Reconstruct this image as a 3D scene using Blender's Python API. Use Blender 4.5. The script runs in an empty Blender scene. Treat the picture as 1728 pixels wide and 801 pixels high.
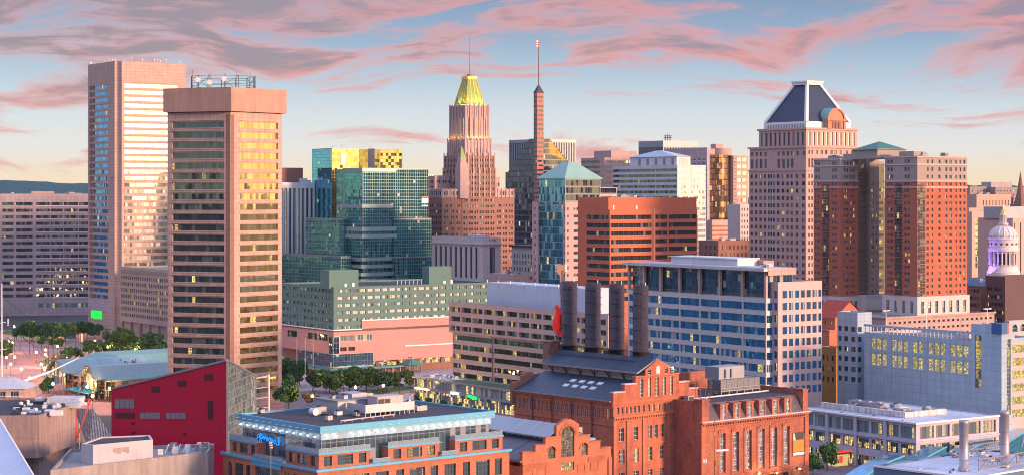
import bpy, math, random
from math import sin, cos, pi, radians as R
from mathutils import Vector
random.seed(7)
C = bpy.context.scene.collection
SC = bpy.context.scene
# ------------------------------------------------------------- camera
F = 3300.0; CAMZ = 82.0; HY = 327.0
cd = bpy.data.cameras.new('camera'); cam = bpy.data.objects.new('camera', cd); C.objects.link(cam)
cam.location = (0, 0, CAMZ); cam.rotation_euler = (R(90), 0, 0)
cd.sensor_width = 36; cd.lens = F / 1728 * 36
cd.shift_y = -(400.5 - HY) / 1728
cd.clip_start = 1; cd.clip_end = 60000
SC.camera = cam
# ------------------------------------------------------------- world, sun, exposure
SUN_EL = 9.0; SUN_R = 119.0       # degrees, clockwise from the view axis (+Y)
w = bpy.data.worlds.new('World'); SC.world = w; w.use_nodes = True
class NT:
    """small node-tree writer"""
    def __init__(s, t): s.t = t; t.nodes.clear()
    def n(s, typ, **kw):
        x = s.t.nodes.new(typ)
        for k, v in kw.items():
            if k == 'i':
                for kk, vv in v.items(): s.set(x, kk, vv)
            else: setattr(x, k, v)
        return x
    def set(s, x, k, v):
        if isinstance(v, bpy.types.NodeSocket): s.t.links.new(v, x.inputs[k])
        else: x.inputs[k].default_value = v
    def m(s, op, a, b=0.0, c=0.0, clamp=False):
        x = s.t.nodes.new('ShaderNodeMath'); x.operation = op; x.use_clamp = clamp
        for i, v in enumerate((a, b, c)): s.set(x, i, v)
        return x.outputs[0]
    def mix(s, f, a, b, bt='MIX'):
        x = s.t.nodes.new('ShaderNodeMix'); x.data_type = 'RGBA'; x.blend_type = bt
        s.set(x, 0, f)
        for i, v in ((6, a), (7, b)):
            if isinstance(v, (tuple, list)) and len(v) == 3: v = tuple(v) + (1,)
            s.set(x, i, v)
        return x.outputs[2]
    def ss(s, v, lo, hi):
        x = s.t.nodes.new('ShaderNodeMapRange'); x.interpolation_type = 'SMOOTHSTEP'
        s.set(x, 0, v); s.set(x, 1, lo); s.set(x, 2, hi); return x.outputs[0]
    def noise(s, v, scale=1, det=4, rough=.55, dist=0, dim='3D'):
        x = s.t.nodes.new('ShaderNodeTexNoise'); x.noise_dimensions = dim
        s.set(x, 'Vector', v); s.set(x, 'Scale', scale); s.set(x, 'Detail', det); s.set(x, 'Roughness', rough); s.set(x, 'Distortion', dist)
        return x
    def xyz(s, a, b, c=0.0):
        x = s.t.nodes.new('ShaderNodeCombineXYZ')
        for i, v in enumerate((a, b, c)): s.set(x, i, v)
        return x.outputs[0]
def build_sky():
    t = NT(w.node_tree)
    sky = t.n('ShaderNodeTexSky', sky_type='NISHITA', sun_disc=False, sun_elevation=R(SUN_EL), sun_rotation=R(SUN_R), air_density=1.2, dust_density=1.4, ozone_density=2.2)
    tc = t.n('ShaderNodeTexCoord'); sp = t.n('ShaderNodeSeparateXYZ', i={0: tc.outputs['Generated']})
    x, y, z = sp.outputs
    az = t.m('ARCTAN2', x, y)
    el = t.m('ARCSINE', z)
    # daylight sky: pale cream at the skyline, blue-grey above, and warm where the sun stands
    ramp = t.n('ShaderNodeValToRGB', i={0: t.m('MULTIPLY', t.m('ADD', el, 0.02), 2.2, clamp=True)})
    cr = ramp.color_ramp
    def lin(r, g, b): return tuple((v / 255) ** 2.2 for v in (r, g, b)) + (1,)
    cr.elements[0].position = 0; cr.elements[0].color = lin(255, 224, 176)
    cr.elements[1].position = 1; cr.elements[1].color = lin(168, 176, 222)
    for p, c in ((.060, (255, 232, 196)), (.095, (232, 232, 230)), (.13, (208, 220, 232)), (.17, (168, 192, 220)), (.22, (120, 150, 194)), (.27, (92, 120, 170)), (.34, (104, 132, 184)), (.5, (150, 164, 208))):
        e = cr.elements.new(p); e.color = lin(*c)
    grad = ramp.outputs[0]
    # warm glow round the sun azimuth, close to the horizon
    daz = t.m('COSINE', t.m('SUBTRACT', az, R(SUN_R)))
    glow = t.m('MULTIPLY', t.ss(daz, .50, 1.0), t.m('SUBTRACT', 1.0, t.ss(el, .015, .26)))
    # streaky clouds in azimuth / elevation
    u = t.m('MULTIPLY', az, 17.0); v = t.m('MULTIPLY', el, 100.0)
    wv = t.noise(t.xyz(t.m('MULTIPLY', az, 5.0), t.m('MULTIPLY', el, 14.0), 3.1), 1, 2)
    v2 = t.m('ADD', v, t.m('MULTIPLY', t.m('SUBTRACT', wv.outputs[0], .5), 6.0))
    vec = t.xyz(t.m('ADD', u, t.m('MULTIPLY', v2, -.16)), v2, 7.7)
    n1 = t.noise(vec, .62, 8, .60, .35).outputs[0]
    n2 = t.noise(t.xyz(u, v2, 21.3), .30, 5, .6, .2).outputs[0]
    n3 = t.noise(t.xyz(t.m('MULTIPLY', u, 1.3), t.m('MULTIPLY', v2, 1.0), 41.0), .9, 8, .66, .5).outputs[0]
    up = t.ss(el, .012, .085)
    cov = t.m('ADD', t.m('MULTIPLY', n1, .62), t.m('MULTIPLY', n2, .38))
    cov = t.m('ADD', cov, t.m('MULTIPLY', t.m('SUBTRACT', up, .5), .07))
    left = t.m('SUBTRACT', 1.0, t.ss(az, -.30, .10))
    cov = t.m('ADD', cov, t.m('MULTIPLY', left, .03))
    mask = t.m('MULTIPLY', t.ss(t.m('ADD', cov, t.m('MULTIPLY', t.m('SUBTRACT', n3, .5), .22)), .492, .61), t.ss(el, .004, .02))
    pink = t.mix(t.ss(n3, .35, .65), (.90, .19, .18, 1), (.72, .28, .33, 1))
    dark = t.mix(t.m('MULTIPLY', left, .6), (.27, .14, .25, 1), (.14, .065, .15, 1))
    dk = t.m('MULTIPLY', t.ss(t.m('ADD', t.m('ADD', cov, t.m('MULTIPLY', t.m('MULTIPLY', left, up), .04)), t.m('MULTIPLY', t.m('SUBTRACT', n3, .5), .25)), .55, .66), t.ss(t.m('ADD', t.m('MULTIPLY', n2, .8), t.m('MULTIPLY', up, .25)), .42, .62))
    cloud = t.mix(dk, pink, dark)
    far = t.m('SUBTRACT', 1.0, t.ss(el, .15, .4))
    col = t.mix(t.m('MULTIPLY', glow, .9), grad, (3.3, 1.9, .9, 1))
    col = t.mix(t.m('MULTIPLY', t.m('MULTIPLY', mask, far), .90), col, cloud)
    # sky overhead brightened beyond the skyline band, added fill for the shaded faces
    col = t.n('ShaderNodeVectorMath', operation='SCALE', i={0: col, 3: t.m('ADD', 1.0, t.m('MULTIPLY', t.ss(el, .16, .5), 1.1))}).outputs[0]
    nish = t.n('ShaderNodeBackground', i={0: sky.outputs[0], 1: .05})
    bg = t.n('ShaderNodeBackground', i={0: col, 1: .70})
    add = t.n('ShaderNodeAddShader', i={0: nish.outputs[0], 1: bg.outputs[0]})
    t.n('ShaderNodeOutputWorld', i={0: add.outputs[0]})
build_sky()
sl = bpy.data.lights.new('sun', 'SUN'); sl.energy = 4.7; sl.angle = R(7); sl.color = (1.0, .61, .39)
so = bpy.data.objects.new('sun', sl); C.objects.link(so)
sd = Vector((sin(R(SUN_R)) * cos(R(SUN_EL)), cos(R(SUN_R)) * cos(R(SUN_EL)), sin(R(SUN_EL))))
so.rotation_euler = sd.to_track_quat('Z', 'Y').to_euler()
vs = SC.view_settings; vs.view_transform = 'Standard'; vs.look = 'None'; vs.exposure = 0.35; vs.gamma = 1; vs.use_curve_mapping = False
SC.cycles.max_bounces = 5; SC.cycles.diffuse_bounces = 2; SC.cycles.glossy_bounces = 3; SC.cycles.use_denoising = True
SC.cycles.sample_clamp_indirect = 3; SC.cycles.filter_width = 1.0; SC.cycles.denoising_prefilter = 'ACCURATE'
# ------------------------------------------------------------- materials
def newmat(name):
    m = bpy.data.materials.new(name); m.use_nodes = True; return m, NT(m.node_tree)
def wallmat(name, col, rough=.85, var=.14, panel=None, line=.25, metal=0, streak=.10, stripes=None, spec=.3, soot=0):
    """masonry / metal cladding: uneven tone, weather streaks, panel joints (w, h, joint)"""
    m, t = newmat(name)
    uv = t.n('ShaderNodeUVMap').outputs[0]; s = t.n('ShaderNodeSeparateXYZ', i={0: uv}); u, v = s.outputs[0], s.outputs[1]
    g = t.n('ShaderNodeNewGeometry').outputs['Position']
    nb = t.noise(g, .05, 3).outputs[0]; nf = t.noise(g, 1.1, 3, .7).outputs[0]
    st = t.noise(t.xyz(t.m('MULTIPLY', u, .9), t.m('MULTIPLY', v, .06), 1.0), 1, 3, .7).outputs[0]
    k = t.m('ADD', t.m('MULTIPLY', t.m('SUBTRACT', nb, .5), var * 2), t.m('MULTIPLY', t.m('SUBTRACT', nf, .5), var * 1.6))
    k = t.m('ADD', k, t.m('MULTIPLY', t.m('SUBTRACT', st, .5), streak * 2.5))
    md = t.noise(g, .28, 4, .65).outputs[0]; k = t.m('ADD', k, t.m('MULTIPLY', t.m('SUBTRACT', md, .5), var * 1.3))
    k = t.m('ADD', k, 1.0)
    if panel:
        pw, ph, j = panel
        fu = t.m('FRACT', t.m('DIVIDE', u, pw)); fv = t.m('FRACT', t.m('DIVIDE', v, ph))
        ln = t.m('MAXIMUM', t.m('LESS_THAN', fu, j / pw), t.m('LESS_THAN', fv, j / ph))
        wn = t.n('ShaderNodeTexWhiteNoise', noise_dimensions='2D', i={0: t.xyz(t.m('FLOOR', t.m('DIVIDE', u, pw)), t.m('FLOOR', t.m('DIVIDE', v, ph)))}).outputs[0]
        k = t.m('ADD', k, t.m('MULTIPLY', t.m('SUBTRACT', wn, .5), var * .8))
        k = t.m('MULTIPLY', k, t.m('SUBTRACT', 1.0, t.m('MULTIPLY', ln, line)))
    c = t.n('ShaderNodeVectorMath', operation='SCALE', i={0: tuple(col), 3: k}).outputs[0]
    if soot:    # smoke-blackened and patched areas of old brick
        sn = t.noise(g, .16, 5, .7).outputs[0]; c = t.mix(t.m('MULTIPLY', t.ss(sn, .45, .75), soot), c, tuple(v_ * .35 + .03 for v_ in col))
        pn = t.noise(g, .55, 4, .7).outputs[0]; c = t.mix(t.m('MULTIPLY', t.ss(pn, .52, .75), soot * .6), c, tuple(v_ * .8 + .10 for v_ in col))
    b = t.n('ShaderNodeBsdfPrincipled', i={'Base Color': c, 'Roughness': rough, 'Metallic': metal, 'Specular IOR Level': spec})
    bp = t.n('ShaderNodeBump', i={'Strength': .25, 'Distance': .05, 'Height': nf}); t.set(b, 'Normal', bp.outputs[0])
    t.n('ShaderNodeOutputMaterial', i={0: b.outputs[0]})
    return m
def plain(name, col, rough=.6, metal=0, emit=0, ecol=None):
    m, t = newmat(name)
    g = t.n('ShaderNodeNewGeometry').outputs['Position']; nf = t.noise(g, 1.7, 3, .6).outputs[0]
    c = t.n('ShaderNodeVectorMath', operation='SCALE', i={0: tuple(col), 3: t.m('ADD', .82, t.m('MULTIPLY', nf, .36))}).outputs[0]
    b = t.n('ShaderNodeBsdfPrincipled', i={'Base Color': c, 'Roughness': rough, 'Metallic': metal})
    if emit: t.set(b, 'Emission Color', tuple(ecol or col) + (1,)); t.set(b, 'Emission Strength', emit)
    t.n('ShaderNodeOutputMaterial', i={0: b.outputs[0]})
    return m
def glassmat(name, tint, metal=.75, lit=.05, blind=.12, pane=(1.5, 50), mull=None, fcol=(.2, .2, .2), tilt=.012, wave=.01, lcol=(1, .80, .25), lstr=1.1, bcol=(.45, .42, .36), rough=.04, clump=.35):
    """reflective window glass: every pane is slightly out of true, some show blinds, some a lit room"""
    m, t = newmat(name)
    uv = t.n('ShaderNodeUVMap').outputs[0]; s = t.n('ShaderNodeSeparateXYZ', i={0: uv}); u, v = s.outputs[0], s.outputs[1]
    oi = t.n('ShaderNodeObjectInfo').outputs['Random']; at = t.n('ShaderNodeAttribute', attribute_name='rnd').outputs['Fac']
    wseed = t.m('ADD', t.m('MULTIPLY', oi, 31.0), t.m('MULTIPLY', at, 57.0))
    cu = t.m('FLOOR', t.m('DIVIDE', u, pane[0])); cv = t.m('FLOOR', t.m('DIVIDE', v, pane[1]))
    wn = t.n('ShaderNodeTexWhiteNoise', noise_dimensions='4D', i={0: t.xyz(cu, cv, 0.0), 'W': wseed})
    r1 = wn.outputs[0]; rc = t.n('ShaderNodeSeparateColor', i={0: wn.outputs[1]}); r2, r3 = rc.outputs[1], rc.outputs[2]
    # rooms cluster: a lit run covers several panes
    cn = t.noise(t.xyz(t.m('ADD', t.m('MULTIPLY', cu, .22), t.m('MULTIPLY', wseed, 7.3)), t.m('MULTIPLY', cv, .9), 0.0), 1.0, 1).outputs[0]
    litv = t.m('ADD', t.m('MULTIPLY', r1, 1 - clump), t.m('MULTIPLY', t.ss(cn, .3, .7), clump))
    thr = 1 - lit * (1 - clump * .55) - clump * .12 * (1 if lit > 0 else 0)
    isl = t.m('GREATER_THAN', litv, thr) if lit > 0 else 0.0
    isb = t.m('GREATER_THAN', r2, 1 - blind)
    g = t.n('ShaderNodeNewGeometry')
    nv = t.noise(g.outputs['Position'], .22, 2).outputs[1]
    off = t.n('ShaderNodeVectorMath', operation='ADD', i={
        0: t.n('ShaderNodeVectorMath', operation='SCALE', i={0: t.n('ShaderNodeVectorMath', operation='SUBTRACT', i={0: wn.outputs[1], 1: (.5, .5, .5)}).outputs[0], 3: tilt * 2}).outputs[0],
        1: t.n('ShaderNodeVectorMath', operation='SCALE', i={0: t.n('ShaderNodeVectorMath', operation='SUBTRACT', i={0: nv, 1: (.5, .5, .5)}).outputs[0], 3: wave * 2}).outputs[0]})
    nn = t.n('ShaderNodeVectorMath', operation='NORMALIZE', i={0: t.n('ShaderNodeVectorMath', operation='ADD', i={0: g.outputs['Normal'], 1: off.outputs[0]}).outputs[0]}).outputs[0]
    tc = t.n('ShaderNodeVectorMath', operation='SCALE', i={0: tuple(tint), 3: t.m('ADD', .8, t.m('MULTIPLY', r3, .4))}).outputs[0]
    gl = t.n('ShaderNodeBsdfPrincipled', i={'Base Color': tc, 'Roughness': rough, 'Metallic': metal, 'Normal': nn, 'IOR': 1.5})
    bl = t.n('ShaderNodeBsdfPrincipled', i={'Base Color': tuple(bcol) + (1,), 'Roughness': .25, 'Normal': nn, 'Specular IOR Level': .8})
    inn = t.noise(t.xyz(t.m('ADD', u, t.m('MULTIPLY', wseed, 3.0)), v, 0.0), 1.6, 3, .7).outputs[0]
    es = t.m('MULTIPLY', t.m('MULTIPLY', t.ss(inn, .33, .66), t.m('ADD', .45, t.m('MULTIPLY', r3, .8))), lstr)
    ec = t.mix(r2, tuple(lcol) + (1,), (1, .62, .22, 1))
    em = t.n('ShaderNodeEmission', i={0: ec, 1: es})
    li = t.n('ShaderNodeAddShader', i={0: t.n('ShaderNodeMixShader', i={0: .6, 1: gl.outputs[0], 2: t.n('ShaderNodeBsdfDiffuse', i={0: (.03, .03, .02, 1)}).outputs[0]}).outputs[0], 1: em.outputs[0]})
    a = t.n('ShaderNodeMixShader', i={0: t.m('MULTIPLY', isb, .75), 1: gl.outputs[0], 2: bl.outputs[0]})
    out = t.n('ShaderNodeMixShader', i={0: isl, 1: a.outputs[0], 2: li.outputs[0]})
    if mull:
        pw, ph, lw, lh = mull
        ln = t.m('MAXIMUM', t.m('LESS_THAN', t.m('FRACT', t.m('DIVIDE', u, pw)), lw / pw), t.m('LESS_THAN', t.m('FRACT', t.m('DIVIDE', v, ph)), lh / ph))
        fr = t.n('ShaderNodeBsdfPrincipled', i={'Base Color': tuple(fcol) + (1,), 'Roughness': .4, 'Metallic': .3})
        out = t.n('ShaderNodeMixShader', i={0: ln, 1: out.outputs[0], 2: fr.outputs[0]})
    t.n('ShaderNodeOutputMaterial', i={0: out.outputs[0]})
    return m
# ------------------------------------------------------------- mesh builder
class MB:
    def __init__(s): s.v = []; s.f = []; s.mi = []; s.r = []; s.cr = 0.0
    def poly(s, pts, m=0):
        n = len(s.v); s.v += [tuple(p) for p in pts]; s.f.append(tuple(range(n, n + len(pts)))); s.mi.append(m); s.r.append(s.cr)
    def box(s, x0, y0, z0, x1, y1, z1, m=0, bottom=True):
        if x0 > x1: x0, x1 = x1, x0
        if y0 > y1: y0, y1 = y1, y0
        n = len(s.v)
        s.v += [(x0, y0, z0), (x1, y0, z0), (x1, y1, z0), (x0, y1, z0), (x0, y0, z1), (x1, y0, z1), (x1, y1, z1), (x0, y1, z1)]
        fs = [(4, 5, 6, 7), (0, 1, 5, 4), (1, 2, 6, 5), (2, 3, 7, 6), (3, 0, 4, 7)] + ([(3, 2, 1, 0)] if bottom else [])
        for f in fs: s.f.append(tuple(n + i for i in f)); s.mi.append(m); s.r.append(s.cr)
    def prism(s, pts, z0, z1, m=0, mt=None):
        n = len(pts)
        s.poly([(x, y, z1) for x, y in pts], m if mt is None else mt); s.poly([(x, y, z0) for x, y in reversed(pts)], m)
        for i in range(n):
            a, b = pts[i], pts[(i + 1) % n]; s.poly([(a[0], a[1], z0), (b[0], b[1], z0), (b[0], b[1], z1), (a[0], a[1], z1)], m)
    def frustum(s, p0, z0, p1, z1, m=0, cap=True):
        n = len(p0)
        for i in range(n):
            a, b, c, d = p0[i], p0[(i + 1) % n], p1[(i + 1) % n], p1[i]
            s.poly([(*a, z0), (*b, z0), (*c, z1), (*d, z1)], m)
        if cap: s.poly([(*p, z1) for p in p1], m)
    def tube(s, a, b, r0, r1=None, n=6, m=0, cap=True):
        r1 = r0 if r1 is None else r1
        a, b = Vector(a), Vector(b); d = (b - a).normalized()
        x = d.orthogonal().normalized(); y = d.cross(x); k = len(s.v)
        for p, r in ((a, r0), (b, r1)):
            for i in range(n):
                t = 2 * pi * i / n; s.v.append(tuple(p + (x * cos(t) + y * sin(t)) * r))
        for i in range(n):
            j = (i + 1) % n; s.f.append((k + i, k + j, k + n + j, k + n + i)); s.mi.append(m); s.r.append(s.cr)
        if cap:
            s.f.append(tuple(k + n + i for i in range(n))); s.mi.append(m); s.r.append(s.cr)
            s.f.append(tuple(k + n - 1 - i for i in range(n))); s.mi.append(m); s.r.append(s.cr)
    def lathe(s, cx, cy, prof, n=16, m=0):
        k = len(s.v)
        for r, z in prof:
            for i in range(n): t = 2 * pi * i / n; s.v.append((cx + r * cos(t), cy + r * sin(t), z))
        for j in range(len(prof) - 1):
            for i in range(n):
                a = k + j * n + i; b = k + j * n + (i + 1) % n; s.f.append((a, b, b + n, a + n)); s.mi.append(m); s.r.append(s.cr)
        j = len(prof) - 1; s.f.append(tuple(k + j * n + i for i in range(n))); s.mi.append(m); s.r.append(s.cr)
    def mesh(s, name, mats, smooth=False):
        me = bpy.data.meshes.new(name); me.from_pydata(s.v, [], s.f)
        for m in (mats if isinstance(mats, (list, tuple)) else [mats]): me.materials.append(m)
        me.polygons.foreach_set('material_index', s.mi)
        if smooth: me.polygons.foreach_set('use_smooth', [True] * len(s.f))
        uv = []
        V = s.v
        for f in s.f:
            p0, p1, p2 = V[f[0]], V[f[1]], V[f[2]]
            ax, ay, az = p1[0] - p0[0], p1[1] - p0[1], p1[2] - p0[2]; bx, by, bz = p2[0] - p0[0], p2[1] - p0[1], p2[2] - p0[2]
            nx, ny, nz = ay * bz - az * by, az * bx - ax * bz, ax * by - ay * bx
            l = math.sqrt(nx * nx + ny * ny + nz * nz) or 1; nx /= l; ny /= l; nz /= l
            h = math.hypot(nx, ny)
            if h > .05: tx, ty = -ny / h, nx / h; cx, cy, cz = -nz * ty, nz * tx, nx * ty - ny * tx
            else: tx, ty = 1, 0; cx, cy, cz = 0, 1, 0
            for i in f:
                x, y, z = V[i]; uv += [x * tx + y * ty, x * cx + y * cy + z * cz]
        me.uv_layers.new(name='UVMap').data.foreach_set('uv', uv)
        if any(s.r): a = me.attributes.new('rnd', 'FLOAT', 'FACE'); a.data.foreach_set('value', s.r)
        return me
    def build(s, name, mats, parent=None, smooth=False):
        o = bpy.data.objects.new(name, s.mesh(name, mats, smooth)); C.objects.link(o); o.parent = parent
        return o
def tag(o, label=None, cat=None, group=None, kind=None):
    if label: o['label'] = label
    if cat: o['category'] = cat
    if group: o['group'] = group
    if kind: o['kind'] = kind
    return o
def empty(name, x, y, z, a=0):
    o = bpy.data.objects.new(name, None); C.objects.link(o); o.location = (x, y, z); o.rotation_euler = (0, 0, a); o.empty_display_size = .5
    return o
def copytree(o, loc=None, rz=None, parent=None, label=None):
    c = o.copy(); C.objects.link(c); c.parent = parent
    if loc: c.location = loc
    if rz is not None: c.rotation_euler = (0, 0, rz)
    if label: c['label'] = label
    for ch in list(o.children): copytree(ch, parent=c)
    return c
def gpt(px, py, z=0):
    """ground point seen at a place in the photograph (photo pixels), for a surface at height z"""
    Y = (CAMZ - z) * F / (py - HY); return ((px - 864) * Y / F, Y)
def wpt(px, Y): return ((px - 864) * Y / F, Y)
def zat(py, Y): return CAMZ - (py - HY) * Y / F
# ------------------------------------------------------------- building kit
class Site:
    """local frame of a building: origin at its near corner, +x along the right face, +y along the left face"""
    def __init__(s, c, Y, a=35):
        s.Y = Y; s.X = (c - 864) / F * Y; s.a = R(a); s.c = cos(s.a); s.s = sin(s.a)
    def r(s, px, v=0):
        X0, Y0 = s.X - s.s * v, s.Y + s.c * v; k = (px - 864) / F; return (k * Y0 - X0) / (s.c - k * s.s)
    def l(s, px, u=0):
        X0, Y0 = s.X + s.c * u, s.Y + s.s * u; k = (px - 864) / F; return (X0 - k * Y0) / (s.s + k * s.c)
    def z(s, py, u=0, v=0): return zat(py, s.Y + s.s * u + s.c * v)
    def root(s, name, label, cat='building', group=None):
        o = tag(empty(name, s.X, s.Y, 0, s.a), label, cat, group); o['_n'] = 0; return o
def evenly(a0, a1, n, w):
    p = (a1 - a0) / n; return [(a0 + p * (i + .5) - w / 2, a0 + p * (i + .5) + w / 2) for i in range(n)]
def pairs(a0, a1, n, w, gap):
    p = (a1 - a0) / n; o = []
    for i in range(n): c = a0 + p * (i + .5); o += [(c - gap / 2 - w, c - gap / 2), (c + gap / 2, c + gap / 2 + w)]
    return o
def floors(z0, z1, n, lo=.3, hi=.8):
    p = (z1 - z0) / n; return [(z0 + p * (i + lo), z0 + p * (i + hi)) for i in range(n)]
WINMESH = {}
class Style:
    def __init__(s, glass, frame=None, nx=1, nz=1, fw=.08, name='window', arch=False, sill=None): s.__dict__.update(glass=glass, frame=frame, nx=nx, nz=nz, fw=fw, name=name, arch=arch, sill=sill)
def add_win(mb, st, w, h, P):
    """one window: glass set behind its frame bars; P maps (x, depth, z)"""
    def q(x0, z0, x1, z1, k, m): mb.poly([P(x0, k, z0), P(x1, k, z0), P(x1, k, z1), P(x0, k, z1)], m)
    if st.arch:
        n = 8; pts = [(-w / 2, 0), (w / 2, 0)] + [(w / 2 * cos(pi * i / n), h - w / 2 + w / 2 * sin(pi * i / n)) for i in range(n + 1)]
        mb.poly([P(x, 0, z) for x, z in pts], 0)
    else: q(-w / 2, 0, w / 2, h, 0, 0)
    if st.frame:
        f = st.fw
        def bar(x0, z0, x1, z1):
            d = -.07; q(x0, z0, x1, z1, d, 1)
            mb.poly([P(x0, 0, z0), P(x0, d, z0), P(x0, d, z1), P(x0, 0, z1)], 1); mb.poly([P(x1, d, z0), P(x1, 0, z0), P(x1, 0, z1), P(x1, d, z1)], 1)
            mb.poly([P(x0, d, z1), P(x1, d, z1), P(x1, 0, z1), P(x0, 0, z1)], 1)
        hh = h - (w * .12 if st.arch else 0)
        for i in range(0 if not st.arch else 0, st.nx + 1):
            x = -w / 2 + w * i / st.nx; x = min(max(x, -w / 2 + f / 2), w / 2 - f / 2)
            bar(x - f / 2, 0, x + f / 2, (h - w / 2 if st.arch and i in (0, st.nx) else hh))
        for j in range(st.nz + 1):
            z = (h if not st.arch else h - w / 2) * j / st.nz; z = min(max(z, f / 2), h - f / 2)
            bar(-w / 2, z - f / 2, w / 2, z + f / 2)
        if st.sill:
            d = -.45; mb.poly([P(-w / 2 - .2, d, -.25), P(w / 2 + .2, d, -.25), P(w / 2 + .2, d, 0), P(-w / 2 - .2, d, 0)], 1)
            mb.poly([P(-w / 2 - .2, d, 0), P(w / 2 + .2, d, 0), P(w / 2 + .2, 0, 0), P(-w / 2 - .2, 0, 0)], 1)
def flush(root, wins, cap=100):
    byn = {}
    for wv in wins: byn.setdefault(wv[0].name, []).append(wv)
    for nm, ws in byn.items():
        ws.sort(key=lambda a: (-a[7], -a[5]))
        for (st, w, h, x, y, z, ang, pr) in ws[:cap]:
            key = (id(st), round(w, 2), round(h, 2))
            if key not in WINMESH:
                mb = MB(); add_win(mb, st, w, h, lambda a, k, c: (a, k, c))
                WINMESH[key] = mb.mesh(nm, [st.glass, st.frame] if st.frame else [st.glass])
            o = bpy.data.objects.new(nm, WINMESH[key]); C.objects.link(o); o.parent = root
            o.location = (x, y, z); o.rotation_euler = (0, 0, ang)
        rest = ws[cap:]
        if rest:
            # merge what is beyond the hundred into one stuff object with its own materials
            mats = []; mb = MB()
            for (st, w, h, x, y, z, ang, pr) in rest:
                ca, sa = cos(ang), sin(ang); mb.cr = random.random() + .001; n0 = len(mb.f)
                if st.glass not in mats: mats.append(st.glass)
                if st.frame and st.frame not in mats: mats.append(st.frame)
                add_win(mb, st, w, h, lambda a, k, c: (x + a * ca - k * sa, y + a * sa + k * ca, z + c))
                for i in range(n0, len(mb.f)): mb.mi[i] = mats.index(st.glass if mb.mi[i] == 0 else st.frame)
            o = mb.build('windows' if nm == 'window' else nm + 's', mats, root); o['kind'] = 'stuff'
def offset(poly, t):
    n = len(poly); out = []
    for i in range(n):
        a, b, c = Vector(poly[i - 1]), Vector(poly[i]), Vector(poly[(i + 1) % n])
        d1 = (b - a).normalized(); d2 = (c - b).normalized(); n1 = Vector((-d1.y, d1.x)); n2 = Vector((-d2.y, d2.x))
        k = n1 + n2; k = k / max(.3, (1 + n1.dot(n2))); p = b + k * t; out.append((p.x, p.y))
    return out
def wall_seg(mb, o, d, a0, a1, z0, z1, groups, rec, wins, m=0, pri=1):
    ang = math.atan2(d[1], d[0])
    P = lambda u, z, k=0: (o[0] + d[0] * u - d[1] * k, o[1] + d[1] * u + d[0] * k, z)
    def q(u0, za, u1, zb):
        if u1 - u0 > 1e-3 and zb - za > 1e-3: mb.poly([P(u0, za), P(u1, za), P(u1, zb), P(u0, zb)], m)
    rows = sorted([(r0, r1, cols, st) for rows_, cols, st in groups for r0, r1 in rows_ if r0 >= z0 - 1e-4 and r1 <= z1 + 1e-4])
    z = z0
    for r0, r1, cols, st in rows:
        if r0 < z - 1e-3: continue
        q(a0, z, a1, r0); u = a0
        for c0, c1 in sorted(cols):
            c0 = max(c0, a0); c1 = min(c1, a1)
            if c1 - c0 < .05 or c0 < u - 1e-3: continue
            q(u, r0, c0, r1); u = c1
            if st.arch:
                n = 8; w = c1 - c0; cm = (c0 + c1) / 2; zs = r1 - w / 2
                ar = [(cm + w / 2 * cos(pi * i / n), zs + w / 2 * sin(pi * i / n)) for i in range(n + 1)]
                mb.poly([P(c1, r1)] + [P(a, b) for a, b in ar[:n // 2 + 1]][::-1], m); mb.poly([P(c0, r1)] + [P(a, b) for a, b in ar[n // 2:]][::-1], m)
                path = [(c0, r0), (c1, r0)] + ar
            else: path = [(c0, r0), (c1, r0), (c1, r1), (c0, r1)]
            for i in range(len(path)):
                (ua, va), (ub, vb) = path[i], path[(i + 1) % len(path)]
                if abs(ua - ub) + abs(va - vb) > 1e-4: mb.poly([P(ua, va), P(ua, va, rec), P(ub, vb, rec), P(ub, vb)][::-1], m)
            x, y, zz = P((c0 + c1) / 2, r0, rec)
            wins.append((st, c1 - c0, r1 - r0, x, y, zz, ang, pri))
        q(u, r0, a1, r1); z = r1
    q(a0, z, a1, z1)
def mass(root, name, poly, z0, z1, specs, wall, roof, wins, par=.9, rec=.3, top=True, pri=None, extra=None):
    """a building volume with real window openings. specs[edge] = [(a0, a1, [(rows, cols, style), ...], rec)]; edges run counter-clockwise"""
    mb = MB(); n = len(poly)
    for i in range(n):
        a, b = poly[i], poly[(i + 1) % n]; L = math.hypot(b[0] - a[0], b[1] - a[1]); d = ((b[0] - a[0]) / L, (b[1] - a[1]) / L)
        sg = specs.get(i); u = 0
        if not sg: wall_seg(mb, a, d, 0, L, z0, z1, [], rec, wins); continue
        for s_ in sg:
            a0, a1, groups = s_[0], s_[1] if s_[1] is not None else L, s_[2]
            if a0 > u: wall_seg(mb, a, d, u, a0, z0, z1, [], rec, wins)
            wall_seg(mb, a, d, a0, min(a1, L), z0, z1, groups, s_[3] if len(s_) > 3 else rec, wins, pri=(pri or {}).get(i, 1)); u = a1
        if u < L: wall_seg(mb, a, d, u, L, z0, z1, [], rec, wins)
    if top:
        inn = offset(poly, .45); zr = z1 - par
        for i in range(n):
            a, b, c, e = poly[i], poly[(i + 1) % n], inn[(i + 1) % n], inn[i]
            mb.poly([(*a, z1), (*b, z1), (*c, z1), (*e, z1)], 0)
            mb.poly([(*c, z1), (*e, z1), (*e, zr), (*c, zr)][::-1], 0)
        mb.poly([(*p, zr) for p in inn], 1)
    if extra: extra(mb)
    return mb.build(name, [wall, roof], root)
def rect(u0, v0, u1, v1): return [(u0, v0), (u1, v0), (u1, v1), (u0, v1)]
def part(root, name, fn, mats, smooth=False):
    mb = MB(); fn(mb); return mb.build(name, mats, root, smooth)
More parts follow.
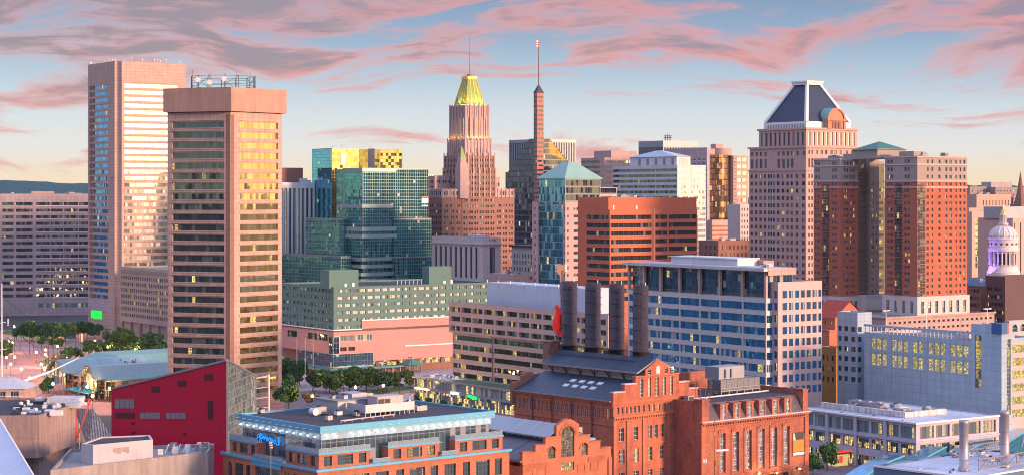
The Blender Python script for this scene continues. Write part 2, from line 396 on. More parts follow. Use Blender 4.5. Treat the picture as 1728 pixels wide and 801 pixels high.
# ------------------------------------------------------------- shared materials
M = {}
M['roof_dark'] = wallmat('roof_dark', (.055, .052, .06), .9, .2, (6, 12, .25), .2)
M['roof_grey'] = wallmat('roof_grey', (.24, .235, .23), .9, .2, (5, 9, .2), .15)
M['roof_pale'] = wallmat('roof_pale', (.44, .45, .47), .8, .3, (6, 10, .2), .25, streak=.3)
M['granite_pink'] = wallmat('granite_pink', (.47, .32, .26), .7, .15, (3.0, 1.95, .13), .4, streak=.2)
M['granite_rose'] = wallmat('granite_rose', (.42, .29, .26), .7, .15, (3.0, 2.1, .12), .35, streak=.2)
M['concrete'] = wallmat('concrete', (.32, .25, .22), .9, .16, (3.0, 1.9, .08), .25)
M['concrete_mauve'] = wallmat('concrete_mauve', (.43, .34, .345), .85, .16, (3, 2.1, .14), .3, streak=.2)
M['limestone'] = wallmat('limestone', (.52, .44, .41), .85, .12, (1.6, 1.2, .05), .2)
M['brick_tan'] = wallmat('brick_tan', (.36, .29, .25), .9, .16, (.6, .3, .04), .15)
M['brick_red'] = wallmat('brick_red', (.44, .135, .078), .9, .24, (.7, .36, .05), .16, streak=.2, soot=.6)
M['brick_orange'] = wallmat('brick_orange', (.48, .16, .088), .9, .20, (.7, .36, .05), .16, streak=.12, soot=.4)
M['brick_apartment'] = wallmat('brick_apartment', (.42, .13, .075), .9, .12, (.6, .3, .04), .12)
M['brick_brown'] = wallmat('brick_brown', (.27, .135, .10), .9, .2, (.6, .3, .04), .15)
M['metal_white'] = wallmat('metal_white', (.62, .62, .62), .5, .07, (1.2, 3, .05), .14, streak=.08)
M['metal_grey'] = wallmat('metal_grey', (.30, .31, .33), .45, .10, (1.2, 2.5, .05), .25, metal=.3)
M['panel_blue'] = wallmat('panel_blue', (.34, .37, .40), .5, .08, (2.4, 1.9, .05), .3, metal=.2)
M['white'] = plain('white_paint', (.7, .69, .66), .5)
M['frame_white'] = plain('frame_white', (.55, .53, .50), .5)
M['frame_grey'] = plain('frame_grey', (.26, .27, .28), .45, .4)
M['frame_dark'] = plain('frame_dark', (.06, .065, .07), .45, .4)
M['steel'] = plain('steel', (.32, .32, .33), .4, .6)
M['dark'] = plain('dark_metal', (.035, .035, .04), .6)
M['red_paint'] = plain('red_paint', (.55, .05, .03), .5)
M['copper'] = wallmat('copper_green', (.24, .42, .35), .6, .18, (.9, 50, .08), .3, streak=.2)
M['gold_light'] = plain('floodlight', (1, .72, .2), .5, 0, 9, (1, .66, .18))
M['slate'] = wallmat('slate_roof', (.05, .058, .078), .6, .18, (.8, .5, .05), .3)
G = {}
G['dark'] = glassmat('glass_dark', (.08, .10, .12), .72, .06, .10, (1.5, 60), (1.5, 50, .08, 0), (.07, .07, .07), bcol=(.12, .12, .12))
G['gold'] = glassmat('glass_tower', (.95, .86, .74), .92, .03, .03, (1.55, 60), (1.55, 50, .07, 0), (.2, .15, .13), tilt=.006, wave=.004)
G['office'] = glassmat('glass_office', (.10, .15, .15), .85, .09, .16, (1.5, 60), (3.0, 50, .10, 0), (.06, .06, .06), bcol=(.09, .11, .09), tilt=.006)
G['tealL'] = glassmat('glass_teal', (.05, .50, .64), .92, .03, .03, (1.5, 1.95), (1.5, 1.95, .14, .16), (.04, .16, .20), tilt=.006, wave=.006)
G['teal'] = glassmat('glass_green', (.06, .33, .36), .92, .012, .02, (1.6, 1.95), (1.6, 1.95, .22, .24), (.16, .30, .27), tilt=.006, wave=.008, clump=.5)
G['punch'] = glassmat('glass_window', (.07, .09, .12), .55, .04, .22, (50, 50), bcol=(.35, .34, .33), clump=0)
G['punchlit'] = glassmat('glass_window_evening', (.07, .09, .12), .55, .06, .16, (50, 50), bcol=(.22, .22, .23), clump=0)
G['blue'] = glassmat('glass_blue', (.08, .36, .70), .92, .09, .10, (1.45, 60), (1.45, 50, .07, 0), (.05, .08, .10), bcol=(.3, .38, .42), tilt=.022, wave=.02)
G['bluecurtain'] = glassmat('glass_blue_curtain', (.09, .20, .30), .9, .03, .06, (1.5, 2.4), (1.5, 2.4, .08, .09), (.10, .12, .13), tilt=.03, wave=.03)
G['pale'] = glassmat('glass_pale', (.09, .30, .42), .9, .05, .12, (1.5, 4.0), (1.5, 4.0, .09, .3), (.22, .34, .38), bcol=(.22, .42, .45), tilt=.01)
G['brown'] = glassmat('glass_bronze', (.32, .19, .12), .85, .08, .0, (1.6, 4.0), (1.6, 4.0, .14, .5), (.03, .025, .025), tilt=.02, wave=.03)
G['black'] = glassmat('glass_black', (.06, .085, .13), .85, .03, .04, (1.6, 3.9), (1.6, 3.9, .1, .9), (.10, .085, .09), tilt=.012)
G['shop'] = glassmat('glass_shop', (.22, .30, .33), .5, .38, .12, (1.6, 3.4), (1.6, 3.4, .12, .12), (.34, .33, .32), clump=.5, lstr=1.2)
G['shoplit'] = glassmat('glass_shop_lit', (.16, .22, .25), .6, .55, .1, (1.1, 1.7), (2.2, 3.4, .12, .12), (.12, .12, .12), clump=.35, lstr=1.5, lcol=(1, .68, .18))
G['garage'] = glassmat('glass_garage', (.3, .3, .2), .3, 1.3, .0, (1.2, 1.1), None, lcol=(.85, .78, .16), lstr=.85, clump=.1)
ST = dict(
    ribbon=Style(G['office'], name='ribbon_window'), ribdark=Style(G['dark'], name='ribbon_window'), ribgold=Style(G['gold'], name='ribbon_window'),
    ribblue=Style(G['blue'], name='ribbon_window'), punch=Style(G['punch'], M['frame_white'], 1, 2, .10), punchd=Style(G['punch'], M['frame_dark'], 2, 1, .10),
    punchlit=Style(G['punchlit'], M['frame_dark'], 2, 1, .1), tealc=Style(G['teal'], name='curtain_wall'), teall=Style(G['tealL'], name='curtain_wall'),
    bluec=Style(G['bluecurtain'], name='curtain_wall'), palec=Style(G['pale'], name='curtain_wall'), brownc=Style(G['brown'], name='curtain_wall'),
    blackc=Style(G['black'], name='curtain_wall'), shop=Style(G['shop'], name='shop_window'), shoplit=Style(G['shoplit'], name='shop_window'),
    strip=Style(G['punch'], M['frame_dark'], 1, 8, .18, name='window_strip'))
def rpx(S, y0, p, n, h, u=0, v=0): return [(S.z(y0 + i * p + h, u, v), S.z(y0 + i * p, u, v)) for i in range(n)]
def cr(S, *pp, v=0): return [(S.r(a, v), S.r(b, v)) for a, b in pp]
def cl(S, wl, *pp, u=0): return [(wl - S.l(a, u), wl - S.l(b, u)) for a, b in pp]
def curtain(z0, z1, a0, a1, st): return [([(z0, z1)], [(a0, a1)], st)]
def roofbits(root, x0, y0, x1, y1, z, n, seed, s=1.0, mats=None):
    """air handlers, vents and a hatch: each a part of the roof"""
    rr = random.Random(seed)
    for i in range(n):
        w, d, h = rr.uniform(1.5, 4.5) * s, rr.uniform(1.5, 3.5) * s, rr.uniform(1, 2.4) * s
        x, y = rr.uniform(x0, x1 - w), rr.uniform(y0, y1 - d)
        mb = MB(); mb.box(x, y, z + .3, x + w, y + d, z + h); mb.box(x + .1, y + .1, z - .1, x + .3, y + .3, z + .35); mb.box(x + w - .3, y + .1, z - .1, x + w - .1, y + .3, z + .35)
        if rr.random() < .6: mb.lathe(x + w / 2, y + d / 2, [(min(w, d) * .32, z + h), (min(w, d) * .32, z + h + .3), (min(w, d) * .1, z + h + .32)], 10, 1)
        for k in range(int(w / .5)): mb.box(x + .15 + k * .5, y - .03, z + .5, x + .35 + k * .5, y - .002, z + h - .2, 1)
        mb.build('air_handler', [M['metal_white'] if rr.random() < .5 else M['metal_grey'], M['dark']], root)
# ------------------------------------------------------------- left: long ribbon-window office block
def long_office():
    S = Site(-45, 1310, 12); r = S.root('office_building', 'long low mauve concrete office block with black ribbon windows beside the tallest left tower', 'office building')
    wr = S.r(151); zt = S.z(327); W = []
    rows = rpx(S, 341.5, 11.1, 15, 5.2); low = [(S.z(520), S.z(512.5))]
    mass(r, 'wall', rect(0, 0, wr, 45), 0, zt, {0: [(0, S.r(2), [(rows, cr(S, (-43, -2)), ST['ribdark'])]), (S.r(2), S.r(26), [(rows, cr(S, (4, 23)), ST['ribbon'])]),
        (S.r(26), S.r(57.5), [(rows, cr(S, (27, 55)), ST['ribdark'])], .8), (S.r(57.5), None, [(rows, cr(S, (61, 84), (85.5, 106.5), (108, 131.5), (133, 149.5)), ST['ribdark']), (low, cr(S, (63, 84), (87, 106), (109, 130), (133, 148)), ST['shop'])])]}, M['concrete_mauve'], M['roof_grey'], W)
    flush(r, W)
    part(r, 'penthouse', lambda m: m.box(S.r(52), 12, zt - 1, S.r(90), 30, zt + 1.6), M['granite_pink'])
    def led(m):
        for a, b in rows:
            m.box(S.r(60.5), -.18, a - .5, S.r(149.8), .05, a - .1)
    part(r, 'ledge', led, M['white'])
    roofbits(r, 5, 5, wr - 5, 40, zt - .9, 5, 3)
long_office()
# ------------------------------------------------------------- tall pink granite tower
def tall_tower():
    S = Site(197, 1180, 35); r = S.root('office_tower', 'tallest pink granite tower at left with bright mirrored window bands and blank top', 'tower')
    wr, wl = S.r(317.5), S.l(148.5); W = []; zt = S.z(103); p = 11.2
    rows = rpx(S, 141, p, 37, 6.2)
    c = 3.2
    poly = [(c, 0), (wr - c, 0), (wr, c), (wr, wl), (0, wl), (0, c), (1.3, c), (c, 1.3)]
    polyR = [(a0 - c, a1 - c) for a0, a1 in cr(S, (209.5, 300))]
    L5 = wl - c
    colL = cl(S, wl, (157.5, 182)); dk = cl(S, wl, (151.5, 157.3))
    rowsL = [(a, b) for a, b in rpx(S, 141, p, 33, 6.6)]
    mass(r, 'wall', poly, 0, zt, {0: [(0, None, [(rows, polyR, ST['ribgold'])], .35)], 4: [(0, None, [(rowsL, colL, ST['ribblue'])], .5)]}, M['granite_pink'], M['roof_grey'], W, par=1.5)
    flush(r, W)
    def band(m):
        for a, b in rows:
            m.box(c + polyR[0][0] + .05, -.12, a - 1.1, c + polyR[0][1] - .05, .03, a - .6)
        m.box(c + polyR[0][0] - .4, -.3, rows[0][1] + .8, c + polyR[0][1] + .4, .03, rows[0][1] + 1.15)
    part(r, 'ledge', band, M['granite_pink'])
    def recess_shade(m):
        for a, b in rowsL: m.box(-.12, S.l(157.3), a - .2, .03, S.l(151.5), b + .3)
    part(r, 'corner_recess_shade', recess_shade, M['brick_brown'])  # proud dark boxes; the recess is only its shade put into colour
    rr = random.Random(5)
    for i in range(16):
        x, y = rr.choice([(rr.uniform(1, wr - 1), .5), (.8, rr.uniform(4, wl - 1)), (rr.uniform(4, wr), wl - 2)])
        mb = MB(); h = rr.uniform(1.2, 3.2); mb.tube((x, y, zt - .2), (x, y, zt + h), .10, .06, 5); mb.box(x - .25, y - .25, zt + h * .6, x + .25, y + .25, zt + h * .6 + .4); mb.build('antenna', M['white'], r)
    # gate in the podium: green lit panel at the foot
    part(r, 'lit_sign', lambda m: m.box(-.25, S.l(172), S.z(541), .1 - .2, S.l(155), S.z(528)), plain('green_sign', (.0, .5, .02), .5, 0, 1.3, (0, .9, .03)))
    part(r, 'blank_wall', lambda m: m.box(-.15, 6, S.z(528), -.01, wl - .4, S.z(507)), M['concrete_mauve'])
tall_tower()
# ------------------------------------------------------------- pentagonal tower in front
def pentagon():
    Y = 745; X = (389 - 864) / F * Y; side = 27.4
    r = tag(empty('pentagonal_tower', X, Y, 0, R(49.5)), 'pentagonal pink concrete tower with overhanging blank cap in front of the tallest tower', 'tower')
    # near vertex at the origin, two visible sides at 108 degrees
    dirs = [R(2 + 72 * k) for k in range(5)]
    poly = [(0, 0)]
    for k in range(4): poly.append((poly[-1][0] + side * cos(dirs[k]), poly[-1][1] + side * sin(dirs[k])))
    zz = lambda py: zat(py, Y)
    W = []; p = 17.42
    rows = [(zz(205 + i * p + 10.2), zz(205 + i * p)) for i in range(27)]
    ztop = zz(189)
    def lat(dx, px):   # distance along a side to a photo column
        k = (px - 864) / F; return (k * Y - X) / (dx[0] - k * dx[1])
    a = R(49.5); dR = (cos(dirs[0] + a), sin(dirs[0] + a)); dL = (cos(dirs[4] + pi + a), sin(dirs[4] + pi + a))
    R0, R1 = lat(dR, 405), lat(dR, 469); L0, L1 = lat(dL, 378), lat(dL, 291)
    nch = 1.6
    spec = {0: [(0, None, [(rows, [(R0, R1)], Style(glassmat('glass_sunrise_amber', (.55, .46, .22), .9, .05, .08, (1.5, 60), (3.0, 50, .10, 0), (.06, .06, .06), bcol=(.10, .12, .09), tilt=.006), name='ribbon_window'))], .45)], 4: [(0, None, [(rows, [(side - L1, side - L0)], ST['ribbon'])], .45)],  # gold tint of the sun side stands in for the reflected sunrise
            1: [(0, None, [(rows, [(4, side - 4)], ST['ribbon'])], .45)], 3: [(0, None, [(rows, [(4, side - 4)], ST['ribbon'])], .45)]}
    mass(r, 'wall', poly, 0, ztop, spec, M['granite_pink'], M['roof_grey'], W, top=False); flush(r, W)
    cap = offset(poly, -1.5); cap2 = offset(poly, -2.2)
    part(r, 'cap', lambda m: m.prism(cap, zz(188), zz(147.5), 0, 1), [wallmat('granite_cap', (.40, .24, .18), .75, .16, (3, 12, .05), .2, streak=.2), M['roof_grey']])
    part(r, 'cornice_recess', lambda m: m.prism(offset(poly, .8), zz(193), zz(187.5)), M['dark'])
    # near-corner slot: flat strips with its shade as colour; thin ledges between floors
    def slot(m):
        u = Vector((cos(dirs[0]), sin(dirs[0]))); v = Vector((cos(dirs[4] + pi), sin(dirs[4] + pi)))
        n1 = Vector((u.y, -u.x)); n2 = Vector((-v.y, v.x))
        for (d, nn) in ((u, n1), (v, n2)):
            for k in (.25,):
                a_ = d * k; b_ = d * (k + 1.7)
                m.poly([(a_.x + nn.x * .02, a_.y + nn.y * .02, 0), (b_.x + nn.x * .02, b_.y + nn.y * .02, 0), (b_.x + nn.x * .02, b_.y + nn.y * .02, ztop - 1), (a_.x + nn.x * .02, a_.y + nn.y * .02, ztop - 1)])
    part(r, 'corner_groove_shade', slot, M['brick_brown'])
    def ledges(m):
        for k, (s0, s1, dd) in enumerate(((R0 - .3, R1 + .3, dirs[0]), (L0 - .3, L1 + .3, dirs[4] + pi))):
            d = Vector((cos(dd), sin(dd))); nn = Vector((d.y, -d.x)) * (1 if k == 0 else -1)
            for a_, b_ in rows:
                for zc, h, o in ((b_ + .42, .22, .34), (a_ - .35, .16, .22)):
                    p0, p1 = d * s0 + nn * .005, d * s1 + nn * .005; q0, q1 = p0 + nn * o, p1 + nn * o
                    pts = [(q0.x, q0.y), (q1.x, q1.y), (p1.x, p1.y), (p0.x, p0.y)]
                    if k: pts = pts[::-1]
                    m.prism(pts, zc, zc + h)
    part(r, 'ledge', ledges, M['granite_pink'])
    # roof-top aerial frame
    zc = zz(147.5); cx, cy = sum(p_[0] for p_ in poly) / 5, sum(p_[1] for p_ in poly) / 5
    ring = [(cx + 12.5 * cos(2 * pi * k / 14), cy + 12.5 * sin(2 * pi * k / 14)) for k in range(14)]
    def frame(m):
        for k in range(14):
            a_, b_ = ring[k], ring[(k + 1) % 14]
            m.tube((*a_, zc), (*a_, zc + 5.4), .13, n=4)
            for h in (1.5, 3.3, 5.2): m.tube((*a_, zc + h), (*b_, zc + h), .09, n=4)
            if k % 2: m.tube((*a_, zc + 1.5), (*b_, zc + 5.2), .07, n=4)
    part(r, 'aerial_frame', frame, M['dark'])
    rr = random.Random(3)
    for k in range(9):
        a_ = ring[(k * 3 + 8) % 14]; mb = MB(); h = rr.uniform(6, 8.5); mb.tube((a_[0] + .5, a_[1], zc), (a_[0] + .5, a_[1], zc + h), .09, .05, 4); mb.build('antenna', M['dark'], r)
    for k, z in ((7, 3.5), (8, 2.4), (9, 3.8)):
        a_ = ring[k]; mb = MB(); mb.tube((a_[0] - .3, a_[1] - .2, zc + z), (a_[0] - .9, a_[1] - .8, zc + z), 1.0, 1.0, 12); mb.build('dish', M['white'], r)
pentagon()
# ------------------------------------------------------------- low beige office left of the pentagonal tower
def low_beige():
    S = Site(300, 1090, 35); r = S.root('office_building', 'low beige concrete office with rows of small square windows between the two big left towers', 'office building')
    wl = S.l(203); W = []; zt = S.z(456)
    L0, L1 = wl - S.l(206), wl - S.l(281)
    cols = evenly(0.8, wl - .8, 26, (wl) / 26 * .6)
    rows = rpx(S, 472, 11.0, 7, 6.2)
    mass(r, 'wall', rect(0, 0, 40, wl), S.z(553), zt, {3: [(0, None, [(rows, cols, Style(G['punchlit']))], .5)], 0: [(0, None, [(rows, evenly(1, 39, 16, 1.5), Style(G['punchlit']))], .5)]}, M['brick_tan'], M['roof_grey'], W); flush(r, W)
    part(r, 'ground_floor', lambda m: m.box(1.5, 1.5, 0, 38, wl - 1, S.z(553)), [M['concrete']])
    def glaz(m): m.box(1.35, 4, S.z(552), 1.45, wl - 3, S.z(545))
    for k in range(7):
        y = 2 + k * (wl - 3) / 6; part(r, 'column', lambda m: m.box(0, y - 1, 0, 1.3, y, S.z(553)), M['concrete'])
    part(r, 'sunscreen', lambda m: [m.box(-.3, .6 + k * .9, S.z(468), -.02, 1.0 + k * .9, S.z(461)) for k in range(int(wl / .9) - 1)], M['brick_tan'])
    part(r, 'penthouse', lambda m: m.box(6, 1, zt - 1, 22, 8, zt + 4), M['concrete_mauve'])
low_beige()
# ------------------------------------------------------------- striped office right of the pentagonal tower
def striped_left():
    S = Site(470, 1190, 35); r = S.root('office_building', 'white vertically striped office tower squeezed between the pentagonal tower and the teal glass tower', 'office tower')
    wr = S.r(531); zt = S.z(308); W = []
    n = 8; cols = evenly(0.5, wr - .5, n, wr / n * .55)
    mass(r, 'wall', rect(0, 0, wr, 25), 0, zt, {0: [(0, None, [([(S.z(452), S.z(318))], cols, ST['strip']), ([(S.z(470), S.z(456))], [(1, wr - 1)], ST['ribbon'])], .8)], 3: [(0, None, [([(S.z(452), S.z(318))], evenly(.5, 24, 6, 1.8), ST['strip'])], .8)]}, M['metal_white'], M['roof_grey'], W); flush(r, W)
    part(r, 'penthouse', lambda m: m.box(2, 4, zt - 1, wr - 6, 20, S.z(283)), M['brick_brown'])
    part(r, 'roof_plant', lambda m: (m.box(wr - 9, 2, zt - 1, wr - 4, 8, S.z(301)), m.box(wr - 4, 3, zt - 1, wr - 1, 9, S.z(304))), M['metal_white'])
striped_left()
# ------------------------------------------------------------- teal glass tower and its stepped green glass neighbour
def teal_tower():
    S = Site(560, 1180, 27); r = S.root('glass_tower', 'flat topped teal glass tower with gold mirrored right side behind the stepped glass block', 'tower')
    wl, wr = S.l(526.5), S.r(606); W = []; zt = S.z(250)
    mass(r, 'wall', rect(0, 0, wr, wl), 0, zt, {0: [(0, None, curtain(0.5, zt - .5, .1, wr - .1, Style(glassmat('glass_sunrise_gold', (.44, .40, .19), .95, 0, 0, (1.8, 1.9), (1.8, 1.9, .12, .12), (.30, .25, .10), tilt=.008), name='curtain_wall')), .1)],  # mirrored sunrise is put into the gold tint of this side
         3: [(0, None, curtain(.5, zt - .5, .1, wl - .1, ST['teall']), .1)]}, M['frame_grey'], M['roof_grey'], W)
    S2v = -3.0
    x0 = S.r(606); x1 = S.r(641); x2 = S.r(680)
    mass(r, 'wing_wall', [(x0 + .05, 4), (x1 - 6, 4), (x1 - 3, 1), (x1 + .2, 1), (x2, 1), (x2, wl), (x0 + .05, wl)], 0, zt - .05, {2: [(0, None, curtain(.5, zt - .5, .1, 1e3, Style(glassmat('glass_olive', (.16, .17, .06), .9, 0, 0, (1.8, 1.9), (1.8, 1.9, .14, .14), (.12, .12, .08)), name='curtain_wall')), .1)], 0: [(0, None, curtain(.5, zt - .5, .05, 1e3, Style(glassmat('glass_olive', (.16, .17, .06), .9, 0, 0, (1.8, 1.9), (1.8, 1.9, .14, .14), (.12, .12, .08)), name='curtain_wall')), .1)],
         4 - 1: [(0, None, curtain(.5, zt - .5, .1, 1e3, Style(glassmat('glass_sunrise_dim', (.34, .31, .14), .95, 0, 0, (1.8, 1.9), (1.8, 1.9, .14, .14), (.12, .12, .08), tilt=.03), name='curtain_wall')), .1)]}, M['frame_grey'], M['roof_grey'], W)  # dim gold and olive tints likewise stand in for the mirrored sky
    flush(r, W)
    part(r, 'panel', lambda m: m.box(S.r(575), -.15, S.z(278), S.r(583), .02, S.z(258)), M['steel'])
    rr = random.Random(9)
    for i in range(6):
        x = rr.uniform(1, x2 - 1); mb = MB(); mb.tube((x, 2, zt - 1), (x, 2, zt + rr.uniform(1, 2.5)), .1, n=4); mb.build('antenna', M['red_paint'], r)
teal_tower()
def stepped_glass():
    S = Site(612, 1120, 38); r = S.root('glass_building', 'stepped dark green glass office block with pale horizontal bands behind the green hotel', 'office building')
    W = []; z = S.z
    def gl(name, x0, y0, x1, y1, pt, pb=480, st='tealc', chamfer=0):
        zt, zb = z(pt), 0
        poly = rect(x0, y0, x1, y1)
        sp = {0: [(0, None, curtain(zb + .3, zt - .6, .1, x1 - x0 - .1, ST[st]), .08)], 3: [(0, None, curtain(zb + .3, zt - .6, .1, y1 - y0 - .1, ST['tealc']), .08)], 1: [(0, None, curtain(zb + .3, zt - .6, .1, y1 - y0 - .1, ST[st]), .08)]}
        mass(r, name, poly, zb, zt, sp, M['frame_grey'], M['roof_grey'], W)
    # near corner of the middle prow is at px 612
    pr = S.r(668); pl = S.l(578)
    gl('core_wall', 0, 0, pr, pl, 283.5)
    gl('right_wall', pr + .05, 3, S.r(723, 3), 26, 283, st='tealc')
    gl('right_step_wall', pr - 2, -1.0, S.r(728, -1.0), 2.9, 369)
    gl('left_wall', 3, pl + .05, 30, S.l(560), 285)
    gl('left_step_wall', -3, S.l(590) + 2, 2.9, S.l(523), 369)
    gl('right_foot_wall', pr - 4, -6, S.r(742, -6), -1.1, 434)
    gl('left_foot_wall', -10, S.l(600), -3.1, S.l(492), 432)
    flush(r, W)
    band = wallmat('band_green', (.26, .36, .35), .5, .06, (3, 4, .06), .15, metal=.4)
    def bands(o, pa, pb, xr, yl):
        def f(m):
            zt, zb = z(pa), z(pb); t = .9 + o
            m.prism([(-t, -t), (xr, -t), (xr, -t + .7), (-t + .7, -t + .7), (-t + .7, yl), (-t, yl)], zb, zt)
        part(r, 'spandrel_band', f, band)
    bands(0, 345, 351, S.r(661), S.l(571)); bands(.3, 383, 390, S.r(667), S.l(563)); bands(.8, 395.5, 402, S.r(667), S.l(563))
    bands(1.0, 434, 440, S.r(668), S.l(562)); bands(1.6, 446, 452, S.r(672), S.l(558)); bands(2.6, 459, 465, S.r(680), S.l(552)); bands(3.4, 470, 476, S.r(686), S.l(548))
    bands(-.3, 284, 290, S.r(668), S.l(583))
    # little illuminated bank sign on the right part
    def sign(m):
        x0 = S.r(711.5, 3); x1 = S.r(722.3, 3); zt, zb = z(332), z(344); w = x1 - x0; h = zt - zb
        m.box(x0, 2.72, zt - h * .22, x1, 2.9, zt, 1)
        k = 0
        for a, b in ((.02, .10), (.16, .26), (.32, .38), (.42, .52), (.60, .68), (.76, .98)):
            m.box(x0 + w * a, 2.72, zb + h * (.05 * (k % 3)), x0 + w * b, 2.9, zb + h * .74, 0); k += 1
        for a in (.02, .30, .55, .8): m.box(x0 + w * a, 2.72, zb - 1.6, x0 + w * (a + .12), 2.9, zb - .9, 0)
    part(r, 'sign', sign, [plain('sign_white', (.8, .9, .95), .5, 0, 1.2, (.75, .9, 1)), plain('sign_red', (.7, .05, .03), .5, 0, .9, (.9, .08, .03))])
stepped_glass()
# ------------------------------------------------------------- art deco tower
def deco_tower():
    S = Site(746, 1195, 35); r = S.root('art_deco_tower', 'brick and stone art deco skyscraper with gold lit green copper crown and tall mast', 'skyscraper')
    W = []; z = S.z; brk = wallmat('brick_deco', (.30, .155, .12), .9, .16, (.9, .45, .05), .18, streak=.14)
    stone = wallmat('stone_deco', (.47, .33, .30), .85, .16, (1.1, .8, .05), .22, streak=.2)
    rows = rpx(S, 345, 9.75, 17, 4.6)
    st = Style(G['punchlit'], M['frame_dark'], 1, 2, .10)
    wr = S.r(868); wl = 15
    u0, u1 = S.r(779.5), S.r(835.5); D = 21.5
    nR = 6
    cB = pairs(0.6, u0 - .5, 3, 1.25, .55); cS = pairs(u0 + .3, u1 - .3, 6, 1.2, .5); cE = pairs(u1 + .6, wr - .6, 3, 1.25, .55)
    mass(r, 'base_wall', rect(0, 0, wr, wl), 0, z(333), {0: [(0, None, [(rows, cB + cS + cE, st)], .35)], 3: [(0, None, [(rows, pairs(.8, wl - .6, 3, 1.2, .5), st)], .35)]}, brk, M['roof_dark'], W)
    mass(r, 'base_crown_wall', rect(.01, .01, wr - .01, wl - .01), z(333), z(319), {0: [(0, None, [([(z(330), z(323))], cB + cE, st)], .3)], 3: [(0, None, [([(z(330), z(323))], pairs(.8, wl - .6, 3, 1.2, .5), st)], .3)]}, stone, M['roof_dark'], W)
    mass(r, 'rear_block_wall', rect(3, wl - 2, u0 + 6, wl + 22), 0, z(296), {3: [(0, None, [(rpx(S, 304, 9.75, 18, 4.6), pairs(.6, 23, 5, 1.2, .5), st)], .3)], 0: [(0, None, [(rpx(S, 304, 9.75, 1, 4.6), pairs(.6, 14, 3, 1.2, .5), st)], .3)]}, stone, M['roof_dark'], W)
    mass(r, 'east_block_wall', rect(u1, 6, wr - 7, 16), 0, z(298), {0: [(0, None, [([(z(314), z(308))], pairs(.6, wr - 7 - u1 - .6, 3, 1.2, .4), st)], .3)]}, stone, M['roof_dark'], W)
    # shaft and set-backs, all about one axis
    cx, cy = (u0 + u1) / 2, -.4 + D / 2
    def tier(nm, half, pt, pb, mat, cols, rws, style=st, rec=.35):
        x0, y0, x1, y1 = cx - half[0], cy - half[1], cx + half[0], cy + half[1]
        L = x1 - x0; L2 = y1 - y0
        mass(r, nm, rect(x0, y0, x1, y1), z(pb) if pb else 0, z(pt), {0: [(0, None, [(rws, cols(L), style)], rec)], 3: [(0, None, [(rws, cols(L2), style)], rec)], 1: [(0, None, [(rws, cols(L2), style)], rec)]}, mat, M['roof_dark'], W, par=.6)
        return x0, y0, x1, y1
    hx = (u1 - u0) / 2
    tier('shaft_wall', (hx, D / 2), 287, None, brk, lambda L: pairs(.3, L - .3, 6, 1.2, .5), rpx(S, 287.5, 9.75, 25, 4.6)[:24])
    h2 = 10.0
    tier('upper_shaft_wall', (hx - .5, D / 2 - .5), 262, 287, brk, lambda L: pairs(.3, L - .3, 6, 1.1, .5), rpx(S, 267.5, 9.75, 2, 4.8))
    arch = Style(glassmat('glass_floodlit', (.3, .25, .18), .5, .55, .0, (50, 50), None, lcol=(1, .62, .14), lstr=1.6, clump=0), stone, 1, 4, .22, arch=True, name='arched_window')
    a3 = tier('belfry_wall', (9.6, 9.6), 236, 262.3, stone, lambda L: pairs(.7, L - .7, 4, .95, .45), [(z(257.5), z(250))], Style(arch.glass, M['frame_dark'], 1, 2, .1))
    a4 = tier('arcade_wall', (8.6, 8.6), 176.5, 236.3, stone, lambda L: evenly(1.2, L - 1.2, 4, 1.9), [(z(229), z(197))], arch, .7)
    a5 = [W.append((Style(arch.glass, None, name='window'), .8, 2.2, 0, 0, 0, 0, 0)) for _ in ()]
    flush(r, W)
    # stone piers and finials running up the set-backs
    def piers(half, pb, pt, n, w, o, rise, nm):
        def f(m):
            x0, y0, x1, y1 = cx - half[0], cy - half[1], cx + half[0], cy + half[1]
            for k in range(n + 1):
                x = x0 + (x1 - x0) * k / n; m.box(x - w / 2, y0 - o, z(pb), x + w / 2, y0 - .01, z(pt) + rise)
                y = y0 + (y1 - y0) * k / n; m.box(x0 - o, y - w / 2, z(pb), x0 - .01, y + w / 2, z(pt) + rise); m.box(x1 + .01, y - w / 2, z(pb), x1 + o, y + w / 2, z(pt) + rise)
        part(r, nm, f, stone)
    piers((hx, D / 2), 333, 287, 6, .8, .35, 1.6, 'pier'); piers((hx - .5, D / 2 - .5), 286, 262, 6, .7, .4, 1.8, 'pier')
    piers((9.6, 9.6), 262, 236, 8, .8, .45, 1.6, 'pier'); piers((8.6, 8.6), 236, 176.5, 5, .9, .55, .9, 'pier'); piers((8.75, 8.75), 196, 176.5, 10, .45, .2, .3, 'cresting')
    def crest(m):
        for k in range(19):
            x = .3 + k * (wr - 1) / 18
            if not (u0 - 1 < x < u1 + 1): m.box(x - .25, -.4, z(335), x + .25, -.01, z(317.5))
        for k in range(7): y = .3 + k * (wl - 1) / 6; m.box(-.4, y - .25, z(335), -.01, y + .25, z(317.5))
    part(r, 'pier', crest, stone)
    # turret on the left side of the shaft, with a small copper pyramid
    tx, ty = cx - hx - 1.2, cy - D / 2 - .2
    part(r, 'turret', lambda m: (m.box(tx - 1.2, ty - 1.2, z(335), tx + 4.2, ty + 4.2, z(275)), m.box(tx - .6, ty - .6, z(275), tx + 3.6, ty + 3.6, z(265))), stone)
    cop = wallmat('copper_crown', (.22, .34, .09), .55, .3, (.8, 50, .08), .3, streak=.3)
    part(r, 'turret_roof', lambda m: m.frustum(rect(tx - .2, ty - .2, tx + 3.2, ty + 3.2), z(265), rect(tx + 1.3, ty + 1.3, tx + 1.7, ty + 1.7), z(247)), cop)
    # crown: steep copper roof with gilded ribs
    z0, z1 = z(176), z(130); b = 6.9; t_ = 3.1
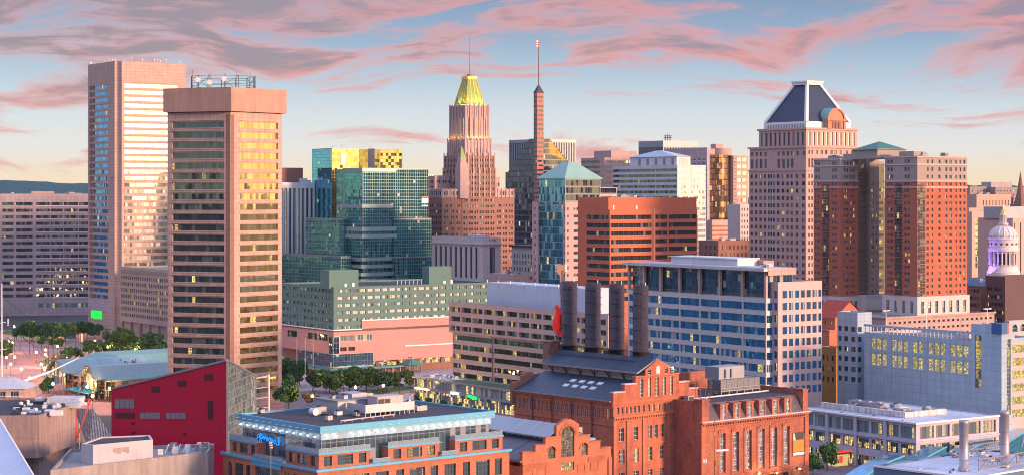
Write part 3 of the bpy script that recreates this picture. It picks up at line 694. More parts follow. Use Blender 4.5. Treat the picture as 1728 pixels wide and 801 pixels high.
    part(r, 'crown_deck', lambda m: m.box(cx - 8.5, cy - 8.5, z0 - .6, cx + 8.5, cy + 8.5, z0), M['roof_dark'])
    part(r, 'crown', lambda m: m.frustum(rect(cx - b, cy - b, cx + b, cy + b), z0, rect(cx - t_, cy - t_, cx + t_, cy + t_), z1), cop)
    gild = plain('gilded_rib', (.80, .50, .12), .5, .3)
    def ribs(m):
        for s_ in (-1, -.45, .1, .55, 1):
            for f_ in (lambda a, k: (cx + a * k, cy - k), lambda a, k: (cx - k, cy - a * k), lambda a, k: (cx + k, cy + a * k)):
                p, q = f_(s_, b), f_(s_, t_); m.tube((*p, z0), (*q, z1), .30, .24, 4)
        m.box(cx - t_ - .4, cy - t_ - .4, z1, cx + t_ + .4, cy + t_ + .4, z1 + 1.6)
    part(r, 'rib', ribs, gild)
    def fl(m):
        for k in range(5):
            for (x, y) in ((cx - 6.2 + k * 3.1, cy - 7.9), (cx - 7.9, cy - 6.2 + k * 3.1)):
                m.box(x - .25, y - .25, z0, x + .25, y + .25, z0 + .5)
    part(r, 'floodlight', fl, M['gold_light'])
    for (x, y) in ((cx + 1, cy - 9.5), (cx - 9.5, cy + 1), (cx - 5, cy - 9.5), (cx + 6, cy - 9.5), (cx - 9.5, cy - 6)):   # the lamps that light the copper at dusk
        l = bpy.data.lights.new('floodlight_lamp', 'SPOT'); l.energy = 2600; l.color = (1, .62, .10); l.spot_size = R(75); l.shadow_soft_size = .4
        o = bpy.data.objects.new('floodlight_lamp', l); C.objects.link(o); o.parent = r; o.location = (x, y, z0 + .5)
        o.rotation_euler = (Vector((cx, cy, z1 - 4)) - Vector((x, y, z0))).to_track_quat('-Z', 'Y').to_euler()
    for k in range(5):     # lamps washing the arcade
        for ax in (0, 1):
            x, y = (cx - 6.8 + k * 3.4, cy - 10.1) if ax == 0 else (cx - 10.1, cy - 6.8 + k * 3.4)
            l = bpy.data.lights.new('arcade_lamp', 'POINT'); l.energy = 150; l.color = (1, .6, .12); l.shadow_soft_size = .3
            o = bpy.data.objects.new('arcade_lamp', l); C.objects.link(o); o.parent = r; o.location = (x, y, z(231))
    def mast(m):
        m.tube((cx, cy, z1), (cx, cy, z(56)), .28, .06, 6)
        for k in range(7):
            a = k * .9; m.tube((cx + 2.9 * cos(a), cy + 2.9 * sin(a), z1 + 1.4), (cx + 2.9 * cos(a), cy + 2.9 * sin(a), z1 + 3 + (k % 3)), .09, n=4)
        m.box(cx - 1, cy - 1, z1 + 1.5, cx + 1, cy + 1, z1 + 3)
    part(r, 'mast', mast, M['brick_brown'])
    for k in range(4):
        y = wl + 2 + k * 2.6; mb = MB(); mb.box(4, y, z(297), 4.6, y + .5, z(295)); mb.build('floodlight', M['gold_light'], r)
deco_tower()
# ------------------------------------------------------------- grey striped slab and dark stepped tower with a spire
def grey_slab():
    S = Site(908, 1620, 35); r = S.root('office_tower', 'grey slab tower with fine vertical ribs behind the dark tower with the spire', 'tower')
    wl, wr = S.l(859), S.r(972); W = []; zt = S.z(235)
    n = 30
    mass(r, 'wall', rect(0, 0, wr, wl), 0, zt, {0: [(0, None, [([(S.z(330), S.z(240))], evenly(.3, wr - .3, 22, .9), Style(G['dark'], name='window_strip'))], .6)], 3: [(0, None, [([(S.z(330), S.z(240))], evenly(.3, wl - .3, 16, 1.4), Style(G['dark'], name='window_strip'))], .6)]}, M['metal_grey'], M['roof_dark'], W); flush(r, W)
    roofbits(r, 3, 3, wr - 3, wl - 3, zt - .9, 5, 12)
grey_slab()
def spire_tower():
    S = Site(907, 1360, 35); r = S.root('spire_tower', 'dark glass tower with sloping shoulders and a tall striped brick shaft with pointed cap', 'tower')
    z = S.z; wl, wr = S.l(853), S.r(962); zs = z(290); zt = z(234); l2, r2 = S.l(893), S.r(928)
    l1, r1 = S.l(857), S.r(958)
    gm = [G['black'], M['roof_dark'], glassmat('glass_sunrise_copper', (.42, .17, .04), .9, .02, 0, (1.6, 3.9), (1.6, 3.9, .1, .8), (.25, .12, .06))]  # copper tint puts the gold reflection into the glass colour
    def body(m):
        m.poly([(0, 0, 0), (wr, 0, 0), (wr, 0, z(275)), (r2, 0, zt), (0, 0, zt)], 0)
        m.poly([(0, wl, 0), (0, 0, 0), (0, 0, zt), (0, l2, zt), (0, l1, zs), (0, wl, zs)], 0)
        m.poly([(r2, 0, zt), (wr, 0, z(275)), (wr, l2, z(275)), (r2, l2, zt)], 2)
        m.poly([(0, l2, zt), (r2, l2, zt), (wr, l2 + 1, z(275)), (wr, l1, zs), (0, l1, zs)][::-1], 0)
        m.poly([(0, 0, zt), (r2, 0, zt), (r2, l2, zt), (0, l2, zt)], 1)
        m.poly([(wr, 0, 0), (wr, wl, 0), (wr, wl, zs), (wr, l1, zs), (wr, l2, z(275)), (wr, 0, z(275))], 0)
        m.poly([(wr, wl, 0), (0, wl, 0), (0, wl, zs), (wr, wl, zs)], 1); m.poly([(0, l1, zs), (wr, l1, zs), (wr, wl, zs), (0, wl, zs)], 1)
    part(r, 'glass_body', body, gm)
    part(r, 'glass_slope', lambda m: m.poly([(S.r(929), -.06, z(237)), (S.r(952), -.06, z(267)), (S.r(952), -.06, z(269)), (S.r(926), -.06, z(259)), (S.r(926), -.06, z(237))]), gm[2])  # flat patch on the right face, coloured as the gold reflection
    sb = wallmat('shaft_brick', (.46, .19, .15), .85, .12, (1, 4, .1), .2)
    x0, y0 = -1.2, -1.2; x1 = S.r(917.3, -1.2); y1 = S.l(902, -1.2)
    W = []
    rows = floors(z(345), z(160), 24, .28, .68)
    cw = x1 - x0; cw2 = y1 - y0
    mass(r, 'shaft_wall', rect(x0, y0, x1, y1 + 1), 0, z(157), {0: [(0, None, [(rows, [(.25, cw - .25)], ST['ribdark'])], .2)], 3: [(0, None, [(rows, [(.25, cw2 + .7)], ST['ribdark'])], .2)]}, sb, M['roof_dark'], W, par=.2); flush(r, W)
    part(r, 'pointed_cap', lambda m: m.frustum(rect(x0 - .3, y0 - .3, x1 + .3, y1 + 1.3), z(157), rect((x0 + x1) / 2 - .1, (y0 + y1 + 1) / 2 - .1, (x0 + x1) / 2 + .1, (y0 + y1 + 1) / 2 + .1), z(142)), M['slate'])
    xm, ym = (x0 + x1) / 2, (y0 + y1 + 1) / 2
    part(r, 'mast', lambda m: m.tube((xm, ym, z(143)), (xm, ym, z(67)), .42, .24, 6), M['brick_brown'])
    part(r, 'flag', lambda m: [m.box(xm - 1.8, ym - .05, z(81) + k * .85, xm, ym + .05, z(81) + k * .85 + .84, k % 2) for k in range(7)], [M['red_paint'], M['white']])
spire_tower()
# ------------------------------------------------------------- centre-right skyline
def green_hip():
    S = Site(954, 1050, 35); r = S.root('office_tower', 'pink and teal glass office tower with a pale green hipped copper roof', 'tower'); z = S.z; W = []
    pink = wallmat('granite_salmon', (.55, .34, .32), .7, .08, (1.5, 2, .06), .18)
    wr, wl = S.r(1042), S.l(898); zt = z(341)
    cg = cl(S, wl, (908.5, 950)); rows = rpx(S, 350, 12.35, 12, 5)
    sq = cl(S, wl, (901, 904)); sq2 = cl(S, wl, (951.5, 953.3))
    mass(r, 'wall', rect(0, 0, wr, wl), 0, zt, {3: [(0, cg[0][0] - .3, [(rows, sq, ST['punch'])]), (cg[0][0] - .3, cg[0][1] + .3, [([(z(478), z(330.5 + 12))], cg, ST['palec'])], .1), (cg[0][1] + .3, None, [(rows, sq2, ST['punch'])])],
        0: [(0, None, [(rows, cr(S, (957, 959.5), (968, 994.5)), ST['ribbon'])])]}, pink, M['roof_pale'], W)
    x0, x1, y1 = .6, S.r(1013, 1), S.l(907.5)
    mass(r, 'upper_glass', rect(x0, .9, x1, y1), zt - .8, z(301), {0: [(0, None, curtain(zt, z(303), .2, x1 - x0 - .2, ST['blackc']), .1)], 3: [(0, None, curtain(zt, z(303), .2, y1 - 1.1, ST['palec']), .1)]}, M['panel_blue'], M['roof_pale'], W)
    xs, xe = S.r(975), S.r(1040)
    mass(r, 'side_wall', rect(xs, 2, xe, 20), zt - .9, z(329), {0: [(0, None, [([(z(337), z(332))], [(5, xe - xs - 1)], ST['ribbon'])])]}, pink, M['roof_pale'], W)
    mass(r, 'side_glass', rect(x1 + .02, 4, x1 + 14, 16), z(329) - .9, z(316), {0: [(0, None, curtain(z(328.5), z(317), .2, 13.8, ST['blackc']), .1)]}, M['frame_grey'], M['roof_pale'], W)
    flush(r, W)
    a, b = (x0 + x1) / 2, (.9 + y1) / 2; h = min(x1 - x0, y1 - .9) / 2
    e = .9; ridge = [(a - 5, b - 1), (a + 1, b - 1), (a + 1, b + 1), (a - 5, b + 1)]
    part(r, 'hip_roof', lambda m: m.frustum(rect(x0 - e, .9 - e, x1 + e, y1 + e), z(300.6), rect(a - 2.5, b - 2.5, a + 2.5, b + 2.5), z(273)), wallmat('copper_pale', (.26, .43, .35), .5, .12, (1.1, 60, .1), .25))
    part(r, 'eaves', lambda m: m.box(x0 - e, .9 - e, z(302.3), x1 + e, y1 + e, z(300.8)), M['copper'])
    # bulging glass bay of the left face
    ya, yb = S.l(908.5), S.l(950)
    def bay(m):
        n = 9; pts = []
        for i in range(n + 1): t = i / n; pts.append((-2.6 * sin(pi * t), yb + (ya - yb) * t))
        for i in range(n): m.poly([(*pts[i + 1], 0), (*pts[i], 0), (*pts[i], z(342)), (*pts[i + 1], z(342))])
        m.poly([(*p, z(342)) for p in pts][::-1], 1)
    part(r, 'glass_bay', bay, [G['pale'], M['roof_grey']])
green_hip()
def banded_pink():
    S = Site(1020, 1480, 35); r = S.root('office_building', 'distant salmon office block with stepped roof behind the green hipped roof', 'office building'); z = S.z; W = []
    wr, wl = S.r(1082), S.l(980.5); rows = rpx(S, 271, 9, 14, 4)
    mass(r, 'wall', rect(0, 0, wr, wl), 0, z(266), {0: [(0, None, [(rows, [(1, wr * .3), (wr * .33, wr * .64), (wr * .67, wr - 1)], ST['ribgold'])])], 3: [(0, None, [(rows, [(1, wl - 6)], ST['ribdark'])])]}, M['granite_pink'], M['roof_grey'], W)
    flush(r, W); part(r, 'penthouse', lambda m: m.box(8, -.0 + 2, z(266) - 1, S.r(1078), wl - 6, z(254)), M['granite_rose'])
banded_pink()
def finned():
    S = Site(1119, 1640, 35); r = S.root('office_tower', 'grey tower with a crown of vertical fins behind the white banded building', 'tower'); z = S.z; W = []
    wr, wl = S.r(1178), S.l(1077.5)
    g = Style(G['dark'], name='window_strip')
    mass(r, 'wall', rect(0, 0, wr, wl), 0, z(237.5), {0: [(0, None, [([(z(330), z(248))], evenly(.4, wr - .4, 22, .8), g)], .5)], 3: [(0, None, [([(z(330), z(248))], evenly(.4, wl - .4, 24, .9), g)], .5)]}, M['metal_grey'], M['roof_grey'], W); flush(r, W)
    def aer(m):
        x, y, zt = 10, 6, z(238)
        for k in range(8):
            a = 2 * pi * k / 8; b = a + pi / 4
            m.tube((x + 2.5 * cos(a), y + 2.5 * sin(a), zt), (x + 2.5 * cos(a), y + 2.5 * sin(a), zt + 5), .15, n=4)
            for h in (3, 5): m.tube((x + 3.4 * cos(a), y + 3.4 * sin(a), zt + h), (x + 3.4 * cos(b), y + 3.4 * sin(b), zt + h), .2, n=4)
        m.tube((x, y, zt), (x, y, zt + 7), .2, n=5)
    part(r, 'aerial_frame', aer, M['dark'])
finned()
def bronze_tower():
    S = Site(1193, 1420, 35); r = S.root('office_tower', 'tower with a rounded bronze glass bay and a round concrete drum on top', 'tower'); z = S.z; W = []
    wl = S.l(1120); wr = S.r(1263); x1, x2, x3 = S.r(1197.5), S.r(1237.5), S.r(1243.5)
    mass(r, 'grey_wall', rect(0, 0, x1, wl), 0, z(249), {3: [(0, None, [(rpx(S, 267, 7.4, 12, 4.2), evenly(1, wl - 1, 9, (wl - 2) / 9 * .74), Style(G['dark'], M['metal_white'], 1, 1, .3))], .3)]}, M['concrete_mauve'], M['roof_grey'], W)
    mass(r, 'rear_wall', rect(x1 + .05, 7, x3, wl), 0, z(250.5), {}, M['granite_rose'], M['roof_grey'], W)
    rows = rpx(S, 268, 7.6, 12, 4.2)
    rowsR = rpx(S, 266, 11.6, 9, 5.6)
    mass(r, 'banded_wall', rect(x3 + .05, .6, wr, 24), 0, z(262), {0: [(0, None, [(rowsR, [(1, (wr - x3) * .46), ((wr - x3) * .54, wr - x3 - 1)], ST['ribgold'])], .3)]}, M['granite_pink'], M['roof_grey'], W)
    mass(r, 'side_pier_wall', rect(x2 + .05, 0, x3, 8), 0, z(262), {0: [(0, None, [(rpx(S, 266, 5.8, 18, 3), evenly(.3, x3 - x2 - .3, 2, .9), ST['punch'])], .25)]}, M['granite_rose'], M['roof_grey'], W)
    flush(r, W)
    def bay(m):
        n = 12; pts = []
        for i in range(n + 1): t = i / n; pts.append((x1 + (x2 - x1) * t, 5 - 7.5 * sin(pi * t) ** .8 if 0 < t < 1 else 5))
        for i in range(n): m.poly([(*pts[i], z(368)), (*pts[i + 1], z(368)), (*pts[i + 1], z(261)), (*pts[i], z(261))])
        m.poly([(*p, z(261)) for p in pts], 1)
    part(r, 'glass_bay', bay, [G['brown'], M['roof_grey']])
    cx = (S.r(1212, 4) + S.r(1240, 4)) / 2 - 1; part(r, 'drum', lambda m: m.lathe(cx, 8.5, [(7.5, z(262)), (7.5, z(249.5)), (7.0, z(249.5))], 28), M['granite_pink'], False)
    part(r, 'stair_head', lambda m: m.box(cx - 4, 10, z(252), cx + 3, 16, z(242)), M['granite_rose'])
    def pod(m):
        m.box(x1 - 1, -4, 0, x3 + 1, 6, z(371))
        for k in range(4): m.box(x1 - .9, -4.15, z(383 + k * 7.5), x3 + .9, -4.01, z(380 + k * 7.5), 1)
    part(r, 'podium', pod, [M['granite_pink'], M['brick_red']])
bronze_tower()
def white_banded():
    S = Site(1143, 1290, 35); r = S.root('office_building', 'white banded office building with a pale blue hipped penthouse roof', 'office building'); z = S.z; W = []
    wl, wr = S.l(1034), S.r(1191); rows = rpx(S, 284.5, 9.35, 16, 4.8); zt = z(278.5)
    wm = wallmat('band_white', (.58, .56, .56), .6, .08, (1.5, 4, .05), .15)
    st = Style(G['blue'], name='ribbon_window')
    brk = [wl * k / 3 for k in range(4)]
    mass(r, 'wall', rect(0, 0, wr, wl), 0, zt, {0: [(0, None, [(rows, [(.4, wr * .49), (wr * .52, wr - .4)], ST['ribgold'])])], 3: [(0, None, [(rows, [(.4, brk[1]), (brk[1] + .5, brk[2]), (brk[2] + .5, wl - .3)], ST['ribbon'])])]}, wm, M['roof_pale'], W)
    x0, x1, y0, y1 = S.r(1148) , S.r(1163, 6) - 0, 2.5, S.l(1059)
    flush(r, W)
    X1 = S.r(1165, 3)
    part(r, 'penthouse', lambda m: m.box(2, 3, zt - 1, X1, y1, z(264)), M['metal_white'])
    def win(m):
        for k in range(5): y = 6 + k * (y1 - 9) / 5; m.box(1.85, y, zt + .2, 1.98, y + 2.4, z(267))
        for k in range(3): x = 4 + k * (X1 - 5) / 3; m.box(x, 2.85, zt + .2, x + 2.2, 2.98, z(267))
    part(r, 'louvre', win, M['frame_grey'])
    a = (2 + X1) / 2; b = (3 + y1) / 2
    part(r, 'hip_roof', lambda m: m.frustum(rect(1.2, 2.2, X1 + .8, y1 + .8), z(264) + .01, [(a - 1, b - 3), (a + 1, b - 3), (a + 1, b + 3), (a - 1, b + 3)], z(253)), wallmat('roof_blue', (.45, .52, .55), .5, .08, (1.5, 60, .1), .2))
white_banded()
def small_ones():
    S = Site(1249, 1250, 35); r = S.root('town_house_block', 'narrow white stone building with small windows left of the mansard crowned tower', 'building'); W = []
    mass(r, 'wall', rect(0, 0, S.r(1264), 12), 0, S.z(345), {0: [(0, None, [(rpx(S, 351, 10, 6, 5), evenly(.5, S.r(1264) - .3, 3, .9), ST['punchd'])])]}, M['limestone'], M['roof_grey'], W); flush(r, W)
    S = Site(1212, 1150, 30); r = S.root('brick_building', 'low dark brown brick building behind the roof of the blue glass office', 'building'); W = []
    mass(r, 'wall', rect(0, 0, S.r(1264), 20), 0, S.z(406), {0: [(0, None, [(rpx(S, 414, 13, 5, 7), evenly(1, S.r(1264) - 1, 7, 1.3), ST['punchd'])])], 3: [(0, None, [(rpx(S, 414, 13, 5, 7), evenly(1, 19, 4, 1.3), ST['punchd'])])]}, M['brick_brown'], M['roof_grey'], W); flush(r, W)
    roofbits(r, 3, 3, S.r(1260), 16, S.z(406) - .9, 4, 31)
    # civic limestone block with tall window strips
    S = Site(815, 1085, 35); r = S.root('office_building', 'pale limestone block with tall pilasters and a heavy cornice below the art deco tower', 'building'); W = []; z = S.z
    wl, wr = S.l(729), S.r(845); zt = z(401)
    st = Style(G['punchlit'], M['frame_dark'], 2, 7, .3, name='window_strip')
    mass(r, 'wall', rect(0, 0, wr, wl), 0, zt, {3: [(0, None, [([(z(470), z(417))], evenly(1.5, wl - 4, 9, 2.2), st)], .5)], 0: [(0, None, [([(z(470), z(417))], [(wr * .38, wr * .38 + 3.6)], st), ([(z(407), z(404))], evenly(wr * .35, wr * .75, 6, .45), ST['punchd'])], .5)]}, M['limestone'], M['roof_pale'], W); flush(r, W)
    part(r, 'cornice', lambda m: m.prism([(-.9, -.9), (wr + .5, -.9), (wr + .5, -.02), (-.02, -.02), (-.02, wl), (-.9, wl)], z(413), z(411)), M['limestone'])
    part(r, 'roof_plant', lambda m: (m.box(3, 6, zt - 1, 9, 20, zt + 1.2), m.box(2, 2, zt - 1, 6, 5, zt + .8)), M['roof_pale'])
    S = Site(905, 1130, 35); r = S.root('office_building', 'low grey stone building with dark projecting cornice left of the green hipped tower', 'building'); W = []; z = S.z
    wl = S.l(864); mass(r, 'wall', rect(0, 0, 20, wl), 0, z(417), {3: [(0, None, [(rpx(S, 429, 11.3, 4, 7), evenly(.8, wl - .5, 8, 1.15), ST['punchd'])])]}, M['limestone'], M['roof_grey'], W); flush(r, W)
    part(r, 'cornice', lambda m: m.box(-1.4, -1.4, z(417.5), 21, wl + 1, z(414.5)), M['slate'])
    S = Site(868, 1010, 35); r = S.root('office_building', 'low pink and white rooftop block in front of the grey stone building', 'building'); W = []; z = S.z
    mass(r, 'wall', rect(0, 0, S.r(902), S.l(826)), 0, z(463), {0: [(0, None, [([(z(472), z(467))], evenly(8, 24, 3, 1.2), ST['punchd'])])]}, M['granite_rose'], M['roof_pale'], W); flush(r, W)
    roofbits(r, 3, 2, S.r(890), S.l(835), z(463) - .9, 5, 8, 1.1)
small_ones()
def red_banded():
    S = Site(1029, 930, 35); r = S.root('office_building', 'red brick office block with black ribbon windows and a blank stepped-back top storey', 'office building'); z = S.z; W = []
    wl, wr = S.l(996), S.r(1176.5); rows = rpx(S, 363, 13.75, 11, 7.4); zt = z(354)
    bm = wallmat('brick_band', (.52, .145, .075), .8, .08, (2.5, 1.2, .05), .2)
    mass(r, 'wall', [(0, 0), (wr, 0), (wr, wl + 10), (0, wl + 10)], 0, zt, {0: [(0, None, [(rows, cr(S, (1030.5, 1099.5), (1106, 1126), (1128.5, 1175.5)), ST['ribdark'])], .35)], 3: [(0, None, [(rows, cl(S, wl + 10, (990, 1028)), ST['ribdark'])], .35)]}, bm, M['roof_grey'], W); flush(r, W)
    mass(r, 'top_wall', rect(1.5, 3, S.r(1176, 3) - .2, wl + 12), zt - .9, z(333.5), {}, bm, M['roof_grey'], W)
    part(r, 'column', lambda m: m.box(S.r(1102), -.45, 0, S.r(1103.6), -.01, zt + .5), M['granite_pink'])
    for px in (1034, 1073): part(r, 'door', lambda m: m.box(S.r(px, 3), 2.85, zt - .4, S.r(px + 2.4, 3), 2.99, zt + 2.0), M['white'])
    roofbits(r, 6, 8, wr - 8, wl, z(333.5) - .9, 8, 18, 1.0)
    part(r, 'side_column', lambda m: m.box(wr + .05, 1, 0, wr + 1.2, 2.5, z(364)), M['metal_white'])
red_banded()
# ------------------------------------------------------------- tower with truncated pyramid roof
def mansard_tower():
    S = Site(1360, 1035, 35); r = S.root('office_tower', 'pinkish stone tower crowned by a dark slate truncated pyramid with white edges', 'tower'); z = S.z; W = []
    stn = wallmat('stone_pink', (.48, .32, .28), .75, .10, (1.3, 1.0, .05), .15, streak=.12)
    wl, wr = S.l(1264), S.r(1461); p = 12.45
    bay = cl(S, wl, (1296, 1308)); cb = cl(S, wl, (1340.5, 1359.5))[0]
    L = lambda *pp: cl(S, wl, *pp)
    small = L((1266.5, 1270.5), (1274, 1278), (1281.5, 1285.5), (1289, 1293), (1311, 1315.5), (1319, 1323.5), (1327, 1331), (1334, 1338))
    small = sorted(small + [(b_ + .35, b_ + .35) for b_ in ()])
    corner = L((1343, 1347), (1353.5, 1358))
    rows = rpx(S, 294, p, 20, 6.6)
    glassbay = Style(G['blue'], M['frame_white'], 3, 1, .12)
    cR = cr(S, (1364, 1366.5), (1369, 1371.5), (1376, 1380), (1385, 1389), (1392, 1396), (1401, 1405), (1408, 1412), (1417, 1421), (1427, 1431), (1436, 1440), (1446, 1450))
    def M_(nm, poly, zb, zt_, sp, par=.9): return mass(r, nm, poly, zb, zt_, sp, stn, M['roof_dark'], W, par=par)
    M_('wall', rect(0, 0, wr, wl), 0, z(287), {3: [(0, cb[0], [(rows, small + bay, ST['punchlit'])]), (cb[0], None, [(rows, corner, ST['punchlit'])])], 0: [(0, None, [(rows, cR, ST['punchlit'])])]})
    part(r, 'corner_bay', lambda m: (m.box(-.5, 0.0, 0, -.01, S.l(1341.5), z(284)), m.box(-.5, -.5, 0, S.r(1374), -.01, z(284))), stn) if 0 else None
    for k in range(20):
        pass
    part(r, 'bay_mullion', lambda m: [m.box(-.25, S.l(px) - .12, z(470), -.01, S.l(px) + .12, z(292)) for px in (1295.5, 1300, 1304, 1308.5)], M['frame_white'])
    # second tier
    x0, y0 = .01, .01; rows2 = [(z(283.0), z(267)), ]
    M_('upper_wall', rect(.25, .25, wr - .01, wl - .2), z(287) - .9, z(247.5), {3: [(0, None, [([(z(262), z(255))], small + corner, ST['punchlit']), ([(z(283), z(267.5))], small, Style(G['punchlit'], M['frame_dark'], 2, 3, .12))])], 0: [(0, None, [([(z(260), z(253))], cR, ST['punchlit']), ([(z(283), z(267.5))], cR, Style(G['punchlit'], M['frame_dark'], 2, 3, .12))])]})
    # third tier: taller narrower windows under the cornice
    d = 3.2; X1 = S.r(1446, d); Y1 = S.l(1280.5, d)
    wl3, wr3 = Y1 - d, X1 - d
    tall = Style(G['gold'], M['frame_dark'], 1, 3, .10)
    M_('top_wall', rect(d, d, X1, Y1), z(247.5) - .9, z(216), {3: [(0, None, [([(z(244.5), z(222))], evenly(.8, wl3 - .8, 10, 1.7), Style(G['punch'], M['frame_dark'], 1, 3, .1))], .5)], 0: [(0, None, [([(z(244.5), z(222))], evenly(.8, wr3 - .8, 11, 1.5), tall)], .5)]})
    flush(r, W)
    def cornices(m):
        for (u0, v0, u1, v1, pz, o, h) in ((0, 0, wr, wl, 248, .6, .9), (0, 0, wr, wl, 287, .45, .8), (d, d, X1, Y1, 216.5, .7, 1.0)):
            zz = z(pz); m.prism([(u0 - o, v0 - o), (u1 + o, v0 - o), (u1 + o, v0 - .02), (u0 - .02, v0 - .02), (u0 - .02, v1 + o), (u0 - o, v1 + o)], zz - h / 2, zz + h / 2 + .05)
    part(r, 'cornice', cornices, stn)
    # pyramid
    e = d + 2.2; px1, py1 = S.r(1436, e), S.l(1289, e); zb, zm, zt = z(217), z(205), z(139); ztt = z(133)
    part(r, 'roof_base', lambda m: m.box(e, e, zb, px1, py1, zm), M['white'])
    def louv(m):
        for k in range(14): y = e + 2 + k * (py1 - e - 4) / 14; m.box(e - .08, y, zb + 1, e - .01, y + 1.0, zm - .8)
    part(r, 'base_window', louv, M['frame_grey'])
    cx, cy = (e + px1) / 2, (e + py1) / 2; hx, hy = (px1 - e) / 2 - .5, (py1 - e) / 2 - .5
    kx = .30; base = rect(cx - hx, cy - hy, cx + hx, cy + hy); top = rect(cx - hx * kx, cy - hy * kx, cx + hx * kx, cy + hy * kx)
    part(r, 'pyramid_roof', lambda m: m.frustum(base, zm, top, zt), wallmat('slate_pyramid', (.035, .05, .085), .5, .10, (2, 1, .04), .3))
    def ribs(m):
        for b_, t_ in zip(base, top): m.tube((*b_, zm), (*t_, zt), 1.15, 1.0, 4)
        m.prism(offset(top, -1.0), zt, ztt); m.prism(offset(top, -1.5), ztt - .5, ztt + .3)
        m.prism(offset(base, -.25), zm - .1, zm + .35)
    part(r, 'white_edge', ribs, M['white'])
    # arched dormer on the right side
    da, db = S.r(1397, d - 1), S.r(1427, d - 1); dm = (da + db) / 2; rad = (db - da) / 2; zs = z(200)
    def dorm(m):
        n = 14; y0_, y1_ = d - 1.2, d + 9
        arc = [(dm + rad * cos(pi * i / n), zs + rad * .95 * sin(pi * i / n)) for i in range(n + 1)]
        inn = [(dm + (rad - 1.1) * cos(pi * i / n), zs + (rad - 1.1) * .95 * sin(pi * i / n)) for i in range(n + 1)]
        for i in range(n):
            (a, b), (c_, d_) = arc[i], arc[i + 1]
            m.poly([(a, y0_, b), (c_, y0_, d_), (c_, y1_, d_), (a, y1_, b)][::-1], 1)
            (e_, f_), (g_, h_) = inn[i], inn[i + 1]
            m.poly([(a, y0_, b), (c_, y0_, d_), (g_, y0_, h_), (e_, y0_, f_)][::-1], 0)
        m.poly([(x, y0_ + .5, zz) for x, zz in inn][::-1], 0)
        m.box(da, y0_, z(216), da + 1.5, y1_, zs); m.box(db - 1.5, y0_, z(216), db, y1_, zs); m.box(da + 1.5, y0_ + .5, z(216), db - 1.5, y1_, zs)
        m.box(da - .6, y0_ - .4, zs - .7, db + .6, y0_ + .6, zs)
    part(r, 'dormer', dorm, [wallmat('stone_dormer', (.46, .22, .14), .7, .1, (1, .8, .05), .2), M['copper']])
    def dwin(m):
        for k in range(3): x = dm - 3.2 + k * 2.3; m.box(x, d - 1.0, z(215), x + 1.8, d - .85, zs - 1.2)
    part(r, 'dormer_window', dwin, M['brick_brown'])
    part(r, 'mast', lambda m: m.tube((cx + 2, cy, ztt), (cx + 2, cy, ztt + 6), .12, .05, 4), M['steel'])
mansard_tower()
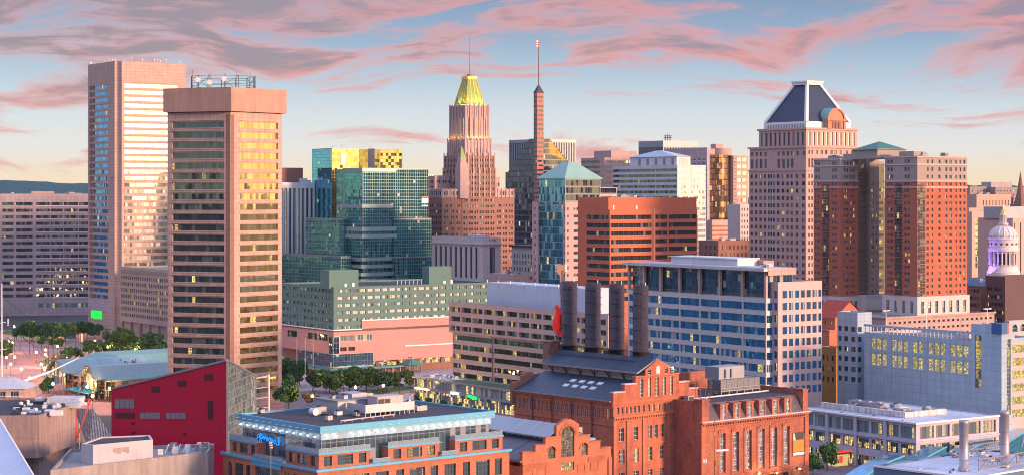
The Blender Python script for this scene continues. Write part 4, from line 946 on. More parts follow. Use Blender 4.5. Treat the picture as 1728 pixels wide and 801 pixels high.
# ------------------------------------------------------------- apartment towers on their podium
def balconies(root, u, v, du, dv, z0, p, n, d=(0, 0)):
    for k in range(n):
        mb = MB(); zz = z0 + k * p
        mb.box(u, v, zz, u + du, v + dv, zz + .18)
        t = .05
        for (a, b, c, e) in ((u, v, u + du, v + t), (u, v, u + t, v + dv)):
            mb.box(a, b, zz + 1.0, c, e, zz + 1.08, 1)
            L = max(c - a, e - b); m_ = int(L / .45)
            for j in range(m_ + 1):
                if c - a > e - b: x = a + (c - a - .04) * j / m_; mb.box(x, b, zz + .18, x + .04, e, zz + 1.0, 1)
                else: y = b + (e - b - .04) * j / m_; mb.box(a, y, zz + .18, c, y + .04, zz + 1.0, 1)
        mb.build('balcony', [M['concrete'], M['dark']], root)
plm = wallmat('plinth_white', (.55, .48, .45), .7, .08, (1.8, 1.2, .05), .15)
def apartment(c, label, segsL, segsR, pl, pr, ptop, pred, nf, Y=900, balc=()):
    S = Site(c, Y, 35); r = S.root('apartment_tower', label, 'apartment tower', 'paired brick apartment towers'); z = S.z; W = []
    wl, wr = S.l(pl), S.r(pr); z0 = z(500); zr = z(pred); zt = z(ptop); p = (zr - z0) / nf
    rows = [(z0 + p * (i + .28), z0 + p * (i + .80)) for i in range(nf)]
    rt = floors(zr + .3, zt - .9, 3, .25, .78)
    w = Style(G['punchlit'], M['frame_white'], 2, 1, .06); w1 = w
    poly = rect(0, 0, wr, wl)
    def segs(ss, rws, left):
        o = []
        for (a, b, cc) in ss:
            if left: ab = cl(S, wl, (a, b))[0]; cols = cl(S, wl, *cc)
            else: ab = cr(S, (a, b))[0]; cols = cr(S, *cc)
            o.append((max(0, ab[0]), ab[1], [(rws, [k for k in cols if k[1] - k[0] > 1.5], w), (rws, [], w1)] if 0 else [(rws, cols, w)], .35))
        return o
    mass(r, 'brick_wall', poly, z0, zr, {3: segs(segsL, rows, 1), 0: segs(segsR, rows, 0)}, M['brick_apartment'], M['roof_grey'], W, top=False)
    mass(r, 'upper_wall', offset(poly, .03), zr, zt, {3: segs(segsL, rt, 1), 0: segs(segsR, rt, 0)}, M['brick_tan'], M['roof_grey'], W)
    zp = z(534)
    mass(r, 'plinth_wall', offset(poly, -.8), 0, z0, {0: [(0, None, [([(zp + 1.5, z0 - 2.2)], evenly(1, wr + .6, max(3, int(wr / 4.2)), 1.9), Style(G['shop'], M['frame_dark'], 2, 3, .12))], .5)], 3: [(0, None, [([(zp + 1.5, z0 - 2.2)], evenly(1, wl + .6, max(3, int(wl / 4.2)), 1.9), Style(G['shop'], M['frame_dark'], 2, 3, .12))], .5)]}, plm, M['roof_pale'], W, par=.02)
    flush(r, W)
    part(r, 'string_course', lambda m: [m.prism([(-.3, -.3), (wr + .3, -.3), (wr + .3, 0 - .01), (-.01, -.01), (-.01, wl + .3), (-.3, wl + .3)], zz, zz + .55) for zz in (zr - .2, zr - p - .1, zr + (zt - zr) * .64, zt - .75)], M['limestone'])
    for (a, b, side) in balc:
        if side == 'L': y0, y1 = S.l(b), S.l(a); u, v, du, dv = -1.1, y0, 1.09, y1 - y0
        else: x0, x1 = S.r(a), S.r(b); u, v, du, dv = x0, -1.1, x1 - x0, 1.09
        balconies(r, u, v, du, dv, z0 + .1, p, nf)
        # dark glazed bay behind the balconies
        mb = MB()
        if side == 'L': mb.poly([(-.04, y1 - .1, z0 + .3), (-.04, y0 + .1, z0 + .3), (-.04, y0 + .1, zr - .6), (-.04, y1 - .1, zr - .6)])
        else: mb.poly([(x0 + .1, -.04, z0 + .3), (x1 - .1, -.04, z0 + .3), (x1 - .1, -.04, zr - .6), (x0 + .1, -.04, zr - .6)])
        mb.build('balcony_door_bay', G['balc'], r)
    return S, r, wl, wr, zt, z0, zr, p
G['balc'] = glassmat('glass_balcony', (.10, .11, .12), .4, .05, .25, (1.6, 3.06), (1.6, 3.06, .3, .55), (.12, .05, .035), bcol=(.2, .2, .2), clump=0)
def apartments():
    S, r, wl, wr, zt, z0, zr, p = apartment(1418, 'narrower left one of the two brick apartment towers, beside the stone tower', [(1373, 1384, ((1375.5, 1378.5), (1380, 1383))), (1384, 1402, ()), (1402, 1418, ((1404, 1408), (1409, 1412.5)))],
        [(1418, 1432, ((1424, 1427.5), (1428.5, 1432))), (1432, 1448, ((1434.5, 1438), (1439, 1442.5)))], 1373, 1448, 267, 306, 18, 905, balc=((1388, 1399, 'L'),))
    W = []; z = S.z
    # recessed link with a balcony stack, and the grey wing reaching the second tower
    xa, xb = wr + .05, S.r(1461, 5)
    mass(r, 'link_wall', rect(xa, 5, xb, 18), z0, z(268), {}, M['brick_tan'], M['roof_grey'], W)
    balconies(r, xa + .3, 3.9, xb - xa - .6, 1.09, z0 + .1, p, 20)
    xc = S.r(1482, 3); rows = [(z0 + p * (i + .28), z0 + p * (i + .80)) for i in range(18)]
    mass(r, 'grey_wing_wall', rect(xb, 2.5, xc, 20), z0, z(258), {0: [(0, None, [(rows, [((xc - xb) * .2, (xc - xb) * .45), ((xc - xb) * .7, (xc - xb) * .82)], Style(G['punchlit'], M['frame_white'], 1, 1, .1))], .25)], 3: [(0, None, [(rows, [(8, 10), (13, 15)], Style(G['punchlit'], M['frame_white'], 1, 1, .1))], .25)]}, M['brick_tan'], M['roof_grey'], W)
    xd = S.r(1495, 8)
    mass(r, 'stair_wall', rect(xc, 9, xd, 20), z0, z(270), {0: [(0, None, curtain(z0 + 1, z(275), .5, xd - xc - .5, Style(glassmat('glass_stair', (.1, .12, .1), .5, .30, 0, (1.5, 3.06), (1.5, 3.06, .2, 1.5), (.08, .07, .04), clump=0), name='stair_window')), .1)]}, M['brick_tan'], M['roof_grey'], W)
    flush(r, W)
    roofbits(r, 3, 3, wr - 3, wl - 3, zt - .9, 4, 23)
    S, r, wl, wr, zt, z0, zr, p = apartment(1548, 'broader right one of the two brick apartment towers, green pyramid on its roof', [(1493, 1509, ((1497, 1501), (1502.5, 1506.5))), (1509, 1524, ()), (1524, 1542, ((1526, 1530), (1531.5, 1535.5))), (1542, 1549, ())],
        [(1549, 1562, ()), (1562, 1578, ((1563.5, 1567), (1571, 1574.5))), (1578, 1592, ((1583, 1587),)), (1592, 1610, ((1594.5, 1598.5), (1602, 1606))), (1610, 1632, ((1611.5, 1614.5), (1618.5, 1622), (1625.5, 1629)))], 1493, 1632, 263, 306, 18, 880, balc=((1510, 1522, 'L'), (1549, 1561, 'R')))
    z = S.z
    cx, cy = S.r(1560, 14), 16
    xm = S.r(1504, 14) ; X0, X1 = S.r(1478, 22), S.r(1531, 22)
    part(r, 'pyramid_base', lambda m: m.box(X0 + 1, 22, zt - 1, X1 - 1, 22 + (X1 - X0) * .8, z(251, 0, 22)), M['brick_tan'])
    yb = 21.5; ye = yb + (X1 - X0) * .8
    part(r, 'green_pyramid', lambda m: m.frustum(rect(X0, yb, X1, ye), z(252.5, 0, 22), rect((X0 + X1) / 2 - .1, (yb + ye) / 2 - .1, (X0 + X1) / 2 + .1, (yb + ye) / 2 + .1), z(238, 0, 22)), wallmat('green_tin', (.03, .16, .12), .5, .1, (.8, 60, .1), .2))
    roofbits(r, 4, 3, wr - 6, 10, zt - .9, 6, 40, 1.2)
    part(r, 'setback_wall', lambda m: m.box(3, 5, zt - 1, S.r(1560, 5), 14, zt + 2.2), M['brick_tan'])
    # podium with parking decks
    S = Site(1500, 850, 35); r = S.root('parking_podium', 'pale pink podium with open parking decks at the foot of the brick apartment towers', 'podium'); z = S.z; W = []
    wr, wl = S.r(1678), S.l(1388)
    rows = [(z(554 - 4), z(546)), ]
    zt = z(536); rr_ = floors(zt - 12.5, zt - 1.2, 4, .45, .8)
    mass(r, 'deck_wall', rect(-2, 0, wr, wl + 6), 0, zt, {0: [(0, None, [(rr_, evenly(1, wr + 1, 22, 1.5), Style(G['punchlit'], name='window'))], .5)], 3: [(0, None, [(rr_[:2], evenly(1, wl + 3, 12, 2.6), Style(G['punchlit']))], .5)]}, M['granite_rose'], M['roof_grey'], W, par=1.1)
    X0, X1 = 1.5, S.r(1656, 3)
    0 and mass(r, 'plinth_wall', rect(X0, 3, X1, 40), zt - 1.1, z(499), {0: [(0, None, [([(z(527), z(507))], evenly(1, X1 - X0 - 1, 11, 2.2), Style(G['shop'], M['frame_dark'], 2, 2, .12))], .6)]}, M['granite_rose'], M['roof_grey'], W)
    Y0 = 6.0
    0 and mass(r, 'hall_wall', rect(5, 40.05, 30, wl + 5), zt - 1.1, z(505, 5, 45), {3: [(0, None, [([(z(527, 5, 45), z(511, 5, 45))], evenly(1, wl - 38, 8, 3), Style(G['shop'], M['frame_dark'], 2, 2, .12))], .6)]}, M['granite_rose'], M['roof_grey'], W)
    flush(r, W)
    part(r, 'cornice', lambda m: m.prism([(-2.6, -.6), (wr + .6, -.6), (wr + .6, -.02), (-2.02, -.02), (-2.02, wl), (-2.6, wl)], zt - .2, zt + .45), M['granite_rose'])
apartments()
# ------------------------------------------------------------- right background
def right_background():
    S = Site(1680, 2300, 25); r = S.root('hospital_block', 'far beige institutional block with a grid of windows below the right hills', 'building'); z = S.z; W = []
    mass(r, 'wall', rect(0, 0, S.r(1760), 40), 0, z(316), {0: [(0, None, [(rpx(S, 321, 6.5, 6, 2.8), evenly(1, S.r(1760), 15, 1.9), Style(G['punch']))])]}, M['concrete'], M['roof_grey'], W)
    mass(r, 'left_wall', rect(-28, 12, 0, 50), 0, z(315), {0: [(0, None, [(rpx(S, 321, 6.5, 6, 2.8), evenly(1, 27, 6, 1.9), Style(G['punch']))])]}, M['concrete'], M['roof_grey'], W)
    flush(r, W); part(r, 'penthouse', lambda m: m.box(0, 8, z(317), S.r(1715), 26, z(307)), M['concrete_mauve'])
    S = Site(1648, 1500, 35); r = S.root('office_building', 'blank sunlit salmon brick block above the green lit construction bays', 'building'); z = S.z; W = []
    mass(r, 'wall', rect(0, 0, S.r(1707), S.l(1625)), 0, z(328), {0: [(0, None, [([(z(347), z(338))], evenly(6, S.r(1707) - 2, 9, 1.0), Style(G['punchlit']))])]}, wallmat('brick_salmon', (.50, .32, .25), .85, .08, (1.2, 1, .05), .1), M['roof_grey'], W); flush(r, W)
    roofbits(r, 2, 2, 20, 8, z(328) - .9, 4, 77, 1.2)
    S = Site(1640, 1150, 35); r = S.root('office_building', 'salmon building with green lit open bays between the brick tower and the white dome', 'building'); z = S.z; W = []
    wr = S.r(1706)
    st = Style(glassmat('glass_green_lit', (.1, .12, .08), .3, .75, 0, (2.0, 3.0), (2.0, 3.0, .3, .5), (.05, .05, .04), lcol=(.85, .85, .12), lstr=1.8, clump=.2), name='lit_bay')
    mass(r, 'wall', rect(0, 0, wr, S.l(1620)), 0, z(357), {0: [(0, None, [(rpx(S, 371, 10.3, 8, 8.6), cr(S, (1646, 1655), (1657, 1671), (1674, 1690)), st)], .8)]}, wallmat('stucco_salmon', (.52, .36, .29), .85, .08), M['roof_grey'], W); flush(r, W)
    part(r, 'roof_tier', lambda m: m.box(2, 4, z(358), wr - 3, 14, z(351)), M['granite_pink'])
    S = Site(1709, 1080, 35); r = S.root('office_building', 'salmon building with tall vertical window strips at the right edge behind the dome', 'building'); z = S.z; W = []
    wr = S.r(1775)
    mass(r, 'wall', rect(0, 0, wr, 25), 0, z(368), {0: [(0, None, [([(z(465), z(376))], [(1.2, 1.9), (6, 7), (10, 10.8), (15, 16)], Style(G['dark'], name='window_strip'))], .6)]}, wallmat('stucco_pink', (.55, .37, .31), .85, .08), M['roof_grey'], W); flush(r, W)
    part(r, 'upper_storey', lambda m: m.box(-1, 6, z(369), wr, 20, z(349)), M['panel_blue'])
    # church steeple
    x, y = wpt(1722, 1350); r = tag(empty('church_steeple', x, y, 0, R(35)), 'dark pointed church steeple cut by the right edge of the picture', 'steeple')
    zz = lambda p_: zat(p_, 1350)
    part(r, 'tower', lambda m: m.box(-5, -5, 0, 5, 5, zz(345)), M['brick_brown'])
    part(r, 'spire', lambda m: (m.lathe(0, 0, [(4.6, zz(345)), (2.4, zz(325)), (.15, zz(290))], 8), [m.lathe(4 * a, 4 * b, [(.7, zz(350)), (.7, zz(336)), (.05, zz(327))], 6) for a in (-1, 1) for b in (-1, 1)]), M['brick_brown'])
    # domed city hall
    Y = 1020; x, y = wpt(1693, Y); r = tag(empty('city_hall', x, y, 0, R(35)), 'white domed hall tower with a gilded lantern and violet light on its left side', 'domed building')
    k = Y / F; zz = lambda p_: zat(p_, Y); wh = wallmat('marble_white', (.66, .58, .55), .7, .08, (1.2, 1.0, .04), .1)
    part(r, 'roof_block', lambda m: (m.box(-16, -14, 0, 26, 24, zz(478)), m.frustum(rect(-16, -14, 26, 24), zz(478), rect(-9, -7, 12, 12), zz(468))), [wallmat('slate_blue', (.08, .14, .19), .6, .15, (1, 1, .05), .2)])
    part(r, 'base_drum', lambda m: (m.lathe(0, 0, [(28 * k, zz(480)), (28 * k, zz(458)), (26 * k, zz(457)), (24 * k, zz(450)), (24 * k, zz(448)), (20.5 * k, zz(447.5)), (20.5 * k, zz(424)), (25.5 * k, zz(423)), (25.5 * k, zz(418)), (24 * k, zz(418)), (24 * k, zz(404)), (26 * k, zz(403)), (25 * k, zz(401)), (21.5 * k, zz(401))], 32)), wh)
    part(r, 'dome', lambda m: m.lathe(0, 0, [(21.5 * k, zz(401))] + [(21.5 * k * cos(a) + 2 * k, zz(401) + 21 * k * sin(a)) for a in [pi / 2 * i / 8 for i in range(1, 8)]] + [(7 * k, zz(380)), (8.5 * k, zz(379)), (8.5 * k, zz(376.5)), (4 * k, zz(376)), (4 * k, zz(364)), (6 * k, zz(363.5)), (5.5 * k, zz(361)), (3.5 * k, zz(360))], 32), wh, False)
    part(r, 'dome_rib', lambda m: [m.tube((cos(t) * (21.5 * k * cos(a) + 2 * k), sin(t) * (21.5 * k * cos(a) + 2 * k), zz(401) + 21 * k * sin(a)), (cos(t) * (21.5 * k * cos(a + .19) + 2 * k), sin(t) * (21.5 * k * cos(a + .19) + 2 * k), zz(401) + 21 * k * sin(a + .19)), .22, n=4) for t in [2 * pi * q / 16 for q in range(16)] for a in [.19 * j for j in range(8)]], wh)
    part(r, 'column', lambda m: [m.tube((cos(t) * 23 * k, sin(t) * 23 * k, zz(447)), (cos(t) * 23 * k, sin(t) * 23 * k, zz(423.5)), .36, n=6) for t in [2 * pi * q / 20 for q in range(20)]], wh)
    part(r, 'lantern_column', lambda m: [m.tube((cos(t) * 5.6 * k, sin(t) * 5.6 * k, zz(376.5)), (cos(t) * 5.6 * k, sin(t) * 5.6 * k, zz(364)), .2, n=5) for t in [2 * pi * q / 8 for q in range(8)]], wh)
    def wins(m):
        for q in range(20):
            t = 2 * pi * (q + .5) / 20; rr_ = 20.9 * k; c_, s_ = cos(t), sin(t); a = .55
            m.poly([(rr_ * c_ + s_ * a, rr_ * s_ - c_ * a, zz(445)), (rr_ * c_ - s_ * a, rr_ * s_ + c_ * a, zz(445)), (rr_ * c_ - s_ * a, rr_ * s_ + c_ * a, zz(427)), (rr_ * c_ + s_ * a, rr_ * s_ - c_ * a, zz(427))])
        for q in range(16):
            t = 2 * pi * (q + .5) / 16; rr_ = 24.6 * k; c_, s_ = cos(t), sin(t)
            m.poly([(rr_ * c_ + s_ * .62 * cos(j), rr_ * s_ - c_ * .62 * cos(j), zz(411) + .62 * sin(j)) for j in [2 * pi * i / 10 for i in range(10)]])
    part(r, 'window', wins, M['dark'])
    part(r, 'gilded_cap', lambda m: m.lathe(0, 0, [(5.2 * k, zz(361)), (3.8 * k, zz(356)), (1.4 * k, zz(353)), (.4 * k, zz(345))], 16), plain('gilding', (.75, .5, .1), .3, .8))
    for (dx, dy) in ((-17, 2), (-16, 9)):
        l = bpy.data.lights.new('violet_lamp', 'SPOT'); l.energy = 16000; l.color = (.30, .12, 1); l.spot_size = R(60); l.shadow_soft_size = .5
        o = bpy.data.objects.new('violet_lamp', l); C.objects.link(o); o.parent = r; o.location = (dx, dy, zz(470)); o.rotation_euler = (Vector((-6, 3, zz(432))) - Vector((dx, dy, zz(470)))).to_track_quat('-Z', 'Y').to_euler()
    S = Site(1696, 930, 35); r = S.root('brick_building', 'dark brown brick building with large windows below the white dome', 'building'); z = S.z; W = []
    mass(r, 'wall', rect(0, 0, S.r(1790), S.l(1663)), 0, z(466), {3: [(0, None, [(rpx(S, 485, 13, 6, 6), evenly(1, S.l(1663) - 1, 5, 1.8), ST['punchlit'])])]}, wallmat('brick_purple', (.14, .085, .085), .9, .12, (.6, .3, .04), .15), M['roof_grey'], W); flush(r, W)
    S = Site(1655, 960, 35); r = S.root('brick_building', 'small dark building with a blue slate roof and chimneys left of the brown brick building', 'building'); z = S.z; W = []
    mass(r, 'wall', rect(0, 0, 14, S.l(1634)), 0, z(482), {3: [(0, None, [(rpx(S, 488, 12, 5, 6), evenly(1, S.l(1634) - 1, 3, 1.5), ST['punchlit'])])]}, M['brick_brown'], M['slate'], W); flush(r, W)
    part(r, 'roof', lambda m: m.frustum(rect(-.3, -.3, 14.3, S.l(1634) + .3), z(482.5), rect(4, 4, 10, 9), z(472)), wallmat('slate_blue2', (.08, .15, .20), .6, .15, (1, 1, .05), .2))
    part(r, 'chimney', lambda m: m.box(2, 2, z(482), 3.6, 3.6, z(470)), M['limestone'])
    S = Site(1703, 760, 35); r = S.root('arcade_building', 'small pale blue building with arched openings right of the garage tower', 'building'); z = S.z; W = []
    mass(r, 'wall', rect(0, 0, 30, S.l(1695)), 0, z(541), {0: [(0, None, [([(z(560), z(547))], evenly(1, 24, 5, 3), Style(G['punchlit'], M['frame_white'], 2, 1, .1, arch=True))], .5)]}, M['panel_blue'], M['roof_pale'], W); flush(r, W)
right_background()
# ------------------------------------------------------------- middle distance
def hotel():
    S = Site(563, 885, 35); r = S.root('hotel', 'long green hotel slab with white curtained windows on a salmon podium', 'hotel'); z = S.z; W = []
    wl, wr = S.l(470), S.r(826); gg = wallmat('hotel_green', (.095, .185, .165), .7, .08, (2.4, 3.1, .07), .2)
    zt = z(484); zb = z(558)
    p = 12.35; nL = 15; nR = 21
    gw = glassmat('glass_hotel', (.24, .36, .36), .55, .06, .55, (1.3, 50), (1.3, 50, .1, 0), (.05, .07, .07), bcol=(.62, .62, .58), clump=0)
    st = Style(gw, M['frame_dark'], 3, 1, .09); rows = rpx(S, 488, p, 6, 5.4)
    dk = Style(G['dark'], M['frame_dark'], 3, 1, .09)
    dark2 = [(a - 2.0, a - .35) for a, b in rows if True]
    mass(r, 'slab_wall', rect(0, 0, wr, wl), zb - .5, zt, {0: [(0, None, [(rows, evenly(1.5, wr - .5, nR, (wr - 2) / nR * .72), st)], .35)], 3: [(0, None, [(rows, evenly(.5, wl - 1, nL, (wl - 1.5) / nL * .6), st)], .35)]}, gg, M['roof_dark'], W, par=.8)
    part(r, 'dark_spandrel', lambda m: [m.box(-.02, u0, a, -.01, u1, b) for a, b in dark2[1:6] for (u0, u1) in [(1.2, wl - .6)]] , G['dark']) if 0 else None
    pk = wallmat('podium_salmon', (.48, .25, .22), .75, .07, (2.2, 1.6, .06), .14, streak=.08)
    z2 = z(629)
    X = S.r(763)
    # podium: salmon walls over a glazed corner
    yl2 = S.l(470)
    mass(r, 'podium_wall', [(0, 0), (X + 4, 0), (X + 4, wl), (0, wl)], z(597), z(556), {0: [(0, None, [([(z(576), z(566.5))], cr(S, (574, 598), (601, 627)), ST['shop']), ([(z(592.5), z(586))], cr(S, (574, 585), (588, 599)), ST['ribdark'])] + [([(z(592.5), z(586))], cr(S, (601, 612), (616, 627), (630, 641), (644, 655), (658, 669), (672, 683)), Style(G['shoplit'], name='lit_window')), ([(z(592.5), z(586))], cr(S, (686, 696), (699, 710), (713, 724), (728, 739), (742, 752)), ST['ribbon'])], .5)],
        3: [(0, None, [([(z(576), z(565))], cl(S, wl, (485, 501), (519, 535), (538, 553)), ST['ribbon'])], .5)]}, pk, M['roof_grey'], W, par=.4)
    X6 = S.r(610)
    mass(r, 'raised_wall', [(X6, -.4), (X + 4, -.4), (X + 4, -.05), (X6, -.05)], z(556), z(541.5), {}, pk, pk, W, top=False)
    part(r, 'coping', lambda m: (m.box(X6, -.7, z(542.5), X + 4, .2, z(541)), m.box(-.3, -.6, z(557.3), X6, .0, z(555.6)), m.box(-.6, -.6, z(557.3), -.02, wl, z(555.6))), M['white'])
    part(r, 'coping', lambda m: m.box(S.r(682), -.55, z(590), X + 4, -.02, z(588)), M['white'])
    mass(r, 'lower_wall', rect(3, 3, X + 4, wl), 0, z(597) - .02, {0: [(0, None, [([(z(622), z(606))], cr(S, (600, 625), (630, 660), (665, 690), (700, 735), (740, 752), v=3), ST['shoplit'])], .4)], 3: [(0, None, [([(z(624), z(598))], cl(S, wl - 3, (500, 560)), ST['bluec'])], .2)]}, M['brick_brown'], M['roof_grey'], W, top=False)
    mass(r, 'right_lower_wall', [(S.r(630), -.0), (X + 4, 0), (X + 4, 2.9), (S.r(630), 2.9)], z(612), z(597.02), {}, pk, pk, W, top=False)
    # glazed corner
    ga, gb = S.r(629), S.l(505)
    mass(r, 'corner_glazing_wall', [(-.5, -.5), (ga, -.5), (ga, -.02), (-.02, -.02), (-.02, gb), (-.5, gb)], z(620), z(597), {0: [(0, None, curtain(z(619), z(597.5), .05, ga + .4, ST['bluec']), .02)], 5: [(0, None, curtain(z(619), z(597.5), .05, gb + .4, ST['bluec']), .02)]}, M['frame_grey'], M['roof_dark'], W, top=False)
    gy = S.l(556); gx = S.r(573)
    mass(r, 'prow_glazing_wall', [(-.45, -.45), (gx, -.45), (gx, -.02), (-.02, -.02), (-.02, gy), (-.45, gy)], z(597), z(567), {0: [(0, None, curtain(z(596.5), z(568), .05, gx, ST['bluec']), .02)], 5: [(0, None, curtain(z(596.5), z(568), .05, gy, ST['bluec']), .02)]}, M['frame_grey'], M['roof_dark'], W, top=False)
    flush(r, W)
    part(r, 'canopy', lambda m: (m.prism([(-6, -6), (S.r(700), -6), (S.r(700), -.6), (-.6, -.6), (-.6, S.l(530)), (-6, S.l(530))], z(623), z(620))), wallmat('canopy_teal', (.05, .20, .20), .4, .1, (2, 2, .1), .3))
    a, b = S.r(672), S.r(697)
    part(r, 'porte_cochere', lambda m: (m.frustum(rect(a, -9, b, -.6), z(620) + .05, rect(a + 3, -6, b - 3, -3), z(611)), [m.box(x, y, 0, x + .6, y + .6, z(621)) for x in (a + .5, b - 1) for y in (-8.6, -2)]), wallmat('canopy_teal2', (.07, .22, .20), .4, .1, (1, 1, .1), .3))
    for k in range(9): x = 4 + k * (S.r(690) - 4) / 9; part(r, 'column', lambda m: m.box(x, -5, 0, x + .7, -4.3, z(622)), M['concrete'])
    # rooftop boxes
    for (pc, p0, p1, t) in ((555.5, 540, 605, 456), (724, 716, 762, 450)):
        # box whose near corner stands at photo column pc on the front edge
        v = 1.5; x0 = S.r(pc, v); x1 = S.r(p1, v); d = S.l(p0, x0) - v
        part(r, 'stair_tower', lambda m: m.box(x0, v, zt - .9, x1, v + max(d, 6), z(t, x0, 0)), gg)
        part(r, 'roof_door', lambda m: (m.box(x0 + 8, v - .1, zt - .8, x0 + 9.2, v - .01, zt + 1.4), m.box(x0 + 12, v - .1, zt - .8, x0 + 13.2, v - .01, zt + 1.6)), M['white'])
    for k in range(7):
        x = S.r(672) + k * 2.2; mb = MB(); mb.tube((x, 1.2, zt - .8), (x + .5, 1.2, zt + 2.4), .09, n=4); mb.build('antenna', M['white'], r)
hotel()
def beige_ribbon():
    S = Site(1026, 740, 35); r = S.root('office_building', 'beige concrete office with receding ribbon windows and a pale screened roof plant behind the guitar', 'office building'); z = S.z; W = []
    wl, wr = S.l(757.5), S.r(1040); bg = wallmat('concrete_beige', (.50, .37, .32), .85, .10, (3.0, 1.5, .07), .25, streak=.2)
    zt = z(531)
    gl = glassmat('glass_beige', (.11, .14, .11), .78, .30, .06, (1.35, 60), (1.35, 50, .1, 0), (.05, .05, .04), tilt=.02, wave=.03, clump=.75, lstr=.95, lcol=(1, .74, .22))
    st = Style(gl, name='ribbon_window'); p = 17.6 * 740 / F
    top = zt - 1.9
    rows = [(top - i * p - 2.05, top - i * p) for i in range(10)]
    low = rows[3:]; hi = rows[:3]
    cols4 = [(.8, wl * .27), (wl * .27 + .5, wl * .5), (wl * .5 + .5, wl * .75), (wl * .75 + .5, wl - 1)]
    n = 13; colsH = [(a, b) for a, b in evenly(.8, wl - .6, n, (wl - 1.4) / n * .86)]
    mass(r, 'upper_wall', rect(0, 0, wr, wl), rows[2][0] - .8, zt, {3: [(0, None, [(hi[:1] + hi[1:], colsH, st)], 1.4)], 0: [(0, None, [(hi, [(1, wr - .5)], st)], .5)]}, bg, M['roof_pale'], W)
    mass(r, 'lower_wall', [(1.6, 1.6), (wr, 1.6), (wr, wl - 1.5), (.9, wl - 1.5), (.9, wl * .72), (1.6, wl * .72)], 0, rows[2][0] - .8, {3: [(0, None, [(low, [(0.5, wl)], st)], .5)], 5: [(0, None, [(low, [(.6, wl * .36), (wl * .36 + .1, wl * .72 - .8)], st)], .5)], 0: [(0, None, [(low, [(1, wr - 2)], st)], .5)]}, bg, M['roof_pale'], W, top=False)
    flush(r, W)
    def rail(m):
        for (a, b) in hi: m.box(-.02, .5, a - .0, .03, wl - .5, a + .05)
    v0, v1 = S.l(990, 6), S.l(822, 6)
    zz = z(512.5, 6, v0)
    part(r, 'plant_screen', lambda m: m.box(6, v0, zt - 1, 6 + 12, v1, z(475.5, 6, v1)), wallmat('screen_blue', (.42, .52, .62), .5, .05, (3, 2.2, .04), .12))
    for k in range(9):
        y = v0 + 1 + k * (v1 - v0 - 2) / 8 + random.uniform(-1, 1); zs = z(475.5, 6, v1)
        mb = MB(); mb.tube((5.8, y, zs - 2), (5.8, y, zs + 1.2), .08, n=4); mb.box(5.55, y - .14, zs - .6, 5.75, y + .14, zs + 1); mb.build('antenna', M['white'], r)
beige_ribbon()
def green_roof_shop():
    # long low glass shop range with planted roof, running from near right to far left
    a = gpt(893, 708); b = gpt(697, 676)
    S = Site(896, 712, 35); r = S.root('shop_building', 'low two storey glass shop building with a planted roof in front of the beige office', 'shop'); z = S.z; W = []
    wl = S.l(699); wr = 12; zt = z(662)
    n = 8; st = ST['shop']; sl_ = Style(G['shoplit'], name='lit_shop_window')
    c8 = evenly(0, wl, n, wl / n - .9)
    zf = zt * .52
    mass(r, 'wall', rect(0, 0, wr, wl), 0, zt, {3: [(0, None, [([(zf + .6, zt - .9)], c8, st), ([(.3, zf - .3)], c8, sl_)], .35)], 0: [(0, None, [([(zf + .6, zt - .9), (.3, zf - .3)], evenly(0, wr, 2, 4.6), st)], .35)]}, wallmat('frame_blue_grey', (.22, .24, .28), .5, .08), M['roof_pale'], W, par=.35); flush(r, W)
    g = part(r, 'planted_roof', lambda m: m.box(2, 3, zt - .34, wr - 2, wl * .72, zt - .1), wallmat('sedum', (.07, .10, .04), .95, .5))
    part(r, 'roof_coping', lambda m: m.prism([(-.5, -.5), (wr, -.5), (wr, -.02), (-.02, -.02), (-.02, wl + .5), (-.5, wl + .5)], zt - .55, zt + .12), M['frame_grey'])
    part(r, 'shop_sign', lambda m: m.box(-.55, wl * .86, zf - .2, -.06, wl * .985, zf + .5), plain('sign_warm', (.9, .6, .3), .5, 0, 2.0, (1, .68, .32)))
    part(r, 'shop_sign', lambda m: [m.box(-.55, wl * (.60 + .017 * k), zf - .1, -.06, wl * (.612 + .017 * k), zf + .75) for k in range(4)], plain('sign_white', (.8, .9, .9), .5, 0, 2.2, (.9, 1, .95)))
    part(r, 'shop_sign', lambda m: [m.box(-.55, wl * (.44 + .02 * k), zf - .9 + .2 * k, -.06, wl * (.457 + .02 * k), zf + .15 + .12 * k) for k in range(4)], plain('sign_green', (0, .8, .1), .5, 0, 1.4, (.0, 1, .15)))
    roofbits(r, 2, wl * .76, wr - 2, wl - 4, zt - .3, 9, 5, .55)
green_roof_shop()
